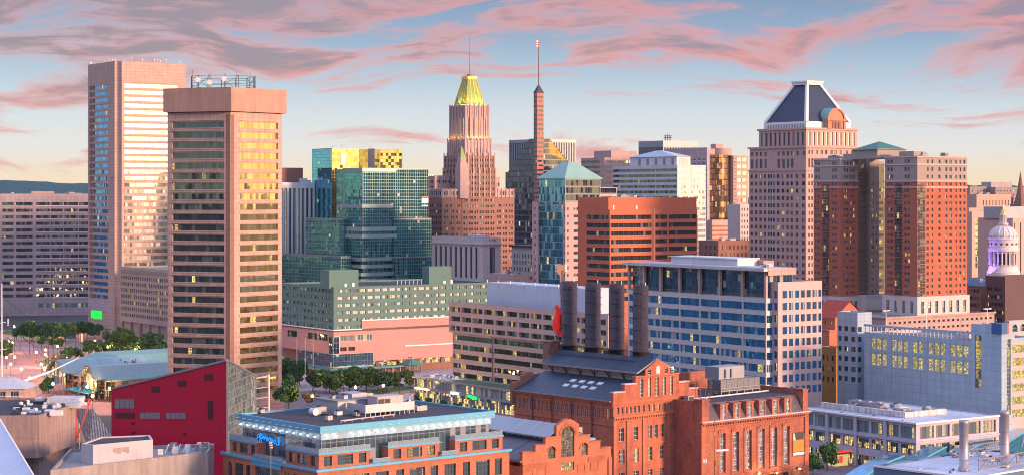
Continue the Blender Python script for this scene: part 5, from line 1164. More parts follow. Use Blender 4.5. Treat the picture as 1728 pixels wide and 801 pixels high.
def blue_office():
    S = Site(1293, 645, 35); r = S.root('office_building', 'blue glass office with white bands and a tall glazed top storey behind the chimneys', 'office building'); z = S.z; W = []
    wl, wr = S.l(1060), S.r(1341); wm = wallmat('band_silver', (.50, .48, .47), .5, .07, (1.45, 1.2, .05), .16, metal=.15)
    zt = z(454.5); z1 = z(503)
    p = 20.85; rows = rpx(S, 511, p, 8, 12.6)
    colp = (1061, 1087, 1115, 1147, 1181, 1215, 1253, 1292)
    cc = [(wl - S.l(colp[i]) + .35, wl - S.l(colp[i + 1]) - .35) for i in range(7)]
    mass(r, 'wall', rect(0, 0, wr, wl), 0, z1, {3: [(0, None, [(rows, cc, ST['ribblue'])], .3)], 0: [(0, None, [(rows, cr(S, (1293.8, 1322)), ST['ribblue'])], .3)]}, wm, M['roof_pale'], W, top=False)
    mass(r, 'top_storey', rect(1.3, 1.0, wr - .1, wl - 1), z1 - .01, zt - .6, {3: [(0, None, curtain(z1 + .3, zt - .9, .1, wl - 2.1, ST['bluec']), .05)], 0: [(0, None, curtain(z1 + .3, zt - .9, .1, wr - 1.5, ST['bluec']), .05)]}, M['frame_grey'], M['roof_pale'], W, top=False)
    part(r, 'terrace', lambda m: m.poly([(0, 0, z1), (wr, 0, z1), (wr, wl, z1), (0, wl, z1)]), M['roof_pale'])
    for px in colp:
        y = min(S.l(px), wl - .6); part(r, 'column', lambda m: m.box(0.05, y, z1, 1.0, y + .95, zt - .55), M['granite_pink'])
    part(r, 'roof', lambda m: (m.box(-1.6, -.6, zt - .55, wr, wl + 1.8, zt + .35), m.box(-.6, .3, zt + .36, wr - 1, wl, zt + .5, 1)), [wm, M['roof_pale']])
    part(r, 'fascia', lambda m: m.box(.2, -.8, zt - 1.9, wr, -.61, zt + .5), M['granite_pink'])
    part(r, 'railing', lambda m: [m.box(.1, .1, z1 + 1.05, .16, wl, z1 + 1.12)] + [m.box(.1, .1 + k * 1.5, z1, .15, .15 + k * 1.5, z1 + 1.1) for k in range(int(wl / 1.5))], M['steel'])
    # lower wing that stands a little forward on the right
    x0, x1, v = S.r(1313, -2.6), S.r(1387, -2.6), -2.6
    zw = z(475.5, x0, v); prs = [S.r(px, v) - x0 for px in (1320.5, 1328, 1331.5, 1338, 1342, 1348.5, 1351.5, 1358, 1361, 1368, 1371, 1378, 1381, 1386)]
    cc2 = [(prs[i], prs[i + 1]) for i in range(0, 14, 2)]
    rw = [(a, b) for a, b in [(z(503, x0, v), z(490.5, x0, v))]] + [(z(503 + i * 20.3, x0, v), z(490.5 + i * 20.3, x0, v)) for i in range(1, 9)]
    mass(r, 'wing_wall', [(x0, v), (x1, v), (x1, 22), (x0, 22)], 0, zw, {0: [(0, None, [(rw, cc2, Style(G['blue'], M['frame_dark'], 2, 1, .05))], .12)], 3: [(0, None, [(rw[:9], [(22.6, 24.1)], Style(G['blue']))], .3)]}, wallmat('band_rose', (.52, .38, .35), .6, .07, (1.6, 1.2, .05), .16), M['roof_pale'], W)
    flush(r, W)
    v0, v1 = S.l(1252, 8), S.l(1140, 8)
    part(r, 'penthouse', lambda m: (m.box(6, v0, zt, 15, v1, z(437.5, 6, v0)), m.box(5.3, v0 - .6, z(437.5, 6, v0), 15.6, v1 + .6, z(435.5, 6, v0))), M['metal_white'])
    part(r, 'penthouse', lambda m: m.box(15.1, v0 - 3, zt, 20, v0 + 12, z(440, 8, v0)), M['granite_rose'])
    roofbits(r, 3, 2, 10, 9, zt + .5, 4, 61, .5)
blue_office()
def church():
    S = Site(1409, 760, 35); r = S.root('church', 'orange brick church with red tiled roof between the blue glass office and garage', 'church'); z = S.z; W = []
    wl = S.l(1384) + 4; z0 = z(537)
    poly = rect(0, 0, 16, wl)
    mass(r, 'wall', poly, 0, z0, {3: [(0, None, [([(z(548), z(541))], evenly(2, wl - .5, 3, .9), ST['punchlit']), ([(z(590), z(566))], evenly(2, wl - .5, 2, 1.4), Style(G['punchlit'], M['frame_white'], 2, 3, .1, arch=True))])]}, M['brick_orange'], M['roof_grey'], W, top=False); flush(r, W)
    def roof(m):
        m.poly([(-.4, -.4, z0), (8, -.4, z(508)), (8, wl + .4, z(508)), (-.4, wl + .4, z0)][::-1]); m.poly([(8, -.4, z(508)), (16.4, -.4, z0), (16.4, wl + .4, z0), (8, wl + .4, z(508))][::-1])
    part(r, 'roof', roof, wallmat('tile_red', (.42, .07, .04), .8, .2, (.5, .4, .05), .2))
    part(r, 'gable', lambda m: (m.poly([(0, 0, z0), (16, 0, z0), (8, 0, z(509.5))]),), M['brick_orange'])
    part(r, 'porch', lambda m: (m.box(-3, 0, 0, -.02, wl * .8, z(558)), m.box(-3.3, -.3, z(558), 0, wl * .8 + .3, z(556))), [M['brick_orange']])
    # ochre brick front below
    S = Site(1411, 700, 35); r = S.root('brick_building', 'narrow ochre brick building with a warm lit entrance beside the blue glass office', 'building'); z = S.z; W = []
    mass(r, 'wall', rect(0, 0, 5, S.l(1384)), 0, z(586), {3: [(0, None, [(rpx(S, 600, 18, 3, 9), evenly(.5, S.l(1384) - .5, 3, 1), ST['punchlit'])])]}, wallmat('brick_ochre', (.38, .20, .07), .9, .2, (.7, .3, .05), .2), M['roof_grey'], W); flush(r, W)
church()
def garage():
    S = Site(1690, 612, 35); r = S.root('parking_garage', 'large pale blue parking garage with yellow lit windows and a tall stair tower', 'parking garage'); z = S.z; W = []
    pb = wallmat('panel_garage', (.33, .43, .50), .6, .10, (3.2, 2.4, .12), .3, streak=.2)
    wl = S.l(1455); yt = S.l(1639)
    # tower
    mass(r, 'tower_wall', rect(0, 0, S.r(1708.5), yt), 0, z(549), {3: [(0, None, [([(z(658), z(568))], cl(S, yt, (1645, 1656)), Style(G['garage2'], M['frame_grey'], 1, 12, .18, name='stair_window'))], .3)], 0: [(0, None, [([(z(700), z(572))], cr(S, (1699, 1705.5)), Style(G['garage2'], M['frame_grey'], 1, 18, .14, name='stair_window'))], .3)]}, pb, M['roof_pale'], W, par=.6)
    v = yt; zt = z(574, 1, v + .0)
    grp = ((1469, 1497), (1504, 1533), (1539, 1558), (1565, 1596), (1602, 1635))
    stw = Style(G['garage'], M['frame_white'], 2, 4, .12)
    def c3():
        o = []
        for a, b in grp:
            n = 3 if b - a > 22 else 2; w = (b - a) / n
            for i in range(n): o.append((a + i * w + 1, a + (i + 1) * w - 1))
        return o
    L = wl - v
    cols = [(wl - S.l(a, 1), wl - S.l(b, 1)) for a, b in c3()]
    zr = lambda py: z(py, 1, v)
    mass(r, 'deck_wall', rect(1, v + .02, S.r(1703) + 22, wl), 0, zt, {3: [(0, None, [([(zr(603.5), zr(583)), (zr(632), zr(610.5))], cols, stw)], .3)]}, pb, M['roof_pale'], W, par=3.0)
    # open top rail: posts over the parapet
    def rail(m):
        n = 26
        for k in range(n + 1): y = v + .4 + (L - 1) * k / n; m.box(.9, y - .12, zt - .1, 1.2, y + .12, zt + 2.0)
        m.box(.7, v + .1, zt + 2.0, 1.3, wl, zt + 2.7)
    part(r, 'top_rail', rail, pb)
    # right side open decks
    x0, x1 = S.r(1708.5) + .02, S.r(1790)
    mass(r, 'side_deck_wall', rect(x0, 3, x1, wl - 4), 0, z(577), {0: [(0, None, [(rpx(S, 585, 22, 6, 13), [(.6, x1 - x0 - .6)], Style(G['garage'], name='deck_opening'))], .8)]}, wallmat('panel_rose', (.50, .40, .38), .6, .06, (3.2, 2.4, .06), .16), M['roof_grey'], W, par=1)
    flush(r, W)
    part(r, 'blue_sign', lambda m: (m.box(-.5, -.5, z(563), 2.2, 3.6, z(545)),), plain('sign_blue', (.02, .10, .25), .4))
    part(r, 'red_sign', lambda m: m.box(2.21, -.5, z(563), 2.8, 3.0, z(545)), M['red_paint'])
    # lamp posts and cars on the roof deck
    for (px, pt, d) in ((1495, 524, 60), (1563, 517, 40), (1666, 521, 18)):
        u = d; v_ = S.l(px, u) ; zb = zt - 3
        mb = MB(); X, Yy = u, v_
        h = z(pt, u, v_); mb.tube((X, Yy, zb), (X, Yy, h), .16, .12, 6); mb.build('lamp_post', M['white'], r)
        mb = MB(); mb.box(X - 1.6, Yy - .4, h, X - .3, Yy + .4, h + .3); mb.box(X + .3, Yy - .4, h, X + 1.6, Yy + .4, h + .3); mb.box(X - 1.6, Yy - .08, h - .1, X + 1.6, Yy + .08, h); mb.build('lamp_head', M['white'], r)
    part(r, 'stair_head', lambda m: (m.box(12, v + 12, zt - 3, 17, v + 18, zt + .8), m.box(20, v + 3, zt - 3, 24, v + 7, zt + .6)), M['limestone'])
    # slim tower at the left end
    S = Site(1447, 668, 35); r = S.root('stair_tower_building', 'slim blue grey tower block with small square windows at the left end of the garage', 'building'); z = S.z; W = []
    wl, wr = S.l(1413), S.r(1471)
    mass(r, 'wall', rect(0, 0, wr, wl), 0, z(527), {3: [(0, None, [(rpx(S, 551, 17, 6, 8.5), cl(S, wl, (1415, 1420), (1425, 1431), (1436.5, 1443.5)), ST['punchlit'])])], 0: [(0, None, [(rpx(S, 551, 17, 6, 8.5), cr(S, (1448, 1454)), ST['punchlit'])])]}, pb, M['roof_grey'], W); flush(r, W)
G['garage2'] = glassmat('glass_stair_lit', (.15, .2, .18), .4, .55, .0, (50, 3.0), None, lcol=(.9, .75, .12), lstr=.8, clump=.1)
garage()
# ------------------------------------------------------------- foreground: brick power station with four stacks
def power_station():
    S = Site(1035, 480, 40); r = S.root('power_station', 'large red brick power station with stepped gable, long slate roof and four tall black stacks', 'power station'); z = S.z; W = []
    wr, wl = S.r(1177), S.l(868); zc = z(676); br = M['brick_red']
    nr, nl = wr / 29, 1
    arch = Style(G['punch'], M['frame_white'], 1, 3, .12, arch=True, name='arched_window'); rectw = Style(G['punchlit'], M['frame_white'], 2, 3, .10)
    L = wl
    gl = []
    for k in range(5):
        c0 = L * (k + .5) / 5
        for j in range(-2, 3): gl.append((c0 + j * 1.55 - .42, c0 + j * 1.55 + .42))
    zf = lambda py, u=0, v=0: z(py, u, v)
    zw1, zw0 = zc - 2.0, zc - 4.6
    low = [(3, 6.4), (9.5, 12.5), (17, 20)]
    zA, zB = z(695), z(712)
    ga = [(S.r(a) , S.r(b)) for a, b in ((1041, 1045), (1048, 1052), (1055, 1059), (1062, 1066), (1069, 1073), (1076, 1080), (1084, 1088), (1093, 1097), (1101, 1105), (1110, 1114), (1119, 1123), (1128, 1132), (1137, 1141), (1146, 1150), (1154, 1158), (1162, 1166))]
    t1 = [(S.r(a), S.r(b)) for a, b in ((1044.5, 1053), (1070, 1077), (1094, 1100), (1104, 1110), (1115, 1121), (1137, 1144), (1159, 1168))]
    t2 = [(S.r(a), S.r(b)) for a, b in ((1044.5, 1054), (1070, 1078), (1094, 1101), (1114, 1121), (1137, 1144), (1159, 1169))]
    zt1 = (z(738, 14), z(716, 14)); zt2 = (z(775, 14), z(752, 14)); zt3 = (z(803, 14), z(790, 14))
    zar = (z(692, 14), z(681, 14))
    mass(r, 'wall', rect(0, 0, wr, wl), 0, zc, {3: [(0, None, [([(zw0, zw1)], gl, arch), ([(zw0 - 6.2, zw0 - 4.1)], [(L * .72, L * .72 + 3.2)], Style(G['punch'], M['frame_white'], 4, 2, .12)), ([(5, 9)], low, rectw)], .4)],
        0: [(0, None, [([zar], ga, arch), ([zt1], t1, rectw), ([zt2], t2, rectw), ([zt3], t2, rectw)], .45)]}, br, M['slate'], W, top=False)
    # stepped gable, one slab of brick carried above the eaves
    X = lambda px: S.r(px)
    xs = [(0, X(1054), 662), (X(1054), X(1072.5), 648), (X(1072.5), X(1145.5), 633), (X(1145.5), X(1162), 644), (X(1162), wr, 655)]
    strips = [(X(a), X(b)) for a, b in ((1080, 1085.5), (1093, 1098.5), (1105.5, 1111.5), (1118, 1123.5), (1130, 1135.5))]
    def gz(py, u): return z(py, u, 0)
    for i, (a, b, py) in enumerate(xs):
        zt = gz(py, (a + b) / 2)
        if i == 2:
            mass(r, 'gable', rect(a, -.02, b, 1.0), zc, zt, {0: [(0, None, [([(zc + .3, zt - .4)], [(c - a, d - a) for c, d in strips], Style(G['punchlit'], M['frame_white'], 2, 5, .14, name='strip_window'))], .4)]}, br, br, W, par=0, top=False)
            part(r, 'gable_top', lambda m: m.poly([(a, -.02, zt), (b, -.02, zt), (b, 1, zt), (a, 1, zt)]), br)
        else: part(r, 'gable', lambda m: m.box(a, -.02 + .001 * i, zc, b, 1.0, zt), br)
        part(r, 'coping', lambda m: m.box(a - .15, -.22, zt, b + .15, 1.2, zt + .28), M['limestone'] if i != 2 else M['brick_orange'])
    ca, cb_ = X(1089), X(1131); cm = (ca + cb_) / 2; zt2_ = gz(633, cm); ze = gz(621, cm); za = gz(604.5, cm)
    mass(r, 'centre_gable', rect(ca, -.04, cb_, 1.1), zt2_ + .28, ze, {0: [(0, None, [([(zt2_ + .4, ze - .1)], [(.9, 1.9), (cb_ - ca - 1.9, cb_ - ca - .9)], Style(G['punch'], M['frame_white'], 1, 2, .1))], .3)]}, br, br, W, top=False)
    part(r, 'pediment', lambda m: (m.poly([(ca, -.04, ze), (cb_, -.04, ze), (cm, -.04, za)]), m.poly([(cb_, 1.1, ze), (ca, 1.1, ze), (cm, 1.1, za)])), br)
    part(r, 'arched_window', lambda m: (m.box(cm - .65, -.12, zt2_ + .5, cm + .65, -.05, ze), m.poly([(cm + .65 * cos(pi * i / 8), -.12, ze + .8 * sin(pi * i / 8)) for i in range(9)])), M['frame_white'])
    # cornices and brick bands
    def bands(m):
        for (zz, h, o) in ((z(699, 14), .5, .35), (z(675, 14), .35, .22), (z(747, 14), .3, .15), (z(704, 14), .25, .18)):
            m.box(0, -o, zz, wr, -.003, zz + h)
        for k in range(int(wl / .8)): m.box(-.25, .2 + k * .8, zc - 1.3, -.003, .55 + k * .8, zc - .8)
        for k in range(int(wr / .8)): m.box(.2 + k * .8, -.28, z(699, 14) - .55, .55 + k * .8, -.003, z(699, 14))
        m.box(-.35, -.3, zc - .75, -.003, wl, zc - .3); m.box(-.2, -.2, zw0 - 1.6, -.003, wl, zw0 - 1.3); m.box(-.2, -.2, zw0 - 7.2, -.003, wl, zw0 - 6.8)
        for px in (1037, 1059, 1086, 1127, 1150, 1174): x = X(px); m.box(x - .5, -.3, 0, x + .5, -.003, z(704, 14))
    part(r, 'brick_band', bands, M['brick_orange'])
    for k in range(1, 5): part(r, 'drain_pipe', lambda m: m.tube((-.25, L * k / 5, 0), (-.25, L * k / 5, zc - .4), .13, n=6), M['dark'])
    # roofs: two long slopes and a raised monitor over them
    sl_ = wallmat('roof_slate_blue', (.035, .055, .085), .55, .25, (.9, 30, .10), .35, streak=.5, spec=.5)
    um0, um1 = cm - 5.0, cm + 5.0; zm = gz(640, cm) ; zm = zc + (gz(633, cm) - zc) * .80
    part(r, 'roof', lambda m: (m.poly([(-.5, 1.0, zc - .1), (um0, 1.0, zm), (um0, wl - .2, zm), (-.5, wl - .2, zc - .1)]), m.poly([(um1, 1.0, zm), (wr + .5, 1.0, zc - .1), (wr + .5, wl - .2, zc - .1), (um1, wl - .2, zm)])), sl_)
    part(r, 'gutter', lambda m: m.box(-.75, .5, zc - .25, -.45, wl, zc), M['steel'])
    zme, zmr = ze + .1, za + .1
    part(r, 'clerestory', lambda m: m.box(um0 + .6, 1.1, zm - .2, um1 - .6, wl - 1, zme), wallmat('clerestory', (.40, .33, .33), .7, .1, (2.5, 3, .15), .3))
    part(r, 'monitor_roof', lambda m: (m.poly([(um0 - 1.6, .4, zme - .75), (cm, .4, zmr), (cm, wl - .5, zmr), (um0 - 1.6, wl - .5, zme - .75)]), m.poly([(cm, .4, zmr), (um1 + 1.6, .4, zme - .75), (um1 + 1.6, wl - .5, zme - .75), (cm, wl - .5, zmr)]),
        m.poly([(cm, .4, zmr - .35), (um0 - 1.6, .4, zme - 1.1), (um0 - 1.6, .4, zme - .75), (cm, .4, zmr)], 1), m.poly([(um1 + 1.6, .4, zme - 1.1), (cm, .4, zmr - .35), (cm, .4, zmr), (um1 + 1.6, .4, zme - .75)], 1),
        m.box(um0 - 1.75, .4, zme - 1.1, um0 - 1.6, wl - .5, zme - .7, 1)), [sl_, M['frame_grey']])
    def struts(m):
        for k in range(7):
            y = 2 + k * (wl - 5) / 6
            m.tube((um0 + .5, y, zm), (um0 + .5 - 1.7, y, zme - .95), .13, n=4); m.tube((um0 + .5, y + .1, zm), (um0 - .6, y + .9, zme - .8), .09, n=4); m.tube((um0 + .5, y + .1, zm), (um0 - .6, y - .9, zme - .8), .09, n=4)
    part(r, 'roof_bracket', struts, M['dark'])
    def walk(m):
        y0, y1 = 6, wl - 2; x = cm - 2.2; zz = zmr - .75
        m.box(x - .4, y0, zz + .25, x + .1, y1, zz + .33)
    part(r, 'roof_walkway', walk, M['dark'])
    # skylights, pairs on the lower slope
    su = Vector((um0 + .5, 0, zm - zc + .1)).normalized()
    for k in range(4):
        for j in (0, 1):
            y = wl * .30 + k * 3.4; x = um0 * (.62 - j * .24) ; zz = zc - .1 + (x + .5) / (um0 + .5) * (zm - zc + .1)
            dx = 1.0; dz = dx / (um0 + .5) * (zm - zc + .1)
            part(r, 'skylight', lambda m: (m.poly([(x, y, zz + .22), (x + dx, y, zz + dz + .22), (x + dx, y + 1.8, zz + dz + .22), (x, y + 1.8, zz + .22)]), m.poly([(x, y, zz), (x, y, zz + .22), (x, y + 1.8, zz + .22), (x, y + 1.8, zz)]), m.poly([(x, y, zz), (x + dx, y, zz + dz), (x + dx, y, zz + dz + .22), (x, y, zz + .22)])), M['white'])
    # far gable parapet
    part(r, 'far_parapet', lambda m: (m.box(-.8, wl - .15, zc - 4, 2.5, wl + .8, zc + 2), m.box(2.5, wl - .15, zc - 4, 6, wl + .8, zc + 4.2), m.box(6, wl - .15, zc - 4, 23, wl + .8, zm - .6)), M['brick_brown'])
    flush(r, W)
    # four stacks
    sm = wallmat('stack_steel', (.060, .046, .050), .42, .22, (3.1, 2.3, .08), .35, streak=.3, metal=.25)
    u = 17.6
    for k, (px, pt) in enumerate(((1081, 481), (1040.5, 478.5), (1000.5, 476.5), (961, 474))):
        v = 8.8 + k * 9.8; vv = S.l(px, u); zt = z(pt, u, vv); rad = 13.2 / F * (S.Y + S.s * u + S.c * vv); zb = z(590, u, vv) if 0 else zmr - 2.6
        mb = MB(); mb.lathe(u, vv, [(rad * 1.02, zb), (rad * 1.02, zb + 3.4), (rad * 1.32, zb + 3.6), (rad * 1.32, zb + 3.9), (rad, zb + 4.0), (rad, zt), (rad - .25, zt), (rad - .3, zt - 2)], 28)
        st = mb.build('stack', sm, r, True)
        for p_ in st.data.polygons: p_.use_smooth = abs(p_.normal.z) < .3
        for j in range(7):
            zz = zb + 7 + j * (zt - zb - 9) / 6; part(st, 'bracket', lambda m: [m.box(u + (rad + .02) * cos(a) - .12, vv + (rad + .02) * sin(a) - .12, zz, u + (rad + .1) * cos(a) + .12, vv + (rad + .1) * sin(a) + .12, zz + .25) for a in (-2.2, -.55)], M['dark'])
        for j in range(5):
            zz = zb + 6 + j * (zt - zb - 7) / 4.3; part(st, 'hoop', lambda m: m.lathe(u, vv, [(rad + .005, zz), (rad + .03, zz + .01), (rad + .03, zz + .12), (rad + .005, zz + .13)], 28), sm)
        part(st, 'lightning_rod', lambda m: m.tube((u, vv - rad + .2, zt), (u, vv - rad + .2, zt + .8), .12, n=4), M['white'])
    # stair shed and ladder at the foot of the far stack
    vf = S.l(961, u)
    part(r, 'stair_shed', lambda m: (m.box(u - 5.0, vf + 2, zm, u - 1.6, vf + 5, zmr + 1.9), m.box(u - 5.3, vf + 1.7, zmr + 1.9, u - 1.3, vf + 5.3, zmr + 2.2)), M['brick_brown'])
    part(r, 'ladder', lambda m: [m.tube((u - 3 + d, vf - .5, zmr + 7), (u - 7.5 + d, vf + .8, zmr - 1), .10, n=4) for d in (0, .9)] + [m.box(u - 3 - 4.4 * t, vf - .5 + 1.2 * t, zmr + 6.8 - 7.8 * t, u - 2.2 - 4.4 * t, vf - .4 + 1.2 * t, zmr + 6.9 - 7.8 * t) for t in [i / 14 for i in range(14)]], M['dark'])
    # electric guitar fixed beside the far stack
    gx, gy = S.X + S.c * u - S.s * vf, S.Y + S.s * u + S.c * vf
    Yg = gy + 3.6; g = tag(empty('guitar_sign', (949.5 - 864) / F * Yg, Yg, 0, R(6)), 'giant red electric guitar standing upright behind the farthest black stack', 'sign')
    zz = lambda p_: zat(p_, Yg); k = Yg / F
    half = [(0, 566), (6, 565.5), (11, 562), (15.5, 556), (18, 548), (17.2, 540), (14, 532.5), (12, 527), (12.2, 522), (13.4, 517.5), (12.6, 513.5), (9.5, 513.5), (6.5, 517.5), (4.6, 523), (3.6, 524)]
    pts = [(-a * k, zz(b)) for a, b in half] + [(a * k, zz(b)) for a, b in reversed(half[1:])]
    def extr(m, ps, y0, y1, mi=0):
        n = len(ps); m.poly([(x, y0, q) for x, q in ps][::-1], mi); m.poly([(x, y1, q) for x, q in ps], mi)
        for i in range(n): (a, b), (c, d) = ps[i], ps[(i + 1) % n]; m.poly([(a, y0, b), (a, y1, b), (c, y1, d), (c, y0, d)][::-1], 1 if mi == 0 else mi)
    part(g, 'guitar_body', lambda m: extr(m, pts, -.7, .7), [plain('guitar_red', (.65, .018, .012), .3, 0, .25, (1, .03, .02)), plain('guitar_side', (.60, .22, .20), .5)])
    part(g, 'pickguard', lambda m: m.box(-6 * k, -.78, zz(556), 4 * k, -.71, zz(530)), plain('pickguard', (.5, .03, .02), .3))
    part(g, 'neck', lambda m: (m.poly([(-3.2 * k, -.55, zz(526)), (3.2 * k, -.55, zz(526)), (1.6 * k, -.55, zz(462)), (-5.2 * k, -.55, zz(462))]), m.poly([(-3.2 * k, .35, zz(526)), (-3.2 * k, -.55, zz(526)), (-5.2 * k, -.55, zz(462)), (-5.2 * k, .35, zz(462))]), m.poly([(3.2 * k, -.55, zz(526)), (3.2 * k, .35, zz(526)), (1.6 * k, .35, zz(462)), (1.6 * k, -.55, zz(462))]), m.poly([(3.2 * k, .35, zz(526)), (-3.2 * k, .35, zz(526)), (-5.2 * k, .35, zz(462)), (1.6 * k, .35, zz(462))])), plain('guitar_neck', (.32, .25, .24), .5))
    hp = [(-3.6, 464), (-7, 459), (-7.5, 449), (-5, 444), (3, 446), (6, 451), (5, 459), (3.6, 464)]
    part(g, 'headstock', lambda m: extr(m, [(a * k - .45, zz(b)) for a, b in hp][::-1], -.5, .4), [plain('guitar_head', (.42, .22, .12), .5)] * 2)
    for j in range(6):
        a = -8.6 if j < 3 else 6.4; part(g, 'tuning_peg', lambda m: m.lathe(a * k - .3, 0, [(.42, zz(457 - (j % 3) * 4.2)), (.42, zz(457 - (j % 3) * 4.2) + .45), (.1, zz(457 - (j % 3) * 4.2) + .5)], 8), M['white'])
    part(g, 'string', lambda m: [m.box(d * k - .02, -.62, zz(545), d * k + .02, -.57, zz(455)) for d in (-2, -1, 0, 1, 2)], M['steel'])
    part(g, 'mounting_frame', lambda m: [m.box(-1, .7, zz(q), 7 * k, 1.4, zz(q) + .3) for q in (522, 536, 552)], M['dark'])
power_station()
def gabled_hall():
    S = Site(881.5, 425, 40); r = S.root('brick_hall', 'lower red brick hall with stepped gable and big arched window before the power station', 'brick hall'); z = S.z; W = []
    wr, wl = S.r(1030.5), 34.0; X = S.r; zc = z(776); br = M['brick_orange']
    mid = X(958); gz = lambda py, u: z(py, u, 0)
    st3 = Style(G['shop'], M['frame_white'], 6, 8, .13, arch=True, name='arched_window')
    st3 = Style(glassmat('glass_hall', (.30, .30, .20), .4, .35, .45, (.6, .9), None, lcol=(.8, .62, .14), lstr=.6, bcol=(.42, .38, .26), clump=.1), M['frame_white'], 6, 8, .13, arch=True, name='arched_window')
    st2 = Style(st3.glass, M['frame_white'], 4, 4, .12, arch=True, name='arched_window')
    zl = gz(778, mid)
    mass(r, 'wall', rect(0, 0, wr, wl), 0, zl, {0: [(0, None, [([(gz(793, mid), gz(779, mid))], [(X(947), X(969))], Style(glassmat('glass_hall_lit', (.3, .3, .2), .3, .9, 0, (.7, .9), None, lcol=(1, .75, .12), lstr=1.1, clump=0), M['frame_white'], 6, 2, .12, name='lit_window')), ([(2, gz(815, mid))], [(X(906), X(918)), (X(995), X(1010))], st2)], .4)]}, br, M['slate'], W, top=False)
    # gable in steps, built of brick panels side by side
    steps = [(0, X(894.5), 763), (X(894.5), X(903.5), 763), (X(903.5), X(920.5), 751), (X(920.5), X(939), 737.5), (X(939), X(977), 716), (X(977), X(995.5), 734), (X(995.5), X(1013), 744.5), (X(1013), wr, 755)]
    for i, (a, b, py) in enumerate(steps):
        zt = gz(py, (a + b) / 2); sp = {}
        if i == 4: sp = {0: [(0, None, [([(gz(770, mid), gz(716.5, mid) - .25)], [(X(947) - a, X(969) - a)], st3)], .45)]}
        if i == 3: sp = {0: [(0, None, [([(gz(774, a), gz(753, a))], [(X(925) - a, X(937) - a)], st2)], .45)]}
        if i == 5: sp = {0: [(0, None, [([(gz(768, a), gz(747, a))], [(X(980) - a, X(991.5) - a)], st2)], .45)]}
        mass(r, 'gable', rect(a, -.03 - .002 * i, b, .9), zl, zt, sp, br, br, W, top=False)
        part(r, 'gable_top', lambda m: m.poly([(a, -.03, zt), (b, -.03, zt), (b, .9, zt), (a, .9, zt)]), br)
        if i not in (4,): part(r, 'coping', lambda m: m.box(a - .1, -.2, zt, b + .1, 1.0, zt + .22), M['brick_red'])
    a, b = steps[4][0], steps[4][1]; zt = gz(716, mid); za = gz(706, mid)
    part(r, 'gable_peak', lambda m: (m.poly([(a, -.04, zt), (b, -.04, zt), (mid + .8, -.04, za), (mid - .8, -.04, za)]), m.poly([(b, .9, zt), (a, .9, zt), (mid - .8, .9, za), (mid + .8, .9, za)]), m.poly([(a, -.04, zt), (mid - .8, -.04, za), (mid - .8, .9, za), (a, .9, zt)]), m.poly([(mid + .8, -.04, za), (b, -.04, zt), (b, .9, zt), (mid + .8, .9, za)])), br)
    def arcs(m):
        for (c, w_, zt_, t) in ((mid, (X(969) - X(947)) / 2, gz(716.5, mid) - .25, .7), ((X(925) + X(937)) / 2, (X(937) - X(925)) / 2, gz(753, X(931)), .45), ((X(980) + X(991.5)) / 2, (X(991.5) - X(980)) / 2, gz(747, X(986)), .45)):
            zs = zt_ - w_
            for i in range(12):
                t0, t1 = pi * i / 12, pi * (i + 1) / 12
                q = [(c + (w_ + .1) * cos(t0), zs + (w_ + .1) * sin(t0)), (c + (w_ + t) * cos(t0), zs + (w_ + t) * sin(t0)), (c + (w_ + t) * cos(t1), zs + (w_ + t) * sin(t1)), (c + (w_ + .1) * cos(t1), zs + (w_ + .1) * sin(t1))]
                m.poly([(x, -.16, y) for x, y in q][::-1]); m.poly([(q[1][0], -.16, q[1][1]), (q[1][0], -.02, q[1][1]), (q[2][0], -.02, q[2][1]), (q[2][0], -.16, q[2][1])][::-1])
        for (zz, h) in ((zl - .35, .3), (gz(773, mid) - .5, .25)): m.box(0, -.22, zz - .2, X(924), -.04, zz + h); m.box(X(992), -.22, zz - .2, wr, -.04, zz + h)
        for (p0, p1) in ((886, 900), (906, 921), (974, 987), (996, 1010)):
            x0, x1 = X(p0), X(p1); za_, zb_ = gz(798, mid), gz(786, mid)
            m.box(x0, -.1, za_, x1, -.004, za_ + .2); m.box(x0, -.1, zb_, x1, -.004, zb_ + .2); m.box(x0, -.1, za_ + .2, x0 + .2, -.004, zb_); m.box(x1 - .2, -.1, za_ + .2, x1, -.004, zb_)
        m.box(-.15, -.3, 0, .9, -.004, zl); m.box(wr - .9, -.3, 0, wr + .15, -.004, zl)
    part(r, 'brick_moulding', arcs, M['brick_red'])
    flush(r, W)
    zr = gz(737, mid) ; ze = zc
    u0, u1 = mid - 4.6, mid + 4.6
    zi = ze + (zr - ze) * .78
    dk = wallmat('roof_lead', (.13, .125, .14), .7, .25, (.6, 40, .07), .25, streak=.5)
    part(r, 'roof', lambda m: (m.poly([(-.4, .9, ze), (u0, .9, zi), (u0, wl, zi), (-.4, wl, ze)]), m.poly([(u1, .9, zi), (wr + .4, .9, ze), (wr + .4, wl, ze), (u1, wl, zi)]), m.poly([(wr, wl, 0), (0, wl, 0), (0, wl, ze), (u0, wl, zi), (u1, wl, zi), (wr, wl, ze)], 1)), [dk, br])
    part(r, 'eaves', lambda m: m.box(-.6, 0, ze - .5, -.02, wl, ze - .05), M['brick_brown'])
    ze2, zr2 = gz(733, mid) , gz(716, mid)
    lm = wallmat('roof_zinc', (.36, .38, .40), .5, .15, (.65, 60, .09), .3, streak=.2, metal=.3)
    mass(r, 'clerestory_wall', rect(u0 + .5, 1, u1 - .5, wl - 1), zi - .1, ze2, {3: [(0, None, [([(zi + .25, ze2 - .1)], evenly(.3, wl - 3, 16, 1.55), Style(G['tealL'], M['frame_dark'], 2, 1, .1))], .15)]}, M['frame_dark'], dk, W, top=False); flush(r, W)
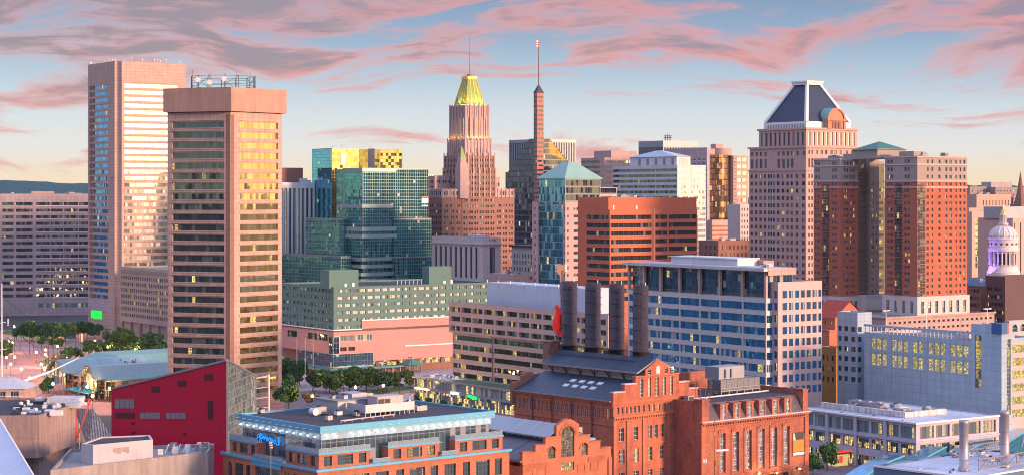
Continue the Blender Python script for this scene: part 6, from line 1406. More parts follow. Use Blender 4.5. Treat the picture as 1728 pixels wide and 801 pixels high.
    part(r, 'monitor_roof', lambda m: (m.poly([(u0 - .5, .6, ze2 - .2), (mid, .6, zr2), (mid, wl, zr2), (u0 - .5, wl, ze2 - .2)]), m.poly([(mid, .6, zr2), (u1 + .5, .6, ze2 - .2), (u1 + .5, wl, ze2 - .2), (mid, wl, zr2)]), m.box(u0 - .62, .6, ze2 - .45, u0 - .5, wl, ze2 - .15)), lm)
    part(r, 'roof_plant', lambda m: (m.box(X(978), 2, zi - 1, X(993), 7, gz(722, X(985))), m.box(X(995), 3, ze, X(1020), 8, gz(742, X(1000)))), M['metal_grey'])
gabled_hall()
def east_brick():
    S = Site(1183, 486, 40); r = S.root('brick_warehouse', 'red brick building with mansard dormers, six tall windows and cooling plant on its flat roof', 'brick building'); z = S.z; W = []
    wr, wl = S.r(1362), 34; X = S.r; br = wallmat('brick_east', (.37, .12, .078), .9, .3, (.7, .36, .05), .16, streak=.35, soot=.8)
    tw = Style(glassmat('glass_lattice', (.2, .2, .25), .5, .06, .55, (.55, .75), None, bcol=(.33, .31, .36), clump=0), M['frame_white'], 2, 7, .14, name='tall_window')
    zcn = z(711)
    cols = [(X(a), X(b)) for a, b in ((1214, 1223.5), (1236, 1246), (1257.5, 1267.5), (1279.5, 1289.5), (1301, 1310.5), (1322, 1331.5))]
    zw1, zw0 = z(731, X(1214)), z(797, X(1214))
    lo = [(z(822, 10), z(806, 10))]
    mass(r, 'wall', rect(0, 0, wr, wl), 0, zcn, {0: [(0, None, [([(zw0, zw1)], cols, tw), (lo, cols, ST['punchlit'])], .55)]}, br, M['roof_dark'], W, top=False)
    flush(r, W)
    part(r, 'cornice', lambda m: (m.box(-.5, -1.1, zcn - .25, wr + .5, -.01, zcn + .05), m.box(-.3, -.8, zcn - .7, wr + .3, -.012, zcn - .26, 1), m.box(-.1, -.5, zcn - 1.5, wr, -.014, zcn - 1.2, 1), [m.box(.4 + k * .9, -.6, zcn - 1.15, .8 + k * .9, -.016, zcn - .75, 1) for k in range(int(wr / .9) - 1)]), [M['limestone'], br])
    def trims(m):
        for a, b in cols:
            for j in range(5): m.box(a - .5 + (b - a + 1) * j / 5, -.28 - .03 * (j % 2), zw1 + .05, a - .5 + (b - a + 1) * (j + 1) / 5 - .08, -.003, zw1 + .8 + .25 * (1 - abs(j - 2) / 2))
            m.box(a - .55, -.18, zw0 - .3, a - .05, -.003, zw1); m.box(b + .05, -.18, zw0 - .3, b + .55, -.003, zw1); m.box(a - .6, -.3, zw0 - .65, b + .6, -.003, zw0 - .35)
            m.box((a + b) / 2 - .5, -.35, zw1 + 1.9, (a + b) / 2 + .5, -.003, zw1 + 2.6)
        m.box(0, -.35, zw0 - 2.0, wr, -.004, zw0 - 1.5); m.box(-.2, -.4, 0, 1.2, -.005, zcn - .8); m.box(wr - 1.2, -.4, 0, wr + .2, -.005, zcn - .8)
    part(r, 'brick_trim', trims, M['brick_red'])
    # mansard with dormers between two brick piers
    zr = zcn + 4.2
    part(r, 'mansard', lambda m: (m.poly([(2.6, -.2, zcn + .05), (wr - 2, -.2, zcn + .05), (wr - 2, 1.9, zr), (2.6, 1.9, zr)])), wallmat('mansard_tile', (.10, .085, .10), .6, .35, (.5, .5, .05), .3, streak=.7))
    part(r, 'pier', lambda m: (m.box(0, -.3, zcn + .05, 2.6, 2.6, zr + 1.0), m.box(-.2, -.5, zr + 1.0, 2.8, 2.8, zr + 1.3)), br)
    part(r, 'pier', lambda m: (m.box(wr - 2, -.3, zcn + .05, wr, 3, zr + 1.3), m.box(wr - 2.2, -.5, zr + 1.3, wr + .2, 3.2, zr + 1.6)), br)
    for px in (1220, 1242, 1264, 1285, 1307, 1328):
        x = X(px); part(r, 'dormer', lambda m: (m.box(x - 1.35, -.35, zcn + .06, x - .75, 1.8, zr - .5), m.box(x + .75, -.35, zcn + .06, x + 1.35, 1.8, zr - .5), m.box(x - 1.5, -.55, zr - .5, x + 1.5, 2, zr - .15)), br)
        part(r, 'dormer_window', lambda m: add_win(m, Style(None, 1, 2, 3, .1), 1.5, zr - zcn - .7, lambda a, k, c: (x + a, -.1 + k, zcn + .1 + c)), [tw.glass, M['frame_white']])
    part(r, 'roof', lambda m: (m.poly([(0, 1.9, zr), (wr, 1.9, zr), (wr, wl, zr), (0, wl, zr)]),), M['roof_dark'])
    part(r, 'side_wall', lambda m: (m.box(wr - .6, 3.01, zcn, wr, wl, zr + 1.3), m.box(0, 2.7, zcn, .6, wl, zr + .7), m.box(.61, wl - .7, zcn, wr - .61, wl, zr + 1.6)), br)
    part(r, 'rear_parapet', lambda m: (m.box(10, wl - 4, zr, wr - .61, wl - 3.3, zr + 3.4), m.box(12, wl - 4.1, zr, wr - 6, wl - 3.2, zr + 4.6)), br)
    # cooling plant
    a, b = X(1224, 12), X(1272, 12)
    a, b = S.r(1217, 12), S.r(1283, 12); zs = zr + 1.0
    part(r, 'cooling_frame', lambda m: (m.box(a, 12, zs, b, 17, zs + .3), m.box(a, 12, zs + .8, b, 12.1, zs + .9), [m.box(a + k * (b - a - .3) / 5, y, zr, a + k * (b - a - .3) / 5 + .3, y + .3, zs) for k in range(6) for y in (12, 16.6)]), M['frame_grey'])
    part(r, 'cooling_unit', lambda m: [m.box(a + k * (b - a) / 7 + .04, 12.2, zs + .35, a + (k + 1) * (b - a) / 7 - .04, 17, zs + 3.0) for k in range(7)], wallmat('louvre_grey', (.20, .21, .24), .5, .1, (50, .22, .08), .5, metal=.4))
    part(r, 'cooling_unit', lambda m: (m.box(a + 1.2, 14, zs + 3.02, b - 4, 19, zs + 6.2), [m.tube((a + 3.5 + j * 2.2, 13.7, zs + 3.3), (a + 3.5 + j * 2.2, 13.7, zs + 5.6), .22, n=8) for j in range(2)]), M['metal_grey'])
    for k in range(9):
        mb = MB(); x = 2.5 + (k * 2.63) % 11; y = 7 + (k * 5.1) % 22; mb.box(x, y, zr, x + 2.2, y + 1.6, zr + 1.5 + (k % 3) * .5); mb.box(x + .3, y - .1, zr + .3, x + 1.9, y - .01, zr + 1.2, 1); mb.build('air_handler', [M['metal_white' if k % 2 else 'metal_grey'], M['dark']], r)
    for k in range(4):
        mb = MB(); x = 3 + k * 2.9; mb.tube((x, 5 + k, zr), (x, 5 + k, zr + 6.5 - k * .7), .07, n=4)
        for j in range(5): mb.tube((x - .9 + j * .1, 5 + k, zr + 3 + j * .6), (x + .9 - j * .1, 5 + k, zr + 3.1 + j * .6), .04, n=4)
        mb.build('antenna', M['brick_brown'], r)
    part(r, 'pipe', lambda m: (m.tube((4, 8, zr + .5), (b + 1, 10, zr + .5), .2, n=6), m.tube((3, 4, zr + .4), (12, 9, zr + .4), .15, n=6)), M['metal_white'])
    # orange and black poster on the wall
    x0, x1 = X(1337.5), X(1358.5); zt, zb = z(727, x1), z(769, x0)
    ps = tag(empty('poster', *(lambda u: (S.X + S.c * u, S.Y + S.s * u))(x0), 0, S.a), 'orange and black poster with white bottom strip on the brick wall', 'poster')
    w_ = x1 - x0; h = zt - zb
    part(ps, 'board', lambda m: m.box(0, -.12, zb, w_, -.03, zt), M['dark'])
    part(ps, 'print', lambda m: (m.box(.12, -.15, zb + h * .18, w_ - .12, -.125, zb + h * .68, 0), m.poly([(.12, -.15, zb + h * .68), (w_ * .22, -.15, zb + h * .68), (w_ * .12, -.15, zt - .15), (.12, -.15, zt - .15)], 1), m.poly([(w_ * .86, -.15, zb + h * .68), (w_ - .12, -.15, zb + h * .68), (w_ - .12, -.15, zt - .15), (w_ * .90, -.15, zt - .15)], 1), m.box(.12, -.15, zb + h * .03, w_ - .12, -.125, zb + h * .15, 2)), [plain('print_orange', (.58, .20, .02), .5), plain('print_cream', (.5, .55, .42), .5), M['white']])
    # wall lamps
    for px, py in ((1276, 797), (1344, 789), (1306, 796)):
        u = X(px); zz = z(py, u); part(r, 'wall_lamp', lambda m: m.box(u - .22, -1.2, zz - .15, u + .22, -.8, zz + .15), M['lamp'])
        part(r, 'lamp_arm', lambda m: m.tube((u, -.05, zz + .1), (u, -1.0, zz + .2), .05, n=4), M['dark'])
        l = bpy.data.lights.new('wall_lamp', 'POINT'); l.energy = 260; l.color = (1, .75, .35); l.shadow_soft_size = .2
        o = bpy.data.objects.new('wall_lamp_light', l); C.objects.link(o); o.parent = r; o.location = (u, -1.6, zz)
    # timber pole with a street light in front of the wall
    Yp = 470; x, y = wpt(1206, Yp); zz = lambda p_: zat(p_, Yp)
    p = tag(empty('utility_pole', x, y, 0, R(20)), 'tall orange lit utility pole with white street light in front of the brick building', 'utility pole'); wd = plain('timber_orange_lit', (.42, .17, .06), .7)  # orange light on the pole is put into the timber colour
    part(p, 'post', lambda m: m.tube((0, 0, 0), (0, 0, zz(703)), .22, .10, 8), wd)
    part(p, 'street_light', lambda m: (m.box(.4, -.2, zz(761), 3.6, .2, zz(758)), m.tube((0, 0, zz(757)), (.6, 0, zz(759.5)), .08, n=4)), M['white'])
    part(p, 'crossarm', lambda m: (m.box(-2.2, -.08, zz(768), 2.0, .08, zz(766)), m.box(-1.6, -.08, zz(774), 1.8, .08, zz(772)), [m.box(-1.4 + k * .7, -.12, zz(766), -1.25 + k * .7, .12, zz(764)) for k in range(5)]), wd)
    part(p, 'junction_box', lambda m: (m.box(-.5, -.35, zz(734), .3, -.1, zz(728)), m.box(.1, -.3, zz(785), 1.2, .1, zz(777))), wd)
    part(p, 'small_flag', lambda m: [m.box(-3.0 + .3 * j, -.05, zz(779) - .3 * (j % 2), -2.7 + .3 * j, .05, zz(773) - .3 * (j % 2), j % 2) for j in range(3)] , [M['white'], M['steel']])
M['lamp'] = plain('lamp_glass', (1, .9, .7), .5, 0, 2.3, (1, .60, .20))
M['lampw'] = plain('lamp_white', (1, 1, .95), .5, 0, 9, (.95, 1.0, .92))
east_brick()
# ------------------------------------------------------------- nearest brick and glass office
def front_office():
    S = Site(538, 378, 40); r = S.root('office_building', 'nearest brick and glass office with a row of white lamps under its blue roof edge', 'office building'); z = S.z; W = []
    br = wallmat('brick_front', (.42, .15, .09), .9, .22, (.6, .32, .04), .16, streak=.12, soot=.25); cyan = wallmat('trim_cyan', (.10, .34, .50), .5, .08, (2.5, 5, .04), .2, metal=.2)
    wl, wr = S.l(388), S.r(848); zb = z(765.5); zl = z(791); X, L = S.r, S.l
    dk = glassmat('glass_front', (.16, .24, .30), .75, .12, .10, (1.4, 3), None, bcol=(.3, .3, .33), clump=.4, lcol=(1, .78, .2), lstr=.8, wave=.02)
    w3 = Style(dk, M['frame_dark'], 2, 3, .10); w5 = Style(dk, M['frame_dark'], 4, 3, .10)
    # storey under the ledge
    def trio(a, b): # three windows in a brick bay
        w = b - a; return [(a + w * .10, a + w * .25), (a + w * .36, a + w * .66), (a + w * .77, a + w * .92)]
    boxR = [(0, X(625)), (X(655), X(741)), (X(768), wr)]; boxL = [(0, L(483)), (L(434), wl)]
    h = zb - zl
    lowrows = [(zl - 5.0, zl - 1.6), (zl - 9.2, zl - 5.9)]
    cR = sum([trio(a, b) for a, b in boxR], []) + [(X(629), X(651)), (X(745), X(764))]; cL = sum([[(wl - q, wl - p) for p, q in trio(a, b)] for a, b in boxL], []) + [(wl - L(438), wl - L(479))]
    mass(r, 'lower_wall', rect(-1.0, -1.0, wr + 1, wl + 1), 0, zl, {0: [(0, None, [(lowrows, [(a + 1, b + 1) for a, b in cR], w5)], .4)], 3: [(0, None, [(lowrows, [(a + 1, b + 1) for a, b in cL], w5)], .4)]}, br, M['roof_pale'], W, par=.05)
    part(r, 'ledge', lambda m: m.prism([(-1.5, -1.5), (wr + 1.4, -1.5), (wr + 1.4, -1.0), (-1.0, -1.0), (-1.0, wl + 1.4), (-1.5, wl + 1.4)], zl - .35, zl + .15), cyan)
    wz = [(zl + h * .14, zl + h * .80)]
    for a, b in boxR:
        if a == 0:
            mass(r, 'corner_bay_wall', [(0, 0), (b, 0), (b, 6), (6, 6), (6, boxL[0][1]), (0, boxL[0][1])], zl - .04, zb, {0: [(0, None, [(wz, trio(0, b), w3)], .35)], 5: [(0, None, [(wz, [(boxL[0][1] - q, boxL[0][1] - p) for p, q in trio(0, boxL[0][1])], w3)], .35)]}, br, M['roof_pale'], W, par=.1)
        else: mass(r, 'bay_wall', rect(a, 0, b, 6), zl - .04, zb, {0: [(0, None, [(wz, [(p - a, q - a) for p, q in trio(a, b)], w3)], .35)], 3: []}, br, M['roof_pale'], W, par=.1)
    a, b = boxL[1]; mass(r, 'bay_wall', rect(0, a, 6, b), zl - .04, zb, {3: [(0, None, [(wz, trio(0, b - a), w3)], .35)]}, br, M['roof_pale'], W, par=.1)
    # glazed storeys behind, roof slab on top
    i = 2.0; zt = z(733)
    gl = glassmat('glass_penthouse', (.20, .30, .36), .82, .04, .08, (1.35, 2.6), (1.35, 2.2, .10, .10), (.14, .18, .22), bcol=(.3, .3, .35), wave=.02)
    cw = Style(gl, name='curtain_wall'); XR = X(825, i) ; YL = L(410, i)
    mass(r, 'glazed_wall', rect(i, i, XR, YL), zl - .03, zt, {0: [(0, None, curtain(zl + .2, zt - .1, .1, XR - i - .1, cw), .08)], 3: [(0, None, curtain(zl + .2, zt - .1, .1, YL - i - .1, cw), .08)]}, M['frame_grey'], M['roof_dark'], W, top=False)
    flush(r, W)
    zr = z(721)
    part(r, 'roof_fascia', lambda m: (m.box(i - .9, i - .9, zt, XR + .9, YL + .9, zt + .1), m.prism(offset(rect(i, i, XR, YL), -.35), zt - 1.35, zt)), wallmat('soffit_pale', (.26, .38, .48), .5, .06, (1.4, 5, .04), .15))
    def roof(m):
        o = rect(i - .9, i - .9, XR + .9, YL + .9); n_ = offset(o, .5); e_ = zt + .1; t_ = zr
        for k in range(4):
            p, q, c_, d_ = o[k], o[(k + 1) % 4], n_[(k + 1) % 4], n_[k]
            m.poly([(*p, e_), (*q, e_), (*q, t_), (*p, t_)]); m.poly([(*p, t_), (*q, t_), (*c_, t_), (*d_, t_)]); m.poly([(*c_, t_), (*c_, t_ - .35), (*d_, t_ - .35), (*d_, t_)])
        m.poly([(*p, t_ - .35) for p in n_], 1)
    part(r, 'roof', roof, [cyan, M['roof_dark']])
    # canopy fins with a lamp under each
    nR, nL = 21, 12; k_ = 0
    def lamp(px_, py_, dx, dy):
        part(r, 'canopy_fin', lambda m: m.prism([(px_ - .55, py_ - .12), (px_ + .55, py_ - .12), (px_ + .55, py_ + .12), (px_ - .55, py_ + .12)] if dx == 0 and 0 else ([(px_, py_), (px_ + (1.1 if dy else 0), py_ + (1.1 if dx else 0)), (px_ + (1.1 if dy else 0) + dx * 1.1, py_ + (1.1 if dx else 0) + dy * 1.1)] if dy else [(px_, py_), (px_ + dx * 1.1, py_ + 1.1), (px_, py_ + 1.1)]), zt + .55, zt + .65), M['white'])
        part(r, 'roof_lamp', lambda m: m.box(px_ + dx * .55 - .13, py_ + dy * .55 - .13, zt - .80, px_ + dx * .55 + .13, py_ + dy * .55 + .13, zt - .60), M['lampw'])
        l = bpy.data.lights.new('roof_lamp', 'POINT'); l.energy = 7; l.color = (1, .98, .9); l.shadow_soft_size = .12
        o = bpy.data.objects.new('roof_lamp_light', l); C.objects.link(o); o.parent = r; o.location = (px_ + dx * .45, py_ + dy * .45, zt - .55)
    for k in range(nR):
        if k in (2, 9): continue
        lamp(i + .8 + k * (XR - i - 1.6) / (nR - 1), i - .36, 0, -1)
    for k in range(nL):
        lamp(i - .36, i + 1.0 + k * (YL - i - 1.6) / (nL - 1), -1, 0)
    # railings on the bays
    def rail(m):
        for (a, b) in boxR:
            m.box(a, -.03, zb + .95, b, .03, zb + 1.02); [m.box(a + j * 1.0, -.02, zb, a + j * 1.0 + .04, .02, zb + .95) for j in range(int((b - a)) + 1)]; m.box(a, -.01, zb + .1, b, 0, zb + .9, 1)
        for (a, b) in boxL:
            m.box(-.03, a, zb + .95, .03, b, zb + 1.02); m.box(-.01, a, zb + .1, 0, b, zb + .9, 1)
        for (a, b) in ((X(625), X(655)), (X(741), X(768))): m.box(a, -.9, zl + 1.0, b, -.84, zl + 1.08); m.box(a, -.88, zl + .2, b, -.87, zl + 1, 1)
        m.box(-.9, L(483), zl + 1.0, -.84, L(434), zl + 1.08); m.box(-.88, L(483), zl + .2, -.87, L(434), zl + 1, 1)
    part(r, 'railing', rail, [M['steel'], plain('rail_glass', (.22, .34, .42), .2, .3)])
    for a, b in boxR: part(r, 'bay_coping', lambda m: m.box(a - .15, -.25, zb - .2, b + .15, -.003, zb + .12), cyan)
    for a, b in boxL: part(r, 'bay_coping', lambda m: m.box(-.25, a - .15, zb - .2, -.003, b + .15, zb + .12), cyan)
    part(r, 'balcony_front', lambda m: m.box(-1.3, L(483), zl - 1.3, -1.02, L(434), zl + .15), plain('cyan_panel', (.04, .30, .48), .4))
    # neon script across the left glazing
    ny0, ny1 = L(474, i), L(436, i); zz0 = z(752, i, ny0)
    sg = tag(empty('neon_sign', S.X, S.Y, 0, S.a), 'blue neon script sign on the dark glass of the nearest office', 'sign')
    def script(m):
        # letters in handwriting strokes, read from left (far) to right (near)
        strokes = [[(0, .1), (.02, .9), (.10, 1.05), (.13, .75), (.03, .55)], [(.12, .1), (.17, 1.2), (.20, .1)], [(.14, .5), (.22, .55)], [(.22, 1.15), (.27, .55), (.31, .9), (.34, .5), (.39, .95)], [(.40, .85), (.45, .35), (.49, .7), (.44, .8)],
                   [(.50, .75), (.55, .3), (.61, .55), (.57, .8), (.50, .7)], [(.62, .7), (.66, .2), (.72, .5), (.68, .75), (.62, .6)], [(.74, .6), (.76, .15), (.83, .35), (.80, .65), (.74, .55)], [(.86, .3), (.88, .1), (.95, .15), (.98, 1.1)], [(.98, 1.1), (.99, .1)]]
        for s_ in strokes:
            for (a, b), (c, d) in zip(s_, s_[1:]):
                m.tube((i - .35, ny1 + (ny0 - ny1) * a, zz0 + b * 1.7), (i - .35, ny1 + (ny0 - ny1) * c, zz0 + d * 1.7), .07, n=5)
    part(sg, 'neon_tube', script, plain('neon_blue', (.0, .2, .8), .4, 0, 1.1, (.01, .30, 1)))
    part(sg, 'mounting_rail', lambda m: m.box(i - .28, ny0, zz0 + .4, i - .2, ny1, zz0 + .5), M['frame_dark'])
    # roof plant
    zr_ = zr - .35; U = lambda px, v: S.r(px, v)
    bx0, v0 = U(610, 15), 15; 
    part(r, 'roof_house', lambda m: (m.box(17, 18, zr_, 31, 27, zr_ + 2.7), m.box(16.8, 17.8, zr_ + 2.7, 31.2, 27.2, zr_ + 2.95, 1)), [M['panel_blue'], M['roof_grey']])
    part(r, 'roof_house', lambda m: (m.box(22, 20, zr_ + 2.96, 26, 25, zr_ + 3.9)), M['panel_blue'])
    part(r, 'roof_screen', lambda m: (m.box(19, 11, zr_ + .8, 31.5, 11.2, zr_ + 2.5), m.box(19, 11.21, zr_ + .8, 19.2, 17.5, zr_ + 2.5), [m.box(19 + k * 1.24, 11.05, zr_, 19.12 + k * 1.24, 11.17, zr_ + .8) for k in range(11)]), wallmat('screen_steel', (.40, .43, .47), .45, .05, (.8, 9, .04), .2, metal=.3))
    part(r, 'cooling_unit', lambda m: (m.box(23.5, 13, zr_ + .6, 30, 16.5, zr_ + 3.5), [m.box(23.7 + k * 1.6, 12.9, zr_ + 1.2, 25.1 + k * 1.6, 12.99, zr_ + 3.2, 1) for k in range(2)], m.box(23.4, 12.9, zr_ + 3.51, 30.1, 16.6, zr_ + 3.7)), [plain('plant_cream', (.48, .38, .36), .5), M['dark']])
    for k, (x, y, w_, d, hh, mm) in enumerate(((13.2, 20, 2.4, 1.8, 1.7, 'metal_grey'), (15.5, 16, 1.3, 1.2, 1.0, 'metal_white'), (9, 10, 1.2, 1.0, 1.1, 'limestone'), (33, 12, 2.6, 1.6, 1.2, 'limestone'), (18, 13, 1.1, 1.1, 1.0, 'metal_grey'), (18.5, 22, 1.6, 1.4, 3.6, 'metal_grey'), (27.5, 22, 1.4, 1.3, 3.5, 'metal_grey'), (20, 20, 1.0, 1.0, 3.7, 'panel_blue'), (36, 24, 1.2, 1, .9, 'metal_grey'), (6, 30, 1.0, 1.0, .9, 'metal_grey'))):
        mb = MB(); mb.box(x, y, zr_ + .25, x + w_, y + d, zr_ + hh); mb.box(x + .1, y + .1, zr_, x + w_ - .1, y + d - .1, zr_ + .25, 1); mb.lathe(x + w_ / 2, y + d / 2, [(.5, zr_ + hh), (.5, zr_ + hh + .3), (.1, zr_ + hh + .35)], 10, 1); mb.build('air_handler', [M[mm], M['dark']], r)
    part(r, 'duct', lambda m: (m.tube((12.4, 19.2, zr_ + .9), (12.4, 20.8, zr_ + .9), .75, n=14), m.tube((12.4, 20.4, zr_ + .9), (13.4, 20.8, zr_ + .9), .4, n=12)), M['metal_white'])
    part(r, 'pipe', lambda m: (m.tube((10, 7, zr_ + .35), (25, 9.2, zr_ + .35), .12, n=6), m.tube((10, 6, zr_ + .35), (14, 7.4, zr_ + .35), .12, n=6), [m.box(10 + k * 2.9, 6.8 + k * .42, zr_, 10.2 + k * 2.9, 7.2 + k * .42, zr_ + .3) for k in range(6)]), M['limestone'])
    part(r, 'weather_vane', lambda m: (m.tube((32, 14, zr_), (32.6, 14, zr_ + 3.2), .07, n=4), m.tube((32, 14, zr_ + 2), (33, 14, zr_ + 2.4), .06, n=4)), M['white'])
front_office()
def flag_pole():
    Y = 372; x, y = wpt(457, Y); p = tag(empty('flag_pole', x, y, 0), 'slim flagpole with a small red and white flag before the nearest office', 'flagpole')
    part(p, 'pole', lambda m: m.tube((0, 0, 0), (0, 0, zat(738, Y)), .09, .06, 6), M['steel'])
    part(p, 'flag', lambda m: [m.box(-.25 + .1 * sin(k), -.03, zat(757, Y) + k * .22, .35 + .1 * sin(k), .03, zat(757, Y) + k * .22 + .21, k % 2) for k in range(6)], [M['red_paint'], M['white']])
flag_pole()
# ------------------------------------------------------------- crimson sloping building
def crimson():
    C0, A, B = wpt(383.5, 470), wpt(188, 500), wpt(433, 503); r = tag(empty('crimson_building', C0[0], C0[1], 0, 0), 'crimson building with a sloping roofline and a glass gable on its right side', 'building')
    A = (A[0] - C0[0], A[1] - C0[1]); B = (B[0] - C0[0], B[1] - C0[1]); D = (A[0] + B[0], A[1] + B[1])
    zA, zC, zB = zat(655, 500), zat(607, 470), zat(634, 503); zD = zA + (zB - zC)
    red = wallmat('crimson_cladding', (.58, .004, .036), .55, .10, (9, .45, .06), .18, streak=.12)
    part(r, 'wall', lambda m: (m.poly([(*A, 0), (0, 0, 0), (0, 0, zC), (*A, zA)]), m.poly([(*D, 0), (*A, 0), (*A, zA), (*D, zD)]), m.poly([(*B, 0), (*D, 0), (*D, zD), (*B, zB)])), red)
    part(r, 'roof', lambda m: m.poly([(*A, zA), (0, 0, zC), (*B, zB), (*D, zD)]), M['roof_grey'])
    bx, by = B; Lb = math.hypot(bx, by)
    gl = glassmat('glass_gable', (.30, .40, .37), .75, .05, .25, (1.3, 1.9), (1.3, 1.9, .16, .16), (.30, .32, .35), lcol=(.8, .75, .2), lstr=.5, wave=.03, tilt=.03, bcol=(.16, .22, .20), clump=.3)
    part(r, 'glass_gable', lambda m: m.poly([(0.02, 0, 0), (bx, by, 0), (bx, by, zB), (0.02, 0, zC)]), gl)
    d = Vector((A[0], A[1])).normalized(); nn = Vector((-d.y, d.x)); nn = nn if nn.y < 0 else -nn
    LA = math.hypot(*A)
    def pt(px, py, o=.0):
        k = (px - 864) / F; t = (k * C0[1] - C0[0]) / (d.x - k * d.y); return (d.x * t + nn.x * o, d.y * t + nn.y * o, zat(py, C0[1] + d.y * t))
    def panel(m, x0, y0, x1, y1, mi=0, o=.12):
        a, b, c_, e = pt(x0, y1, o), pt(x1, y1, o), pt(x1, y0, o), pt(x0, y0, o); m.poly([a, b, c_, e], mi)
        a2, b2, c2, e2 = pt(x0, y1), pt(x1, y1), pt(x1, y0), pt(x0, y0)
        for p_, q_, s_, t_ in ((a2, b2, b, a), (b2, c2, c_, b), (c2, e2, e, c_), (e2, a2, a, e)): m.poly([p_, q_, s_, t_], mi)
    pg = plain('window_grey', (.30, .25, .27), .3, .2); dr = plain('louvre_maroon', (.10, .008, .018), .7)
    for x0, x1, y0, y1, n in ((194, 227, 672.5, 688.5, 4), (236.5, 270.5, 695, 706, 4), (280.5, 314, 695.5, 706, 4)):
        for k in range(n):
            w_ = (x1 - x0) / n; part(r, 'window', lambda m: (panel(m, x0 + k * w_ + .35, y0 + .4, x0 + (k + 1) * w_ - .35, y1 - .4)), pg)
    for q in ((194, 695, 227, 705), (256, 651, 270, 661.5), (300, 641, 314, 651), (345, 630.5, 359, 640.5), (351, 675, 359.5, 706.5), (222, 711, 227, 716), (222, 728, 227, 732), (309, 729, 313.5, 734)):
        part(r, 'louvre', lambda m: panel(m, q[0], q[1], q[2], q[3]), dr)
    part(r, 'roof_trim', lambda m: (m.tube((A[0], A[1], zA), (0, 0, zC), .35, n=4), m.tube((0, 0, zC), (bx, by, zB), .3, n=4), m.tube((0, -.05, 0), (0, -.05, zC), .28, n=4)), M['steel'])
    # white steel frame standing beyond the glass
    Yf = 508; zz = lambda p_: zat(p_, Yf); X = lambda px: (px - 864) / F * Yf - C0[0]; yy = Yf - C0[1]
    def fr(m):
        for px, t in ((415, 633), (430, 632), (453.5, 631)): m.tube((X(px), yy, 0), (X(px), yy, zz(t)), .26, n=6)
        for t in (638, 655, 672, 689): m.tube((X(430), yy, zz(t)), (X(453), yy, zz(t - 3)), .15, n=4); m.tube((X(415), yy, zz(t + 2)), (X(430), yy, zz(t)), .15, n=4)
        m.tube((X(415), yy, zz(634)), (X(430), yy, zz(638)), .2, n=4); m.tube((X(430), yy, zz(638)), (X(453), yy, zz(633)), .2, n=4)
    part(r, 'steel_frame', fr, M['white'])
crimson()
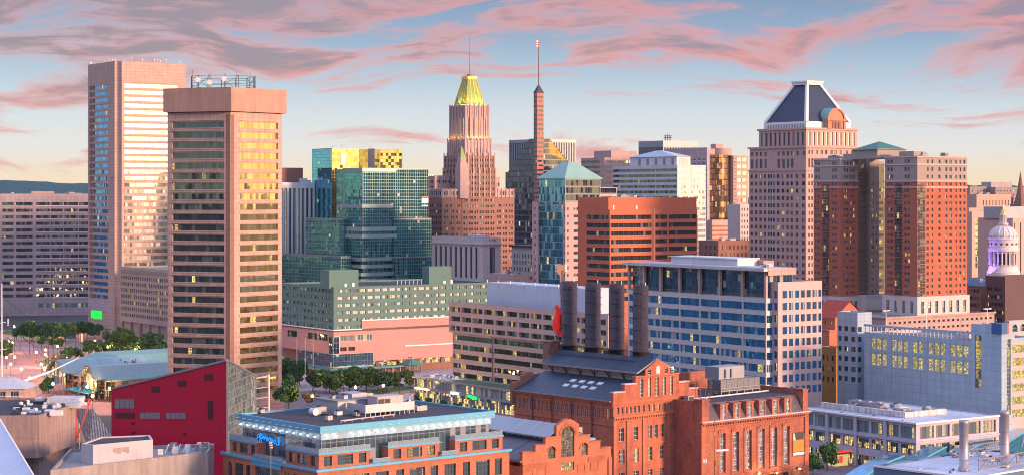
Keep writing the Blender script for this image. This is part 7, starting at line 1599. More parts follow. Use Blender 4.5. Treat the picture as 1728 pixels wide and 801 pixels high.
def concrete_block():
    # raw concrete building with chamfered front, its roof full of vents
    Y = 420; P = lambda px, y: wpt(px, y)
    a, b, c_, d, e = P(-40, 404), P(66, 405), P(127.5, 427), P(84, 440), P(-60, 440)
    o = b; r = tag(empty('concrete_building', o[0], o[1], 0), 'raw concrete building with angled corner and vent covered roof at lower left', 'building')
    loc = [(p[0] - o[0], p[1] - o[1]) for p in (a, b, c_, d, e)]
    zt = zat(700, 405); cm_ = wallmat('concrete_raw', (.28, .20, .18), .9, .22, (6.5, 5.2, .07), .25, streak=.5)
    zb = zat(772, 405)
    mass(r, 'wall', loc, zb, zt, {}, cm_, M['roof_dark'], [], par=.5)
    low = [(p[0] * .93 - 1, p[1] * .93 + 4) for p in loc]
    part(r, 'base_wall', lambda m: m.prism(low, 0, zb), cm_)
    rr = random.Random(8)
    for k in range(26):
        t, s_ = rr.uniform(.05, .9), rr.uniform(.1, .85)
        x = loc[0][0] * (1 - t) * .9 + t * loc[2][0] * .8; y = 6 + s_ * 55; 
        x = rr.uniform(-11, 3) ; y = rr.uniform(3, 32); w_ = rr.uniform(.6, 2.6)
        if x > 5 - y * .02: continue
        mb = MB(); mb.box(x, y, zt - .5, x + w_, y + rr.uniform(.6, 1.6), zt + rr.uniform(-.2, .5)); 
        if rr.random() < .5: mb.lathe(x + w_ / 2, y + .4, [(.4, zt - .4), (.5, zt + .5), (.2, zt + .6)], 8)
        mb.build('roof_vent', M['white'] if rr.random() < .6 else M['dark'], r)
    part(r, 'roof_plant', lambda m: (m.box(-4, 24, zt - .5, 3, 30, zt + 1.0), m.box(0, 18, zt - .5, 4, 22, zt + .6)), M['roof_pale'])
    # red steel triangle frame beside it
    p = lambda px, py, Y_: ((px - 864) / F * Y_, Y_, zat(py, Y_)); A_, B_, D_ = p(91, 671, 443), p(153, 674, 445), p(128, 743, 430); E_ = p(128, 682, 430)
    f = tag(empty('red_frame', B_[0], B_[1], 0), 'thin red steel triangle frame between the concrete and crimson buildings', 'frame')
    q = lambda v: (v[0] - B_[0], v[1] - B_[1], v[2])
    part(f, 'red_beam', lambda m: (m.tube(q(A_), q(B_), .2, n=4), m.tube(q(B_), q(D_), .2, n=4), m.tube(q(D_), q(E_), .2, n=4), m.tube(q(E_), q(B_), .2, n=4)), plain('red_beam', (.65, .06, .02), .5))
    # glazed sloping roof with dark ribs
    g = tag(empty('glass_roof_hall', *P(150, 500), 0), 'low glazed hall with a sloping striped roof left of the crimson building', 'building')
    o2 = P(150, 500); w = lambda px, py, Y_: ((px - 864) / F * Y_ - o2[0], Y_ - o2[1], zat(py, Y_))
    q0, q1, q2, q3 = w(127, 688, 520), w(158, 690, 560), w(196, 745, 505), w(150, 752, 470)
    stripe = glassmat('glass_striped', (.35, .38, .42), .6, 0, .3, (2.6, 1.3), (2.6, .8, .2, .38), (.03, .03, .035), bcol=(.4, .38, .4))
    part(g, 'sloping_roof', lambda m: m.poly([q3, q2, q1, q0]), stripe)
    part(g, 'wall', lambda m: (m.poly([(q3[0], q3[1], 0), (q2[0], q2[1], 0), q2, q3]), m.poly([(q0[0], q0[1], 0), (q3[0], q3[1], 0), q3, q0])), [G['dark']])
    part(g, 'rib', lambda m: (m.tube(q0, q3, .3, n=4), m.tube(q3, q2, .25, n=4)), M['dark'])
    # pale roof plane at the very left
    h = tag(empty('metal_roof_building', *P(10, 330), 0), 'pale blue standing seam metal roof cut by the lower left corner', 'roof')
    o3 = P(10, 330); w = lambda px, py, Y_: ((px - 864) / F * Y_ - o3[0], Y_ - o3[1], zat(py, Y_))
    r0, r1, r2, r3 = w(-70, 640, 350), w(-6, 697, 352), w(63, 812, 318), w(-70, 860, 316)
    part(h, 'metal_roof', lambda m: (m.poly([r3, r2, r1, r0])), wallmat('roof_seam', (.50, .55, .62), .5, .06, (.55, 60, .07), .25))
    part(h, 'edge_trim', lambda m: m.tube(r1, r2, .18, n=4), M['white'])
    part(h, 'wall', lambda m: m.poly([(r2[0], r2[1], 0), (r1[0], r1[1], 0), r1, r2]), M['concrete'])
    # low wall block with the small white house on it
    o4 = P(351, 398); k = tag(empty('concrete_annex', *o4, 0), 'long low concrete building carrying a small white roof house at the bottom left', 'building')
    l4 = [(P(p_, q_)[0] - o4[0], P(p_, q_)[1] - o4[1]) for p_, q_ in ((85, 371), (351, 398), (361, 411), (118, 402))]
    z4 = zat(761, 398); mass(k, 'wall', l4, 0, z4, {}, wallmat('concrete_grey', (.30, .25, .24), .9, .2, (5, 5, .08), .2, streak=.4), M['roof_grey'], [], par=.6)
    l5 = [P(157, 383), P(258, 391.5), P(253, 399), P(170, 396), P(137, 385)]; l5 = [(x - o4[0], y - o4[1]) for x, y in l5]
    hz = z4 + 3.25
    mass(k, 'white_house_wall', l5, z4 - .6, hz, {}, wallmat('house_lilac', (.47, .42, .44), .7, .06, (2.4, 1.3, .05), .1), M['roof_dark'], [], par=.25)
    def hp(m, a0, a1, b0, b1):
        (x0, y0), (x1, y1) = l5[0], l5[1]
        m.poly([(x0 + (x1 - x0) * a0, y0 + (y1 - y0) * a0 - .05, z4 + b0), (x0 + (x1 - x0) * a1, y0 + (y1 - y0) * a1 - .05, z4 - .5 + b0), (x0 + (x1 - x0) * a1, y0 + (y1 - y0) * a1 - .05, z4 - .5 + b1), (x0 + (x1 - x0) * a0, y0 + (y1 - y0) * a0 - .05, z4 - .5 + b1)])
    hh = hz - z4
    part(k, 'louvre', lambda m: (hp(m, .33, .46, hh * .45, hh * .85), hp(m, .475, .60, hh * .45, hh * .85)), plain('louvre_tan', (.28, .22, .2), .6))
    part(k, 'door', lambda m: (hp(m, .10, .22, 0, hh * .5), hp(m, .68, .74, 0, hh * .6)), M['metal_grey'])
    rr = random.Random(2)
    for j in range(12):
        x = -10.5 + rr.uniform(0, 9.5); y = 1.0 + rr.uniform(0, 7) + x * .15; mb = MB(); mb.box(x, y, z4 - .6, x + rr.uniform(.4, 1.6), y + rr.uniform(.4, 1.4), z4 + rr.uniform(.2, 1.0)); mb.build('roof_vent', M['steel'] if j % 2 else M['white'], k)
    part(k, 'pipe', lambda m: [m.tube((-9 + j * 1.2, 1.5, z4 - .5), (-8.4 + j * 1.2, 2.5, z4 + 1.2), .12, n=6) for j in range(4)], M['white'])
    l = bpy.data.lights.new('wall_washer', 'SPOT'); l.energy = 1500; l.color = (1, .85, .3); l.spot_size = R(70)
    lo = bpy.data.objects.new('wall_washer', l); C.objects.link(lo); xx, yy = wpt(268, 378); lo.location = (xx, yy - 4, z4 - 9); lo.rotation_euler = (Vector((xx, yy + 8, z4 - 3)) - Vector(lo.location)).to_track_quat('-Z', 'Y').to_euler()
concrete_block()
# ------------------------------------------------------------- right: shop block and near roof
def shop_block():
    S = Site(1546, 572, 35); r = S.root('shopping_block', 'long low shopping block with a wide white roof and glazed upper floor', 'shopping block'); z = S.z; W = []
    wl, wr = S.l(1350), S.r(1686); zt = z(713); wm = wallmat('frame_lilac', (.42, .42, .48), .6, .08, (3, 3, .05), .2)
    up = (z(741), z(720)); lo = (z(768), z(751)); g1 = Style(G['shop'], M['frame_grey'], 5, 1, .14, name='shop_window'); g2 = Style(G['shoplit'], M['frame_dark'], 5, 1, .14, name='lit_shop_window')
    mass(r, 'wall', rect(0, 0, wr, wl), 0, zt, {3: [(0, None, [([up], evenly(.3, wl - .6, 8, wl / 8 - .9), g1), ([lo], evenly(.3, wl - .6, 8, wl / 8 - 1.2), g2), ([(0.2, 3.4)], evenly(.3, wl - .6, 8, wl / 8 - 1.2), g2)], .4)], 0: [(0, None, [([up], evenly(1.2, wr - 1, 5, wr / 5 - 1.4), Style(G['shop'], M['brick_brown'], 4, 1, .14, name='shop_window')), ([lo], evenly(1.2, wr - 1, 5, wr / 5 - 1.4), g2)], .5)]}, wm, M['roof_white'], W, par=.25); flush(r, W)
    part(r, 'roof_edge', lambda m: m.prism([(-.8, -.8), (wr + .8, -.8), (wr + .8, -.02), (-.02, -.02), (-.02, wl + .8), (-.8, wl + .8)], zt - .35, zt + .15), M['white'])
    part(r, 'lower_edge', lambda m: m.prism([(-.6, -.6), (wr + .6, -.6), (wr + .6, -.02), (-.02, -.02), (-.02, wl + .6), (-.6, wl + .6)], z(746) - .2, z(746) + .25), wm)
    part(r, 'column', lambda m: [m.box(-.55, wl * k / 4 - .6, 0, -.03, wl * k / 4 + .6, zt - .4) for k in (1, 2, 3)], wm)
    rust = wallmat('parapet_rust', (.55, .50, .47), .7, .15, (2.4, 3, .12), .3, streak=.9)
    part(r, 'long_curb', lambda m: (m.box(8, 12, zt - .2, 9.2, wl - 1, zt + 1.5), m.box(9.21, 12, zt - .2, wr - 10, 13, zt + 1.5)), rust)
    part(r, 'plant_unit', lambda m: (m.box(16, 30, zt - .2, 19, 44, zt + 2.0), [m.lathe(17.5, 32 + k * 4.5, [(1, zt + 2), (1, zt + 2.3), (.3, zt + 2.35)], 12) for k in range(3)]), M['metal_grey'])
    roofbits(r, 12, 15, wr - 8, wl - 8, zt - .2, 14, 91, .8)
    for (x, y) in ((3, 8), (5, 22), (3.5, 34)): part(r, 'roof_pole', lambda m: (m.tube((x, y, zt - .2), (x, y, zt + 1.6), .08, n=4), m.box(x - .4, y - .4, zt - .15, x + .4, y + .4, zt + .02)), M['steel'])
    # red and yellow kiosk awnings at street level
    x, y = gpt(1413, 784); kk = tag(empty('ticket_kiosk', x, y, 0, R(35)), 'small warm lit kiosk with a red sign at the street corner', 'kiosk')
    part(kk, 'booth', lambda m: m.box(-2.4, -2, 0, 2.4, 2, 3.6), plain('kiosk_yellow', (.6, .42, .16), .5, 0, .5, (1, .7, .25)))
    part(kk, 'roof', lambda m: m.box(-3.6, -2.8, 3.6, 3.4, 2.6, 4.1), M['red_paint'])
    part(kk, 'red_sign', lambda m: (m.box(-2.2, -2.95, 4.1, 3.0, -2.6, 4.7), m.box(-1.2, -2.1, 1, .2, -2.01, 3)), plain('sign_red2', (.7, .04, .03), .5, 0, .9, (1, .05, .03)))
M['roof_white'] = wallmat('roof_membrane', (.46, .50, .56), .8, .28, (9, 14, .15), .12, streak=.3)
shop_block()
def near_roof():
    S = Site(1640, 400, 43); r = S.root('near_roof_building', 'big white flat roof with steel trusses and two flues at lower right corner', 'building'); z = S.z
    z0 = z(805); X = S.r
    wr = S.r(1820); wl = 24.6
    blue = wallmat('fascia_blue', (.10, .17, .27), .5, .08, (3, 4, .05), .2)
    mass(r, 'wall', rect(0, 0, wr, wl), 0, z0, {}, blue, M['roof_white'], [], par=.35)
    part(r, 'roof_edge', lambda m: m.prism([(-.3, -.3), (wr, -.3), (wr, -.02), (-.02, -.02), (-.02, wl), (-.3, wl)], z0 - .3, z0 + .08), M['white'])
    fl = wallmat('flue_steel', (.40, .36, .37), .45, .12, (9, 2.6, .10), .35, metal=.4)
    for (px, pt, pb) in ((1626.5, 708, 786), (1695.5, 692, 770)):
        Y = 412 if px < 1650 else 418; wx, wy = wpt(px, Y); mb = MB(); zz = zat(pt, Y); rad = 7.5 / F * Y
        dx, dy = wx - S.X, wy - S.Y; lx, ly = dx * S.c + dy * S.s, -dx * S.s + dy * S.c
        mb.lathe(lx, ly, [(rad * 1.25, z0 - .3), (rad * 1.25, z0 + .4), (rad, z0 + .5), (rad, zz - .9), (rad * 1.05, zz - .88), (rad * 1.05, zz), (rad * .8, zz), (rad * .75, zz - .7)], 24)
        o = mb.build('flue', fl, r, True)
        for p_ in o.data.polygons: p_.use_smooth = abs(p_.normal.z) < .3
    # truss walkway in the corner
    def truss(m):
        x0, x1, y = X(1652, 4), wr, 4; zt, zb = z0 + 2.3, z0 + .2
        m.box(x0, y, zt, x1, y + .25, zt + .25); m.box(x0, y, zb, x1, y + .25, zb + .25); n = 9
        for k in range(n):
            a, b = x0 + (x1 - x0) * k / n, x0 + (x1 - x0) * (k + 1) / n; m.tube((a, y + .12, zb), (b, y + .12, zt), .13, n=4); m.tube((a, y + .12, zb), (a, y + .12, zt), .10, n=4); m.tube((b, y + .12, zb), (a, y + .12, zt), .09, n=4)
    part(r, 'truss', truss, M['steel'])
    def truss2(m):
        y = 19; x0, x1 = X(1640, y), wr
        for zz in (z0 + .5, z0 + 2.2): m.box(x0, y, zz, x1, y + .2, zz + .2); m.box(x0, y + 3, zz, x1, y + 3.2, zz + .2)
        for k in range(16): a = x0 + (x1 - x0) * k / 16; b = x0 + (x1 - x0) * (k + 1) / 16; m.tube((a, y + .1, z0 + .5), (b, y + .1, z0 + 2.3), .07, n=4); m.tube((a, y, z0 + 2.3), (a, y + 3, z0 + 2.3), .07, n=4)
    part(r, 'pipe_rack', truss2, M['frame_grey'])
    roofbits(r, X(1650, 14), 10, wr - 4, wl - 2, z0 - .35, 14, 15, .5)
    roofbits(r, 2, 4, 14, 20, z0 - .35, 4, 19, .25)
    # blue barrel skylights
    bg = glassmat('glass_barrel', (.05, .36, .60), .6, 0, 0, (1.0, 2.2), (50, 1.5, 0, .1), (.12, .25, .30))
    for k, (px0, py0, Y0, px1, py1, Y1, w_) in enumerate(((1428, 806, 470, 1510, 767, 500, 5), (1512, 782, 500, 1582, 752, 540, 5), (1586, 765, 540, 1655, 738, 590, 5), (1650, 748, 560, 1725, 722, 620, 5))):
        a = Vector((*wpt(px0, Y0), zat(py0, Y0))); b = Vector((*wpt(px1, Y1), zat(py1, Y1))); d = (b - a); d.z = 0; Ln = d.length; d.normalize(); nrm = Vector((d.y, -d.x, 0)); zb = min(a.z, b.z) - 1
        g = tag(empty('barrel_skylight', a.x, a.y, 0, math.atan2(d.y, d.x)), ['blue glass barrel skylight nearest the lower right corner', 'second blue glass barrel skylight behind the white roof', 'third blue glass barrel skylight, before the brown glazed shop front', 'farthest blue glass barrel skylight near the tall right flue'][k], 'skylight', 'blue barrel skylights')
        def shell(m):
            n = 10
            for i in range(n):
                t0, t1 = i / n, (i + 1) / n
                def pr(t): return Ln * t, zb + (b.z - zb) * (1 - (1 - t) ** 2.2) if 1 else 0
                (x0, z0_), (x1, z1_) = pr(t0), pr(t1)
                m.poly([(x0, -w_ / 2, z0_), (x1, -w_ / 2, z1_), (x1, w_ / 2, z1_), (x0, w_ / 2, z0_)])
                m.poly([(x0, -w_ / 2, 0), (x1, -w_ / 2, 0), (x1, -w_ / 2, z1_), (x0, -w_ / 2, z0_)]); m.poly([(x1, w_ / 2, 0), (x0, w_ / 2, 0), (x0, w_ / 2, z0_), (x1, w_ / 2, z1_)])
            m.poly([(Ln, -w_ / 2, 0), (Ln, w_ / 2, 0), (Ln, w_ / 2, b.z), (Ln, -w_ / 2, b.z)])
        part(g, 'glass_shell', shell, bg)
        part(g, 'rim', lambda m: [m.tube((Ln * i / 10, -w_ / 2 - .05, zb + (b.z - zb) * (1 - (1 - i / 10) ** 2.2)), (Ln * (i + 1) / 10, -w_ / 2 - .05, zb + (b.z - zb) * (1 - (1 - (i + 1) / 10) ** 2.2)), .22, n=4) for i in range(10)], plain('rim_blue', (.12, .4, .5), .4))
near_roof()
# ------------------------------------------------------------- ground
def ground():
    m, t = newmat('city_ground')
    g = t.n('ShaderNodeNewGeometry').outputs['Position']
    n = t.noise(g, .004, 4).outputs[0]; n2 = t.noise(g, .08, 4).outputs[0]
    c = t.mix(t.ss(n, .4, .6), (.070, .062, .060, 1), (.04, .045, .036, 1)); c = t.mix(t.m('MULTIPLY', n2, .5), c, (.09, .078, .072, 1))
    b = t.n('ShaderNodeBsdfPrincipled', i={'Base Color': c, 'Roughness': .9}); t.n('ShaderNodeOutputMaterial', i={0: b.outputs[0]})
    mb = MB(); mb.poly([(-40000, -40000, 0), (40000, -40000, 0), (40000, 40000, 0), (-40000, 40000, 0)])
    tag(mb.build('ground', m), kind='structure')
    rr = random.Random(4)
    hm = wallmat('hill_wood', (.015, .07, .075), .95, .5)
    for nm, (x0, x1, Y, h) in (('hills', (-3600, -950, 6500, 124)), ('hills', (1350, 3000, 6500, 112))):
        mb = MB(); n = 120
        prof = []
        for i in range(n + 1):
            x = x0 + (x1 - x0) * i / n; f_ = i / n if x0 < 0 else 1 - i / n
            z = h - 6 + 10 * f_ + 7 * sin(i * .11 + (0 if x0 < 0 else 2)) + 3 * sin(i * .37) + rr.uniform(-1.2, 1.2); prof.append((x, z))
        for i in range(n):
            (a, za), (b_, zb) = prof[i], prof[i + 1]
            mb.poly([(a, Y - 700, 0), (b_, Y - 700, 0), (b_, Y, zb), (a, Y, za)]); mb.poly([(b_, Y, zb), (b_, Y + 900, 0), (a, Y + 900, 0), (a, Y, za)])
        tag(mb.build(nm, hm, smooth=False), kind='structure')
    def sheet(nm, pts, z_, mat):
        mb = MB(); mb.poly([(*gpt(px, py), z_) for px, py in pts]); tag(mb.build(nm, mat), kind='structure')
    brick = wallmat('plaza_brick', (.46, .22, .17), .85, .2, (3, 3, .12), .2); pale = wallmat('paving_pale', (.42, .33, .31), .85, .15, (1.5, 1.5, .06), .15)
    asph = wallmat('asphalt', (.22, .17, .17), .85, .2); lawn = wallmat('lawn', (.10, .16, .04), .95, .35)
    water = newmat('harbour_water')[0]; 
    sheet('plaza', [(-60, 700), (-60, 556), (300, 556), (300, 700)], .012, brick)
    sheet('road', [(-60, 568), (60, 578), (150, 586), (300, 596), (300, 588), (140, 576), (-60, 560)], .024, asph)
    sheet('path', [(-60, 583), (130, 594), (130, 590), (-60, 579)], .036, pale)
    sheet('path', [(-60, 622), (110, 622), (110, 616), (-60, 616)], .036, pale)
    sheet('path', [(-60, 629), (110, 630), (110, 627), (-60, 626)], .036, pale)
    sheet('lawn', [(64, 610), (98, 598), (118, 606), (108, 613), (80, 613)], .048, lawn)
    sheet('lawn', [(10, 556), (60, 562), (110, 574), (100, 577), (0, 562)], .048, lawn)
    sheet('plaza', [(300, 700), (300, 600), (480, 600), (480, 700)], .012, brick)
    sheet('pavement', [(480, 700), (480, 628), (900, 600), (900, 720)], .012, pale)
    sheet('road', [(480, 662), (560, 655), (700, 645), (860, 628), (860, 640), (700, 662), (600, 676), (500, 690), (480, 690)], .024, asph)
    sheet('road', [(480, 702), (560, 690), (640, 672), (660, 676), (560, 704)], .030, asph)
    sheet('lawn', [(560, 662), (690, 650), (700, 655), (600, 670), (565, 668)], .040, lawn)
    sheet('road', [(1360, 830), (1365, 760), (1470, 770), (1560, 830)], .012, asph)
    for k in range(12):
        a = gpt(500 + k * 28, 676 - k * 3.4); mb = MB(); mb.box(-1.4, -.09, 0, 1.4, .09, .006); o = mb.build('lane_marking', M['white']); o.location = (a[0], a[1], .034); o.rotation_euler = (0, 0, R(35)); tag(o, kind='structure')
ground()
def haze():
    mb = MB(); mb.box(-4500, -60, -1.5, 4500, 7600, 330); o = mb.build('haze', []); m, t = newmat('haze_air')
    v = t.n('ShaderNodeVolumePrincipled', i={'Color': (.62, .74, .95, 1), 'Density': HAZE, 'Anisotropy': .1}); t.n('ShaderNodeOutputMaterial', i={1: v.outputs[0]})
    o.data.materials.append(m); tag(o, kind='stuff')
HAZE = .000013
haze()
# ------------------------------------------------------------- trees
leafm, t_ = newmat('foliage')
oi = t_.n('ShaderNodeObjectInfo').outputs['Random']; at = t_.n('ShaderNodeAttribute', attribute_name='rnd').outputs['Fac']
cc = t_.mix(at, (.022, .085, .030, 1), (.07, .19, .045, 1)); cc = t_.mix(t_.m('MULTIPLY', oi, .6), cc, (.13, .20, .035, 1))
b_ = t_.n('ShaderNodeBsdfPrincipled', i={'Base Color': cc, 'Roughness': .8}); t_.n('ShaderNodeOutputMaterial', i={0: b_.outputs[0]})
leafa = bpy.data.materials.new('foliage_autumn'); leafa.use_nodes = True; leafa.node_tree.nodes['Principled BSDF'].inputs['Base Color'].default_value = (.26, .18, .05, 1)
bark = plain('bark', (.10, .075, .06), .9)
def tree_meshes(seed, h, wd, dense=2600, leaf=.42):
    rr = random.Random(seed); tr = MB(); ends = []
    tr.tube((0, 0, 0), (0, 0, h * .38), h * .026, h * .018, 7, cap=False)
    for k in range(7):
        a = rr.uniform(0, 6.28); e = (wd * .33 * cos(a), wd * .33 * sin(a), h * rr.uniform(.5, .85)); tr.tube((0, 0, h * rr.uniform(.28, .38)), e, h * .012, h * .004, 5, cap=False); ends.append(e)
    lv = MB(); lumps = [(rr.gauss(0, wd * .20), rr.gauss(0, wd * .20), h * rr.uniform(.34, .86), wd * rr.uniform(.14, .27)) for _ in range(15)]
    for i in range(dense):
        cx, cy, cz, rd = rr.choice(lumps); v = Vector((rr.gauss(0, 1), rr.gauss(0, 1), rr.gauss(0, 1))).normalized() * rd * rr.uniform(.55, 1.08)
        p = Vector((cx, cy, cz)) + v; p.z = max(p.z, h * rr.uniform(.16, .3)); s = leaf * rr.uniform(.6, 1.3); n_ = Vector((rr.gauss(0, 1), rr.gauss(0, 1), rr.gauss(.5, 1))).normalized(); x = n_.orthogonal().normalized() * s; y = n_.cross(x)
        lv.cr = rr.random() * .8 + .01; lv.poly([p - x - y * .6, p + x - y * .6, p + x * .7 + y * .7, p - x * .7 + y * .7])
    return tr.mesh('trunk', bark), lv
TREES = []
for q in range(4):
    tm, lv = tree_meshes(50 + q, 10, 8.5); TREES.append((tm, lv.mesh('crown', leafm), lv.mesh('crown', leafa)))
PHR = ['before the long mauve office', 'beside the low beige office', 'on the brick plaza', 'beside the road before the salmon podium', 'along the glass shop front', 'at the street corner below the brick building', 'next to the green roofed pavilion']
def tree(px, py, hpx, grp, kind=0, autumn=False, wf=1.0, label=None):
    x, y = gpt(px, py); h = hpx * y / F; o = empty('tree', x, y, 0, random.uniform(0, 6)); tm = TREES[kind % 4]; s = h / 10
    a = bpy.data.objects.new('trunk', tm[0]); b = bpy.data.objects.new('crown', tm[2 if autumn else 1])
    for k in (a, b): C.objects.link(k); k.parent = o; k.scale = (s * wf, s * wf, s)
    tag(o, label or '%s leafy tree %s' % ('ochre' if autumn else 'dark green', PHR[grp]), 'tree', 'trees ' + PHR[grp])
ti = 0
for px, py, h, g, a in [(40, 572, 26, 0, 0), (54, 574, 32, 0, 0), (68, 575, 34, 0, 0), (82, 576, 32, 0, 0), (97, 577, 34, 0, 0), (110, 575, 30, 0, 0), (122, 571, 28, 0, 0), (136, 570, 30, 0, 0), (148, 569, 26, 0, 0), (160, 571, 24, 0, 0), (28, 572, 20, 0, 0), (88, 586, 18, 0, 0), (103, 588, 18, 0, 0), (70, 584, 17, 0, 0),
    (188, 594, 38, 1, 0), (204, 592, 42, 1, 0), (219, 596, 40, 1, 0), (243, 606, 44, 1, 0), (257, 608, 46, 1, 0), (270, 612, 40, 1, 0), (150, 598, 26, 1, 0), (162, 600, 25, 1, 0), (176, 598, 26, 1, 0), (232, 604, 30, 1, 0), (195, 602, 24, 1, 0), (276, 616, 34, 1, 0), (212, 606, 24, 1, 0),
    (8, 596, 24, 2, 0), (4, 606, 30, 2, 0), (13, 600, 22, 2, 0), (101, 625, 28, 2, 1), (108, 612, 24, 2, 0), (118, 608, 24, 2, 0), (132, 606, 20, 2, 0), (112, 622, 20, 2, 1),
    (487, 690, 52, 3, 0), (478, 650, 44, 3, 0), (494, 652, 46, 3, 0), (505, 650, 44, 3, 0), (484, 668, 40, 3, 0), (528, 660, 36, 3, 0), (556, 662, 34, 3, 0), (566, 664, 30, 3, 0), (590, 660, 42, 3, 0), (604, 662, 44, 3, 0), (618, 660, 40, 3, 0), (638, 658, 34, 3, 0), (652, 660, 36, 3, 0), (666, 656, 30, 3, 0), (692, 654, 30, 3, 0), (519, 684, 22, 3, 1), (535, 684, 20, 3, 1), (546, 652, 30, 3, 0), (576, 654, 30, 3, 0), (630, 652, 28, 3, 0),
    (703, 680, 16, 4, 0), (723, 686, 16, 4, 0), (746, 692, 18, 4, 0), (772, 697, 20, 4, 0), (800, 702, 18, 4, 0),
    (1396, 792, 46, 5, 0), (1372, 800, 34, 5, 0), (1525, 812, 38, 5, 0), (82, 662, 28, 6, 0), (72, 664, 20, 6, 0), (138, 664, 22, 6, 0), (150, 668, 18, 6, 0), (160, 672, 16, 6, 0)]:
    tree(px, py, h, g, ti, bool(a), wf=.92 if g in (0, 1, 3) else .85); ti += 1
# ------------------------------------------------------------- lamps and poles
def lamp_proto():
    r = tag(empty('street_lamp', 0, 0, 0), 'glowing globe street lamp on the brick plaza', 'street lamp', 'lit street lamps')
    part(r, 'post', lambda m: (m.tube((0, 0, 0), (0, 0, 4.8), .09, .06, 6), m.lathe(0, 0, [(.22, 0), (.18, .5), (.08, .7)], 8)), M['dark'])
    part(r, 'globe', lambda m: m.lathe(0, 0, [(.15, 4.6), (.55, 4.85), (.68, 5.25), (.5, 5.65), (.05, 5.85)], 10), M['lamp'])
    return r
lp = lamp_proto()
LW = ['left edge of the plaza', 'brick plaza near the poles', 'plaza beside the pavilion', 'road by the far tree row', 'road before the salmon podium', 'street by the pavilion foot']
def lampat(px, py, w_=1, light=True):
    global lp_used
    Y = (CAMZ - 5.2) * F / (py - HY); loc = ((px - 864) / F * Y, Y, 0)
    if not lp_used: lp.location = loc; lp_used = True; o = lp
    else: o = copytree(lp, loc)
    o['label'] = 'glowing globe street lamp at the ' + LW[w_]; o['group'] = 'street lamps at the ' + LW[w_]
    if light:
        l = bpy.data.lights.new('street_lamp_light', 'POINT'); l.energy = 3000; l.color = (1, .50, .17); l.shadow_soft_size = .5
        q = bpy.data.objects.new('street_lamp_light', l); C.objects.link(q); q.location = (0, -.2, 6.0); q.parent = o
lp_used = False
for a in [(61.6, 594, 1), (77, 590, 1), (77, 598, 1), (97, 584, 1), (94, 600, 1), (112, 603, 2), (18, 614, 0), (36, 623, 0), (70, 614, 1), (75.5, 623, 1), (50, 638, 2), (89.5, 647, 2), (25, 602, 0), (11, 603, 0), (14, 576, 0), (21, 578, 0), (161, 575, 3, ), (35, 553, 3), (24, 551, 3), (97, 552, 3), (72, 556, 3), (211, 587, 3), (228, 590, 3), (272, 590, 3), (182, 585, 3), (147, 652, 5), (185, 655, 5),
          (527, 668, 4), (600, 653, 4), (647, 650, 4), (702, 640, 4), (480, 612, 4), (550, 640, 4), (156, 668, 5)]: lampat(*a)
def tall_pole(px, pb, pt, col, lab, nm='light_pole', cat='pole', rad=.16, grp=None, arm=0):
    x, y = gpt(px, pb); o = tag(empty(nm, x, y, 0), lab, cat, grp); h = zat(pt, y)
    part(o, 'post', lambda m: m.tube((0, 0, 0), (0, 0, h), rad, rad * .6, 6), M[col])
    if arm: part(o, 'luminaire', lambda m: m.box(-1.4, -.2, h - .3, .3, .2, h), M[col])
    return o
for px, pb, pt in ((50, 598, 556), (57, 594, 552), (64, 592, 556), (70, 590, 553), (78, 592, 555), (82, 622, 562), (90, 634, 556), (102, 630, 590), (111, 598, 560), (127, 590, 558), (24, 604, 556), (34, 588, 556)):
    tall_pole(px, pb, pt, 'dark', 'slim dark pole standing on the brick plaza', grp='slim poles on the plaza')
for px in (501, 515, 528.5): tall_pole(px, 652, 570, 'white', 'tall white flagpole before the hotel podium', 'flagpole', 'flagpole', .2, 'white flagpoles before the hotel')
for px, pb, pt in ((569, 665, 630), (580, 660, 628), (645, 664, 622), (694, 650, 602), (531, 672, 618), (674, 668, 632)): tall_pole(px, pb, pt, 'dark', 'grey road light pole before the salmon podium', grp='road light poles before the podium', arm=1)
for px, pb in ((34, 566), (55, 580)):
    o = tall_pole(px, pb + 18, pb - 12, 'lamp0', 'orange banner pole by the left plaza road', 'banner_pole', 'banner pole', .2, 'orange banner poles') if 0 else None
def banners():
    for px, py, c_ in ((53.5, 566, 'red_paint'), (56, 566, 'white'), (133, 590, 'red_paint'), (136, 590, 'white'), (12, 562, 'white')):
        x, y = gpt(px, py); o = tag(empty('banner', x, y, 0), {'red_paint': 'orange vertical banner on a pole by the plaza', 'white': 'white vertical banner on a pole by the plaza'}[c_], 'banner', 'banners by the plaza %s' % c_.split('_')[0])
        part(o, 'post', lambda m: m.tube((0, 0, 0), (0, 0, 9), .1, n=5), M['dark'])
        part(o, 'cloth', lambda m: m.box(.1, -.03, 4.5, 1.1, .03, 8.8), M['banner'] if c_ == 'red_paint' else M['white'])
M['banner'] = plain('banner_orange', (.6, .22, .05), .7)
banners()
# blue hoarding
x, y = gpt(118, 571); tag(part(None, 'hoarding', lambda m: m.box(-3.5, -.3, 0, 3.5, .3, 3.4), plain('hoarding_blue', (.03, .22, .42), .6)), 'bright blue box hoarding beside the far plaza road', 'hoarding').location = (x, y, 0)
# conical tents
for px, py in ((49, 562), (64, 562), (70, 564), (79, 566), (103, 586)):
    x, y = gpt(px, py); o = part(None, 'tent', lambda m: m.lathe(0, 0, [(3.0, 0), (2.6, 1.4), (1.1, 3.4), (.1, 6.2)], 8), plain('canvas_pink', (.45, .30, .28), .8)); o.location = (x, y, 0); tag(o, 'pale pointed canvas tent among the plaza trees', 'tent', 'pointed tents among the plaza trees')
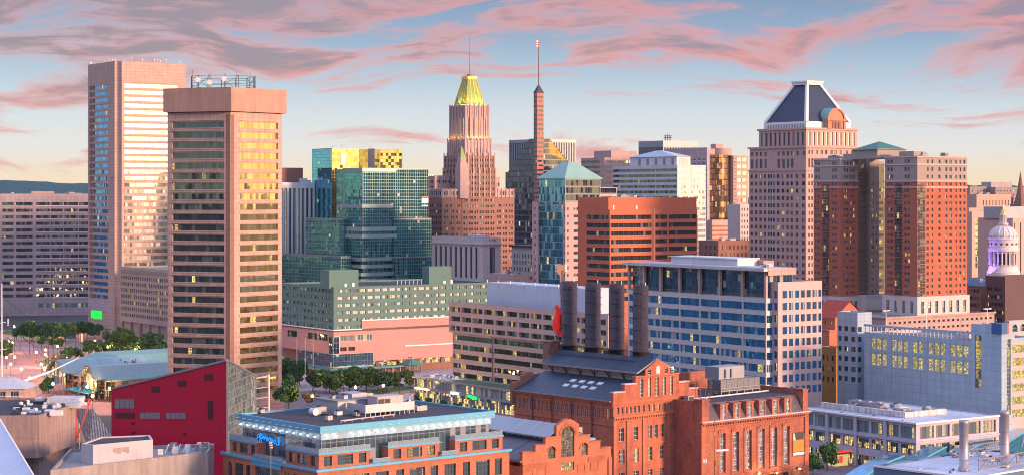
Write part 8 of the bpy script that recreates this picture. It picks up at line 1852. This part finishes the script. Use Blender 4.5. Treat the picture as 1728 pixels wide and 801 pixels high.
# ------------------------------------------------------------- waterfront pavilion
def pavilion():
    o = gpt(196, 674); r = tag(empty('pavilion', o[0], o[1], 0, R(35)), 'two storey waterfront pavilion with pale green gabled roofs and coloured awnings', 'pavilion'); W = []
    wl, wr = 50, 44; h1, h2 = 4.2, 8.2; cp = wallmat('roof_green', (.20, .38, .31), .6, .12, (.9, 60, .1), .25); cpl = wallmat('roof_green_pale', (.30, .42, .43), .5, .12, (.5, 60, .07), .3)
    sh = Style(G['shop'], M['frame_dark'], 4, 2, .12, name='shop_window'); sl2 = Style(G['shoplit'], M['frame_dark'], 4, 1, .12, name='lit_shop_window')
    mass(r, 'wall', rect(0, 0, wr, wl), 0, h2, {3: [(0, None, [([(.3, 3.2)], evenly(.5, wl - .5, 9, 3.6), sl2), ([(4.9, 7.6)], evenly(.5, wl - .5, 9, 3.6), sh)], .4)], 0: [(0, None, [([(.3, 3.2)], evenly(.5, wr - .5, 6, 3.6), sl2), ([(4.9, 7.6)], evenly(.5, wr - .5, 6, 3.6), sh)], .4)]}, M['concrete'], cp, W, top=False); flush(r, W)
    part(r, 'terrace', lambda m: (m.box(-4.5, -.0, h1 - .5, -.02, wl, h1), m.box(-4.5, 0, h1 + .9, -4.4, wl, h1 + 1.0), [m.box(-4.4, 1 + k * 6.6, 0, -3.8, 1.6 + k * 6.6, h2) for k in range(7)]), M['concrete'])
    part(r, 'roof', lambda m: (m.frustum(rect(-5, -2, wr + 2, wl + 2), h2, rect(8, 9, wr - 8, wl - 9), h2 + 3.2), m.poly([(-5, -2, h2 - .02), (-5, wl + 2, h2 - .02), (wr + 2, wl + 2, h2 - .02), (wr + 2, -2, h2 - .02)])), cp)
    part(r, 'eaves', lambda m: m.box(-5.1, -2.1, h2 - .55, wr + 2, wl + 2, h2 - .05), M['concrete'])
    for (y0, y1) in ((1, 15), (33, 51)):
        ym = (y0 + y1) / 2
        part(r, 'gable_roof', lambda m: (m.poly([(-9, y0 + 2.5, h2 + 2.6), (30, y0 + 2.5, h2 + 2.6), (30, ym - 2, h2 + 5.2), (-9, ym - 2, h2 + 5.2)]), m.poly([(-9, ym + 2, h2 + 5.2), (30, ym + 2, h2 + 5.2), (30, y1 - 2.5, h2 + 2.6), (-9, y1 - 2.5, h2 + 2.6)]), m.poly([(-9, ym - 2, h2 + 5.2), (30, ym - 2, h2 + 5.2), (30, ym + 2, h2 + 5.2), (-9, ym + 2, h2 + 5.2)]),
            m.poly([(-9, y0, h2 + .2), (30, y0, h2 + .2), (30, y0 + 2.5, h2 + 2.6), (-9, y0 + 2.5, h2 + 2.6)]), m.poly([(-9, y1 - 2.5, h2 + 2.6), (30, y1 - 2.5, h2 + 2.6), (30, y1, h2 + .2), (-9, y1, h2 + .2)])), cpl)
        part(r, 'gable_frame', lambda m: [m.tube((-9, *p_), (-9, *q_), .35, n=4) for p_, q_ in zip([(y0, 0), (y0, h2 + .2), (y0 + 2.5, h2 + 2.6), (ym - 2, h2 + 5.2), (ym + 2, h2 + 5.2), (y1 - 2.5, h2 + 2.6), (y1, h2 + .2)], [(y0, h2 + .2), (y0 + 2.5, h2 + 2.6), (ym - 2, h2 + 5.2), (ym + 2, h2 + 5.2), (y1 - 2.5, h2 + 2.6), (y1, h2 + .2), (y1, 0)])], M['concrete'])
        part(r, 'gable_glass', lambda m: m.poly([(-7.6, y0 + .5, 4), (-7.6, y1 - .5, 4), (-7.6, y1 - .5, h2), (-7.6, ym + 2, h2 + 4.6), (-7.6, ym - 2, h2 + 4.6), (-7.6, y0 + .5, h2)][::-1]), G['shop'])
    for (x0, y0, x1, y1, z_, c_) in ((-9, 15, -4.5, 25, h1 + 3.2, (.50, .10, .05)), (-11, 2, -6, 25, h1 - .3, (.03, .30, .38)), (-3, -7, 14, -2, h1 + 1.2, (.02, .22, .50)), (-13, 36, -9, 43, h1 + .2, (.02, .22, .20))):
        part(r, 'awning', lambda m: (m.poly([(x0, y0, z_ - 1.1), (x1, y0, z_), (x1, y1, z_), (x0, y1, z_ - 1.1)] if x1 - x0 < y1 - y0 else [(x0, y0, z_ - 1.1), (x1, y0, z_ - 1.1), (x1, y1, z_), (x0, y1, z_)]), [m.tube((x, y, 0), (x, y, z_ - 1), .08, n=4) for x in (x0, x1) for y in (y0, y1)]), plain('awning', c_, .7))
    roofbits(r, 8, 10, 20, 32, h2 + 4.4, 7, 44, .45)
    for (x, y) in ((4, 10), (12, 30)): part(r, 'finial', lambda m: m.tube((x, y, h2 + 4), (x, y, h2 + 8), .1, n=4), M['white'])
    # second range behind
    part(r, 'rear_roof', lambda m: m.frustum(rect(18, 53, 78, 96), h2 - 1, rect(28, 63, 66, 86), h2 + 4), cp)
    part(r, 'rear_wall', lambda m: m.box(20, 55, 0, 76, 94, h2 - 1.02), M['concrete'])
pavilion()
# ------------------------------------------------------------- ship's spars, quay house, cars
def ship():
    Y = 700; x, y = wpt(3, Y); s = tag(empty('sailing_ship', x, y, 0), 'white mast, rigging and long bowsprit of a sailing ship at the left edge', 'ship'); z_ = lambda py: zat(py, Y); X = lambda px: (px - 3) / F * Y
    part(s, 'mast', lambda m: m.tube((0, 0, 0), (0, 0, z_(478)), .42, .18, 8), M['white'])
    part(s, 'yard', lambda m: (m.tube((X(-8), 0, z_(590)), (X(12), 0, z_(588)), .16, n=6), m.tube((X(-6), 0, z_(545)), (X(10), 0, z_(543)), .12, n=6)), M['white'])
    part(s, 'bowsprit', lambda m: (m.tube((X(30), -2, z_(646)), (X(75), 8, z_(630)), .55, .42, 8), m.tube((X(73), 8, z_(631)), (X(114), 18, z_(610)), .34, .14, 8)), M['white'])
    part(s, 'rigging', lambda m: [m.tube((0, 0, z_(a)), (X(b), 8 + b / 12, z_(c)), .06, n=3) for a, b, c in ((520, 75, 629), (545, 90, 622), (560, 62, 634), (500, 113, 611))], M['dark'])
    hull = plain('hull_black', (.02, .02, .022), .4)
    part(s, 'hull', lambda m: (m.frustum([(X(-60), -4), (X(30), -4), (X(44), 0), (X(30), 4), (X(-60), 4)], 0, [(X(-60), -5), (X(32), -4), (X(52), 0), (X(32), 4), (X(-60), 5)], 6.5),), hull)
    part(s, 'deck_rail', lambda m: m.box(X(-60), -4.6, 6.5, X(40), -4.3, 7.4), M['white'])
    S = Site(41, 640, 12); r = S.root('quay_house', 'small pink quay house with a grey metal roof left of the bowsprit', 'building'); W = []; z = S.z
    wl = 14; L0 = -S.l(0) if 0 else 0
    p = [(-14, 0), (0, 0), (3, 10), (-14, 12)]
    mass(r, 'wall', p, 0, z(655), {0: [(0, None, [([(z(685), z(675))], evenly(.5, 13, 4, 2.2), Style(G['shoplit'], M['frame_white'], 4, 2, .1, name='lit_window')), ([(z(670), z(659))], evenly(.5, 13, 3, 2.6), Style(G['bluecurtain'], M['frame_white'], 3, 1, .1))], .3)]}, M['granite_rose'], M['roof_grey'], W, top=False); flush(r, W)
    part(r, 'roof', lambda m: m.frustum([(-15, -1), (1, -1), (4, 11), (-15, 13)], z(655), [(-15, 5), (-4, 4.5), (-3, 6), (-15, 7)], z(638)), wallmat('roof_seam2', (.42, .44, .50), .5, .06, (.5, 60, .07), .25))
    part(r, 'balcony_rail', lambda m: (m.box(-14, -1.6, z(672), 0, -.02, z(671)), m.box(-14, -1.6, z(667), 0, -1.5, z(666.4))), M['white'])
ship()
def car(px, py, col, rz, lab):
    x, y = gpt(px, py); o = tag(empty('parked_car', x, y, .03, R(rz)), lab, 'car', 'cars')
    o['group'] = 'cars on the streets'
    pm = plain('car_paint', col, .25, .2)
    prof = [(-2.2, .35), (2.2, .35), (2.25, .75), (1.9, .9), (1.1, .95), (.55, 1.42), (-1.0, 1.45), (-1.7, 1.0), (-2.2, .95)]
    def ex(m, ps, w_, mi=0):
        n = len(ps); m.poly([(a, -w_, b) for a, b in ps], mi); m.poly([(a, w_, b) for a, b in ps][::-1], mi)
        for i in range(n): (a, b), (c, d) = ps[i], ps[(i + 1) % n]; m.poly([(a, -w_, b), (a, w_, b), (c, w_, d), (c, -w_, d)], mi)
    part(o, 'body', lambda m: ex(m, prof, .88), pm)
    part(o, 'window', lambda m: (m.poly([(1.0, -.9, .97), (.5, -.9, 1.38), (-.95, -.9, 1.40), (-1.5, -.9, 1.02)]), m.poly([(1.12, -.7, .97), (1.12, .7, .97), (.6, .7, 1.40), (.6, -.7, 1.40)]), m.poly([(1.0, .9, .97), (-1.5, .9, 1.02), (-.95, .9, 1.40), (.5, .9, 1.38)])), G['dark'])
    for sx in (-1.35, 1.4):
        for sy in (-.9, .9): part(o, 'wheel', lambda m: m.tube((sx, sy - .1, .33), (sx, sy + .1, .33), .33, n=12), M['dark'])
    for sy in (-.6, .6): part(o, 'headlight', lambda m: m.box(2.2, sy - .18, .6, 2.29, sy + .18, .75), M['white'])
car(161, 667, (.05, .04, .04), 20, 'dark car parked before the pavilion, left of the red one'); car(173, 669.5, (.5, .03, .02), 10, 'bright red car parked before the pavilion')
car(600, 672, (.5, .5, .5), 35, 'silver car on the road before the salmon podium'); car(672, 651, (.04, .05, .07), 35, 'dark blue car on the road farther right by the glass shops'); car(1382, 789, (.04, .04, .045), 60, 'black car parked at the street corner beside the kiosk')
car(148, 583, (.6, .6, .6), 10, 'white car on the far road beyond the plaza')
car(545, 683, (.45, .40, .1), 35, 'yellow car on the road nearest the small ochre trees')
ORD = ['first', 'second', 'third', 'fourth', 'fifth', 'sixth', 'seventh', 'eighth', 'ninth', 'tenth', 'eleventh', 'twelfth', 'thirteenth', 'fourteenth', 'fifteenth', 'sixteenth', 'seventeenth', 'eighteenth', 'nineteenth', 'twentieth']
grp_ = {}
for o_ in list(C.objects):
    if '_n' in o_: del o_['_n']
    if o_.parent is None and 'label' in o_ and 'group' in o_: grp_.setdefault(o_['label'], []).append(o_)
for lab_, os_ in grp_.items():       # look-alikes in a row: count them from the left of the photograph
    if len(os_) < 2: continue
    os_.sort(key=lambda q: q.location.x / q.location.y)
    for k_, q in enumerate(os_): q['label'] = '%s from left: %s' % (ORD[k_], lab_)
for o_ in list(C.objects):
    if 'label' in o_ and not 4 <= len(o_['label'].split()) <= 16: print('LONG', o_.name, len(o_['label'].split()), o_['label'])
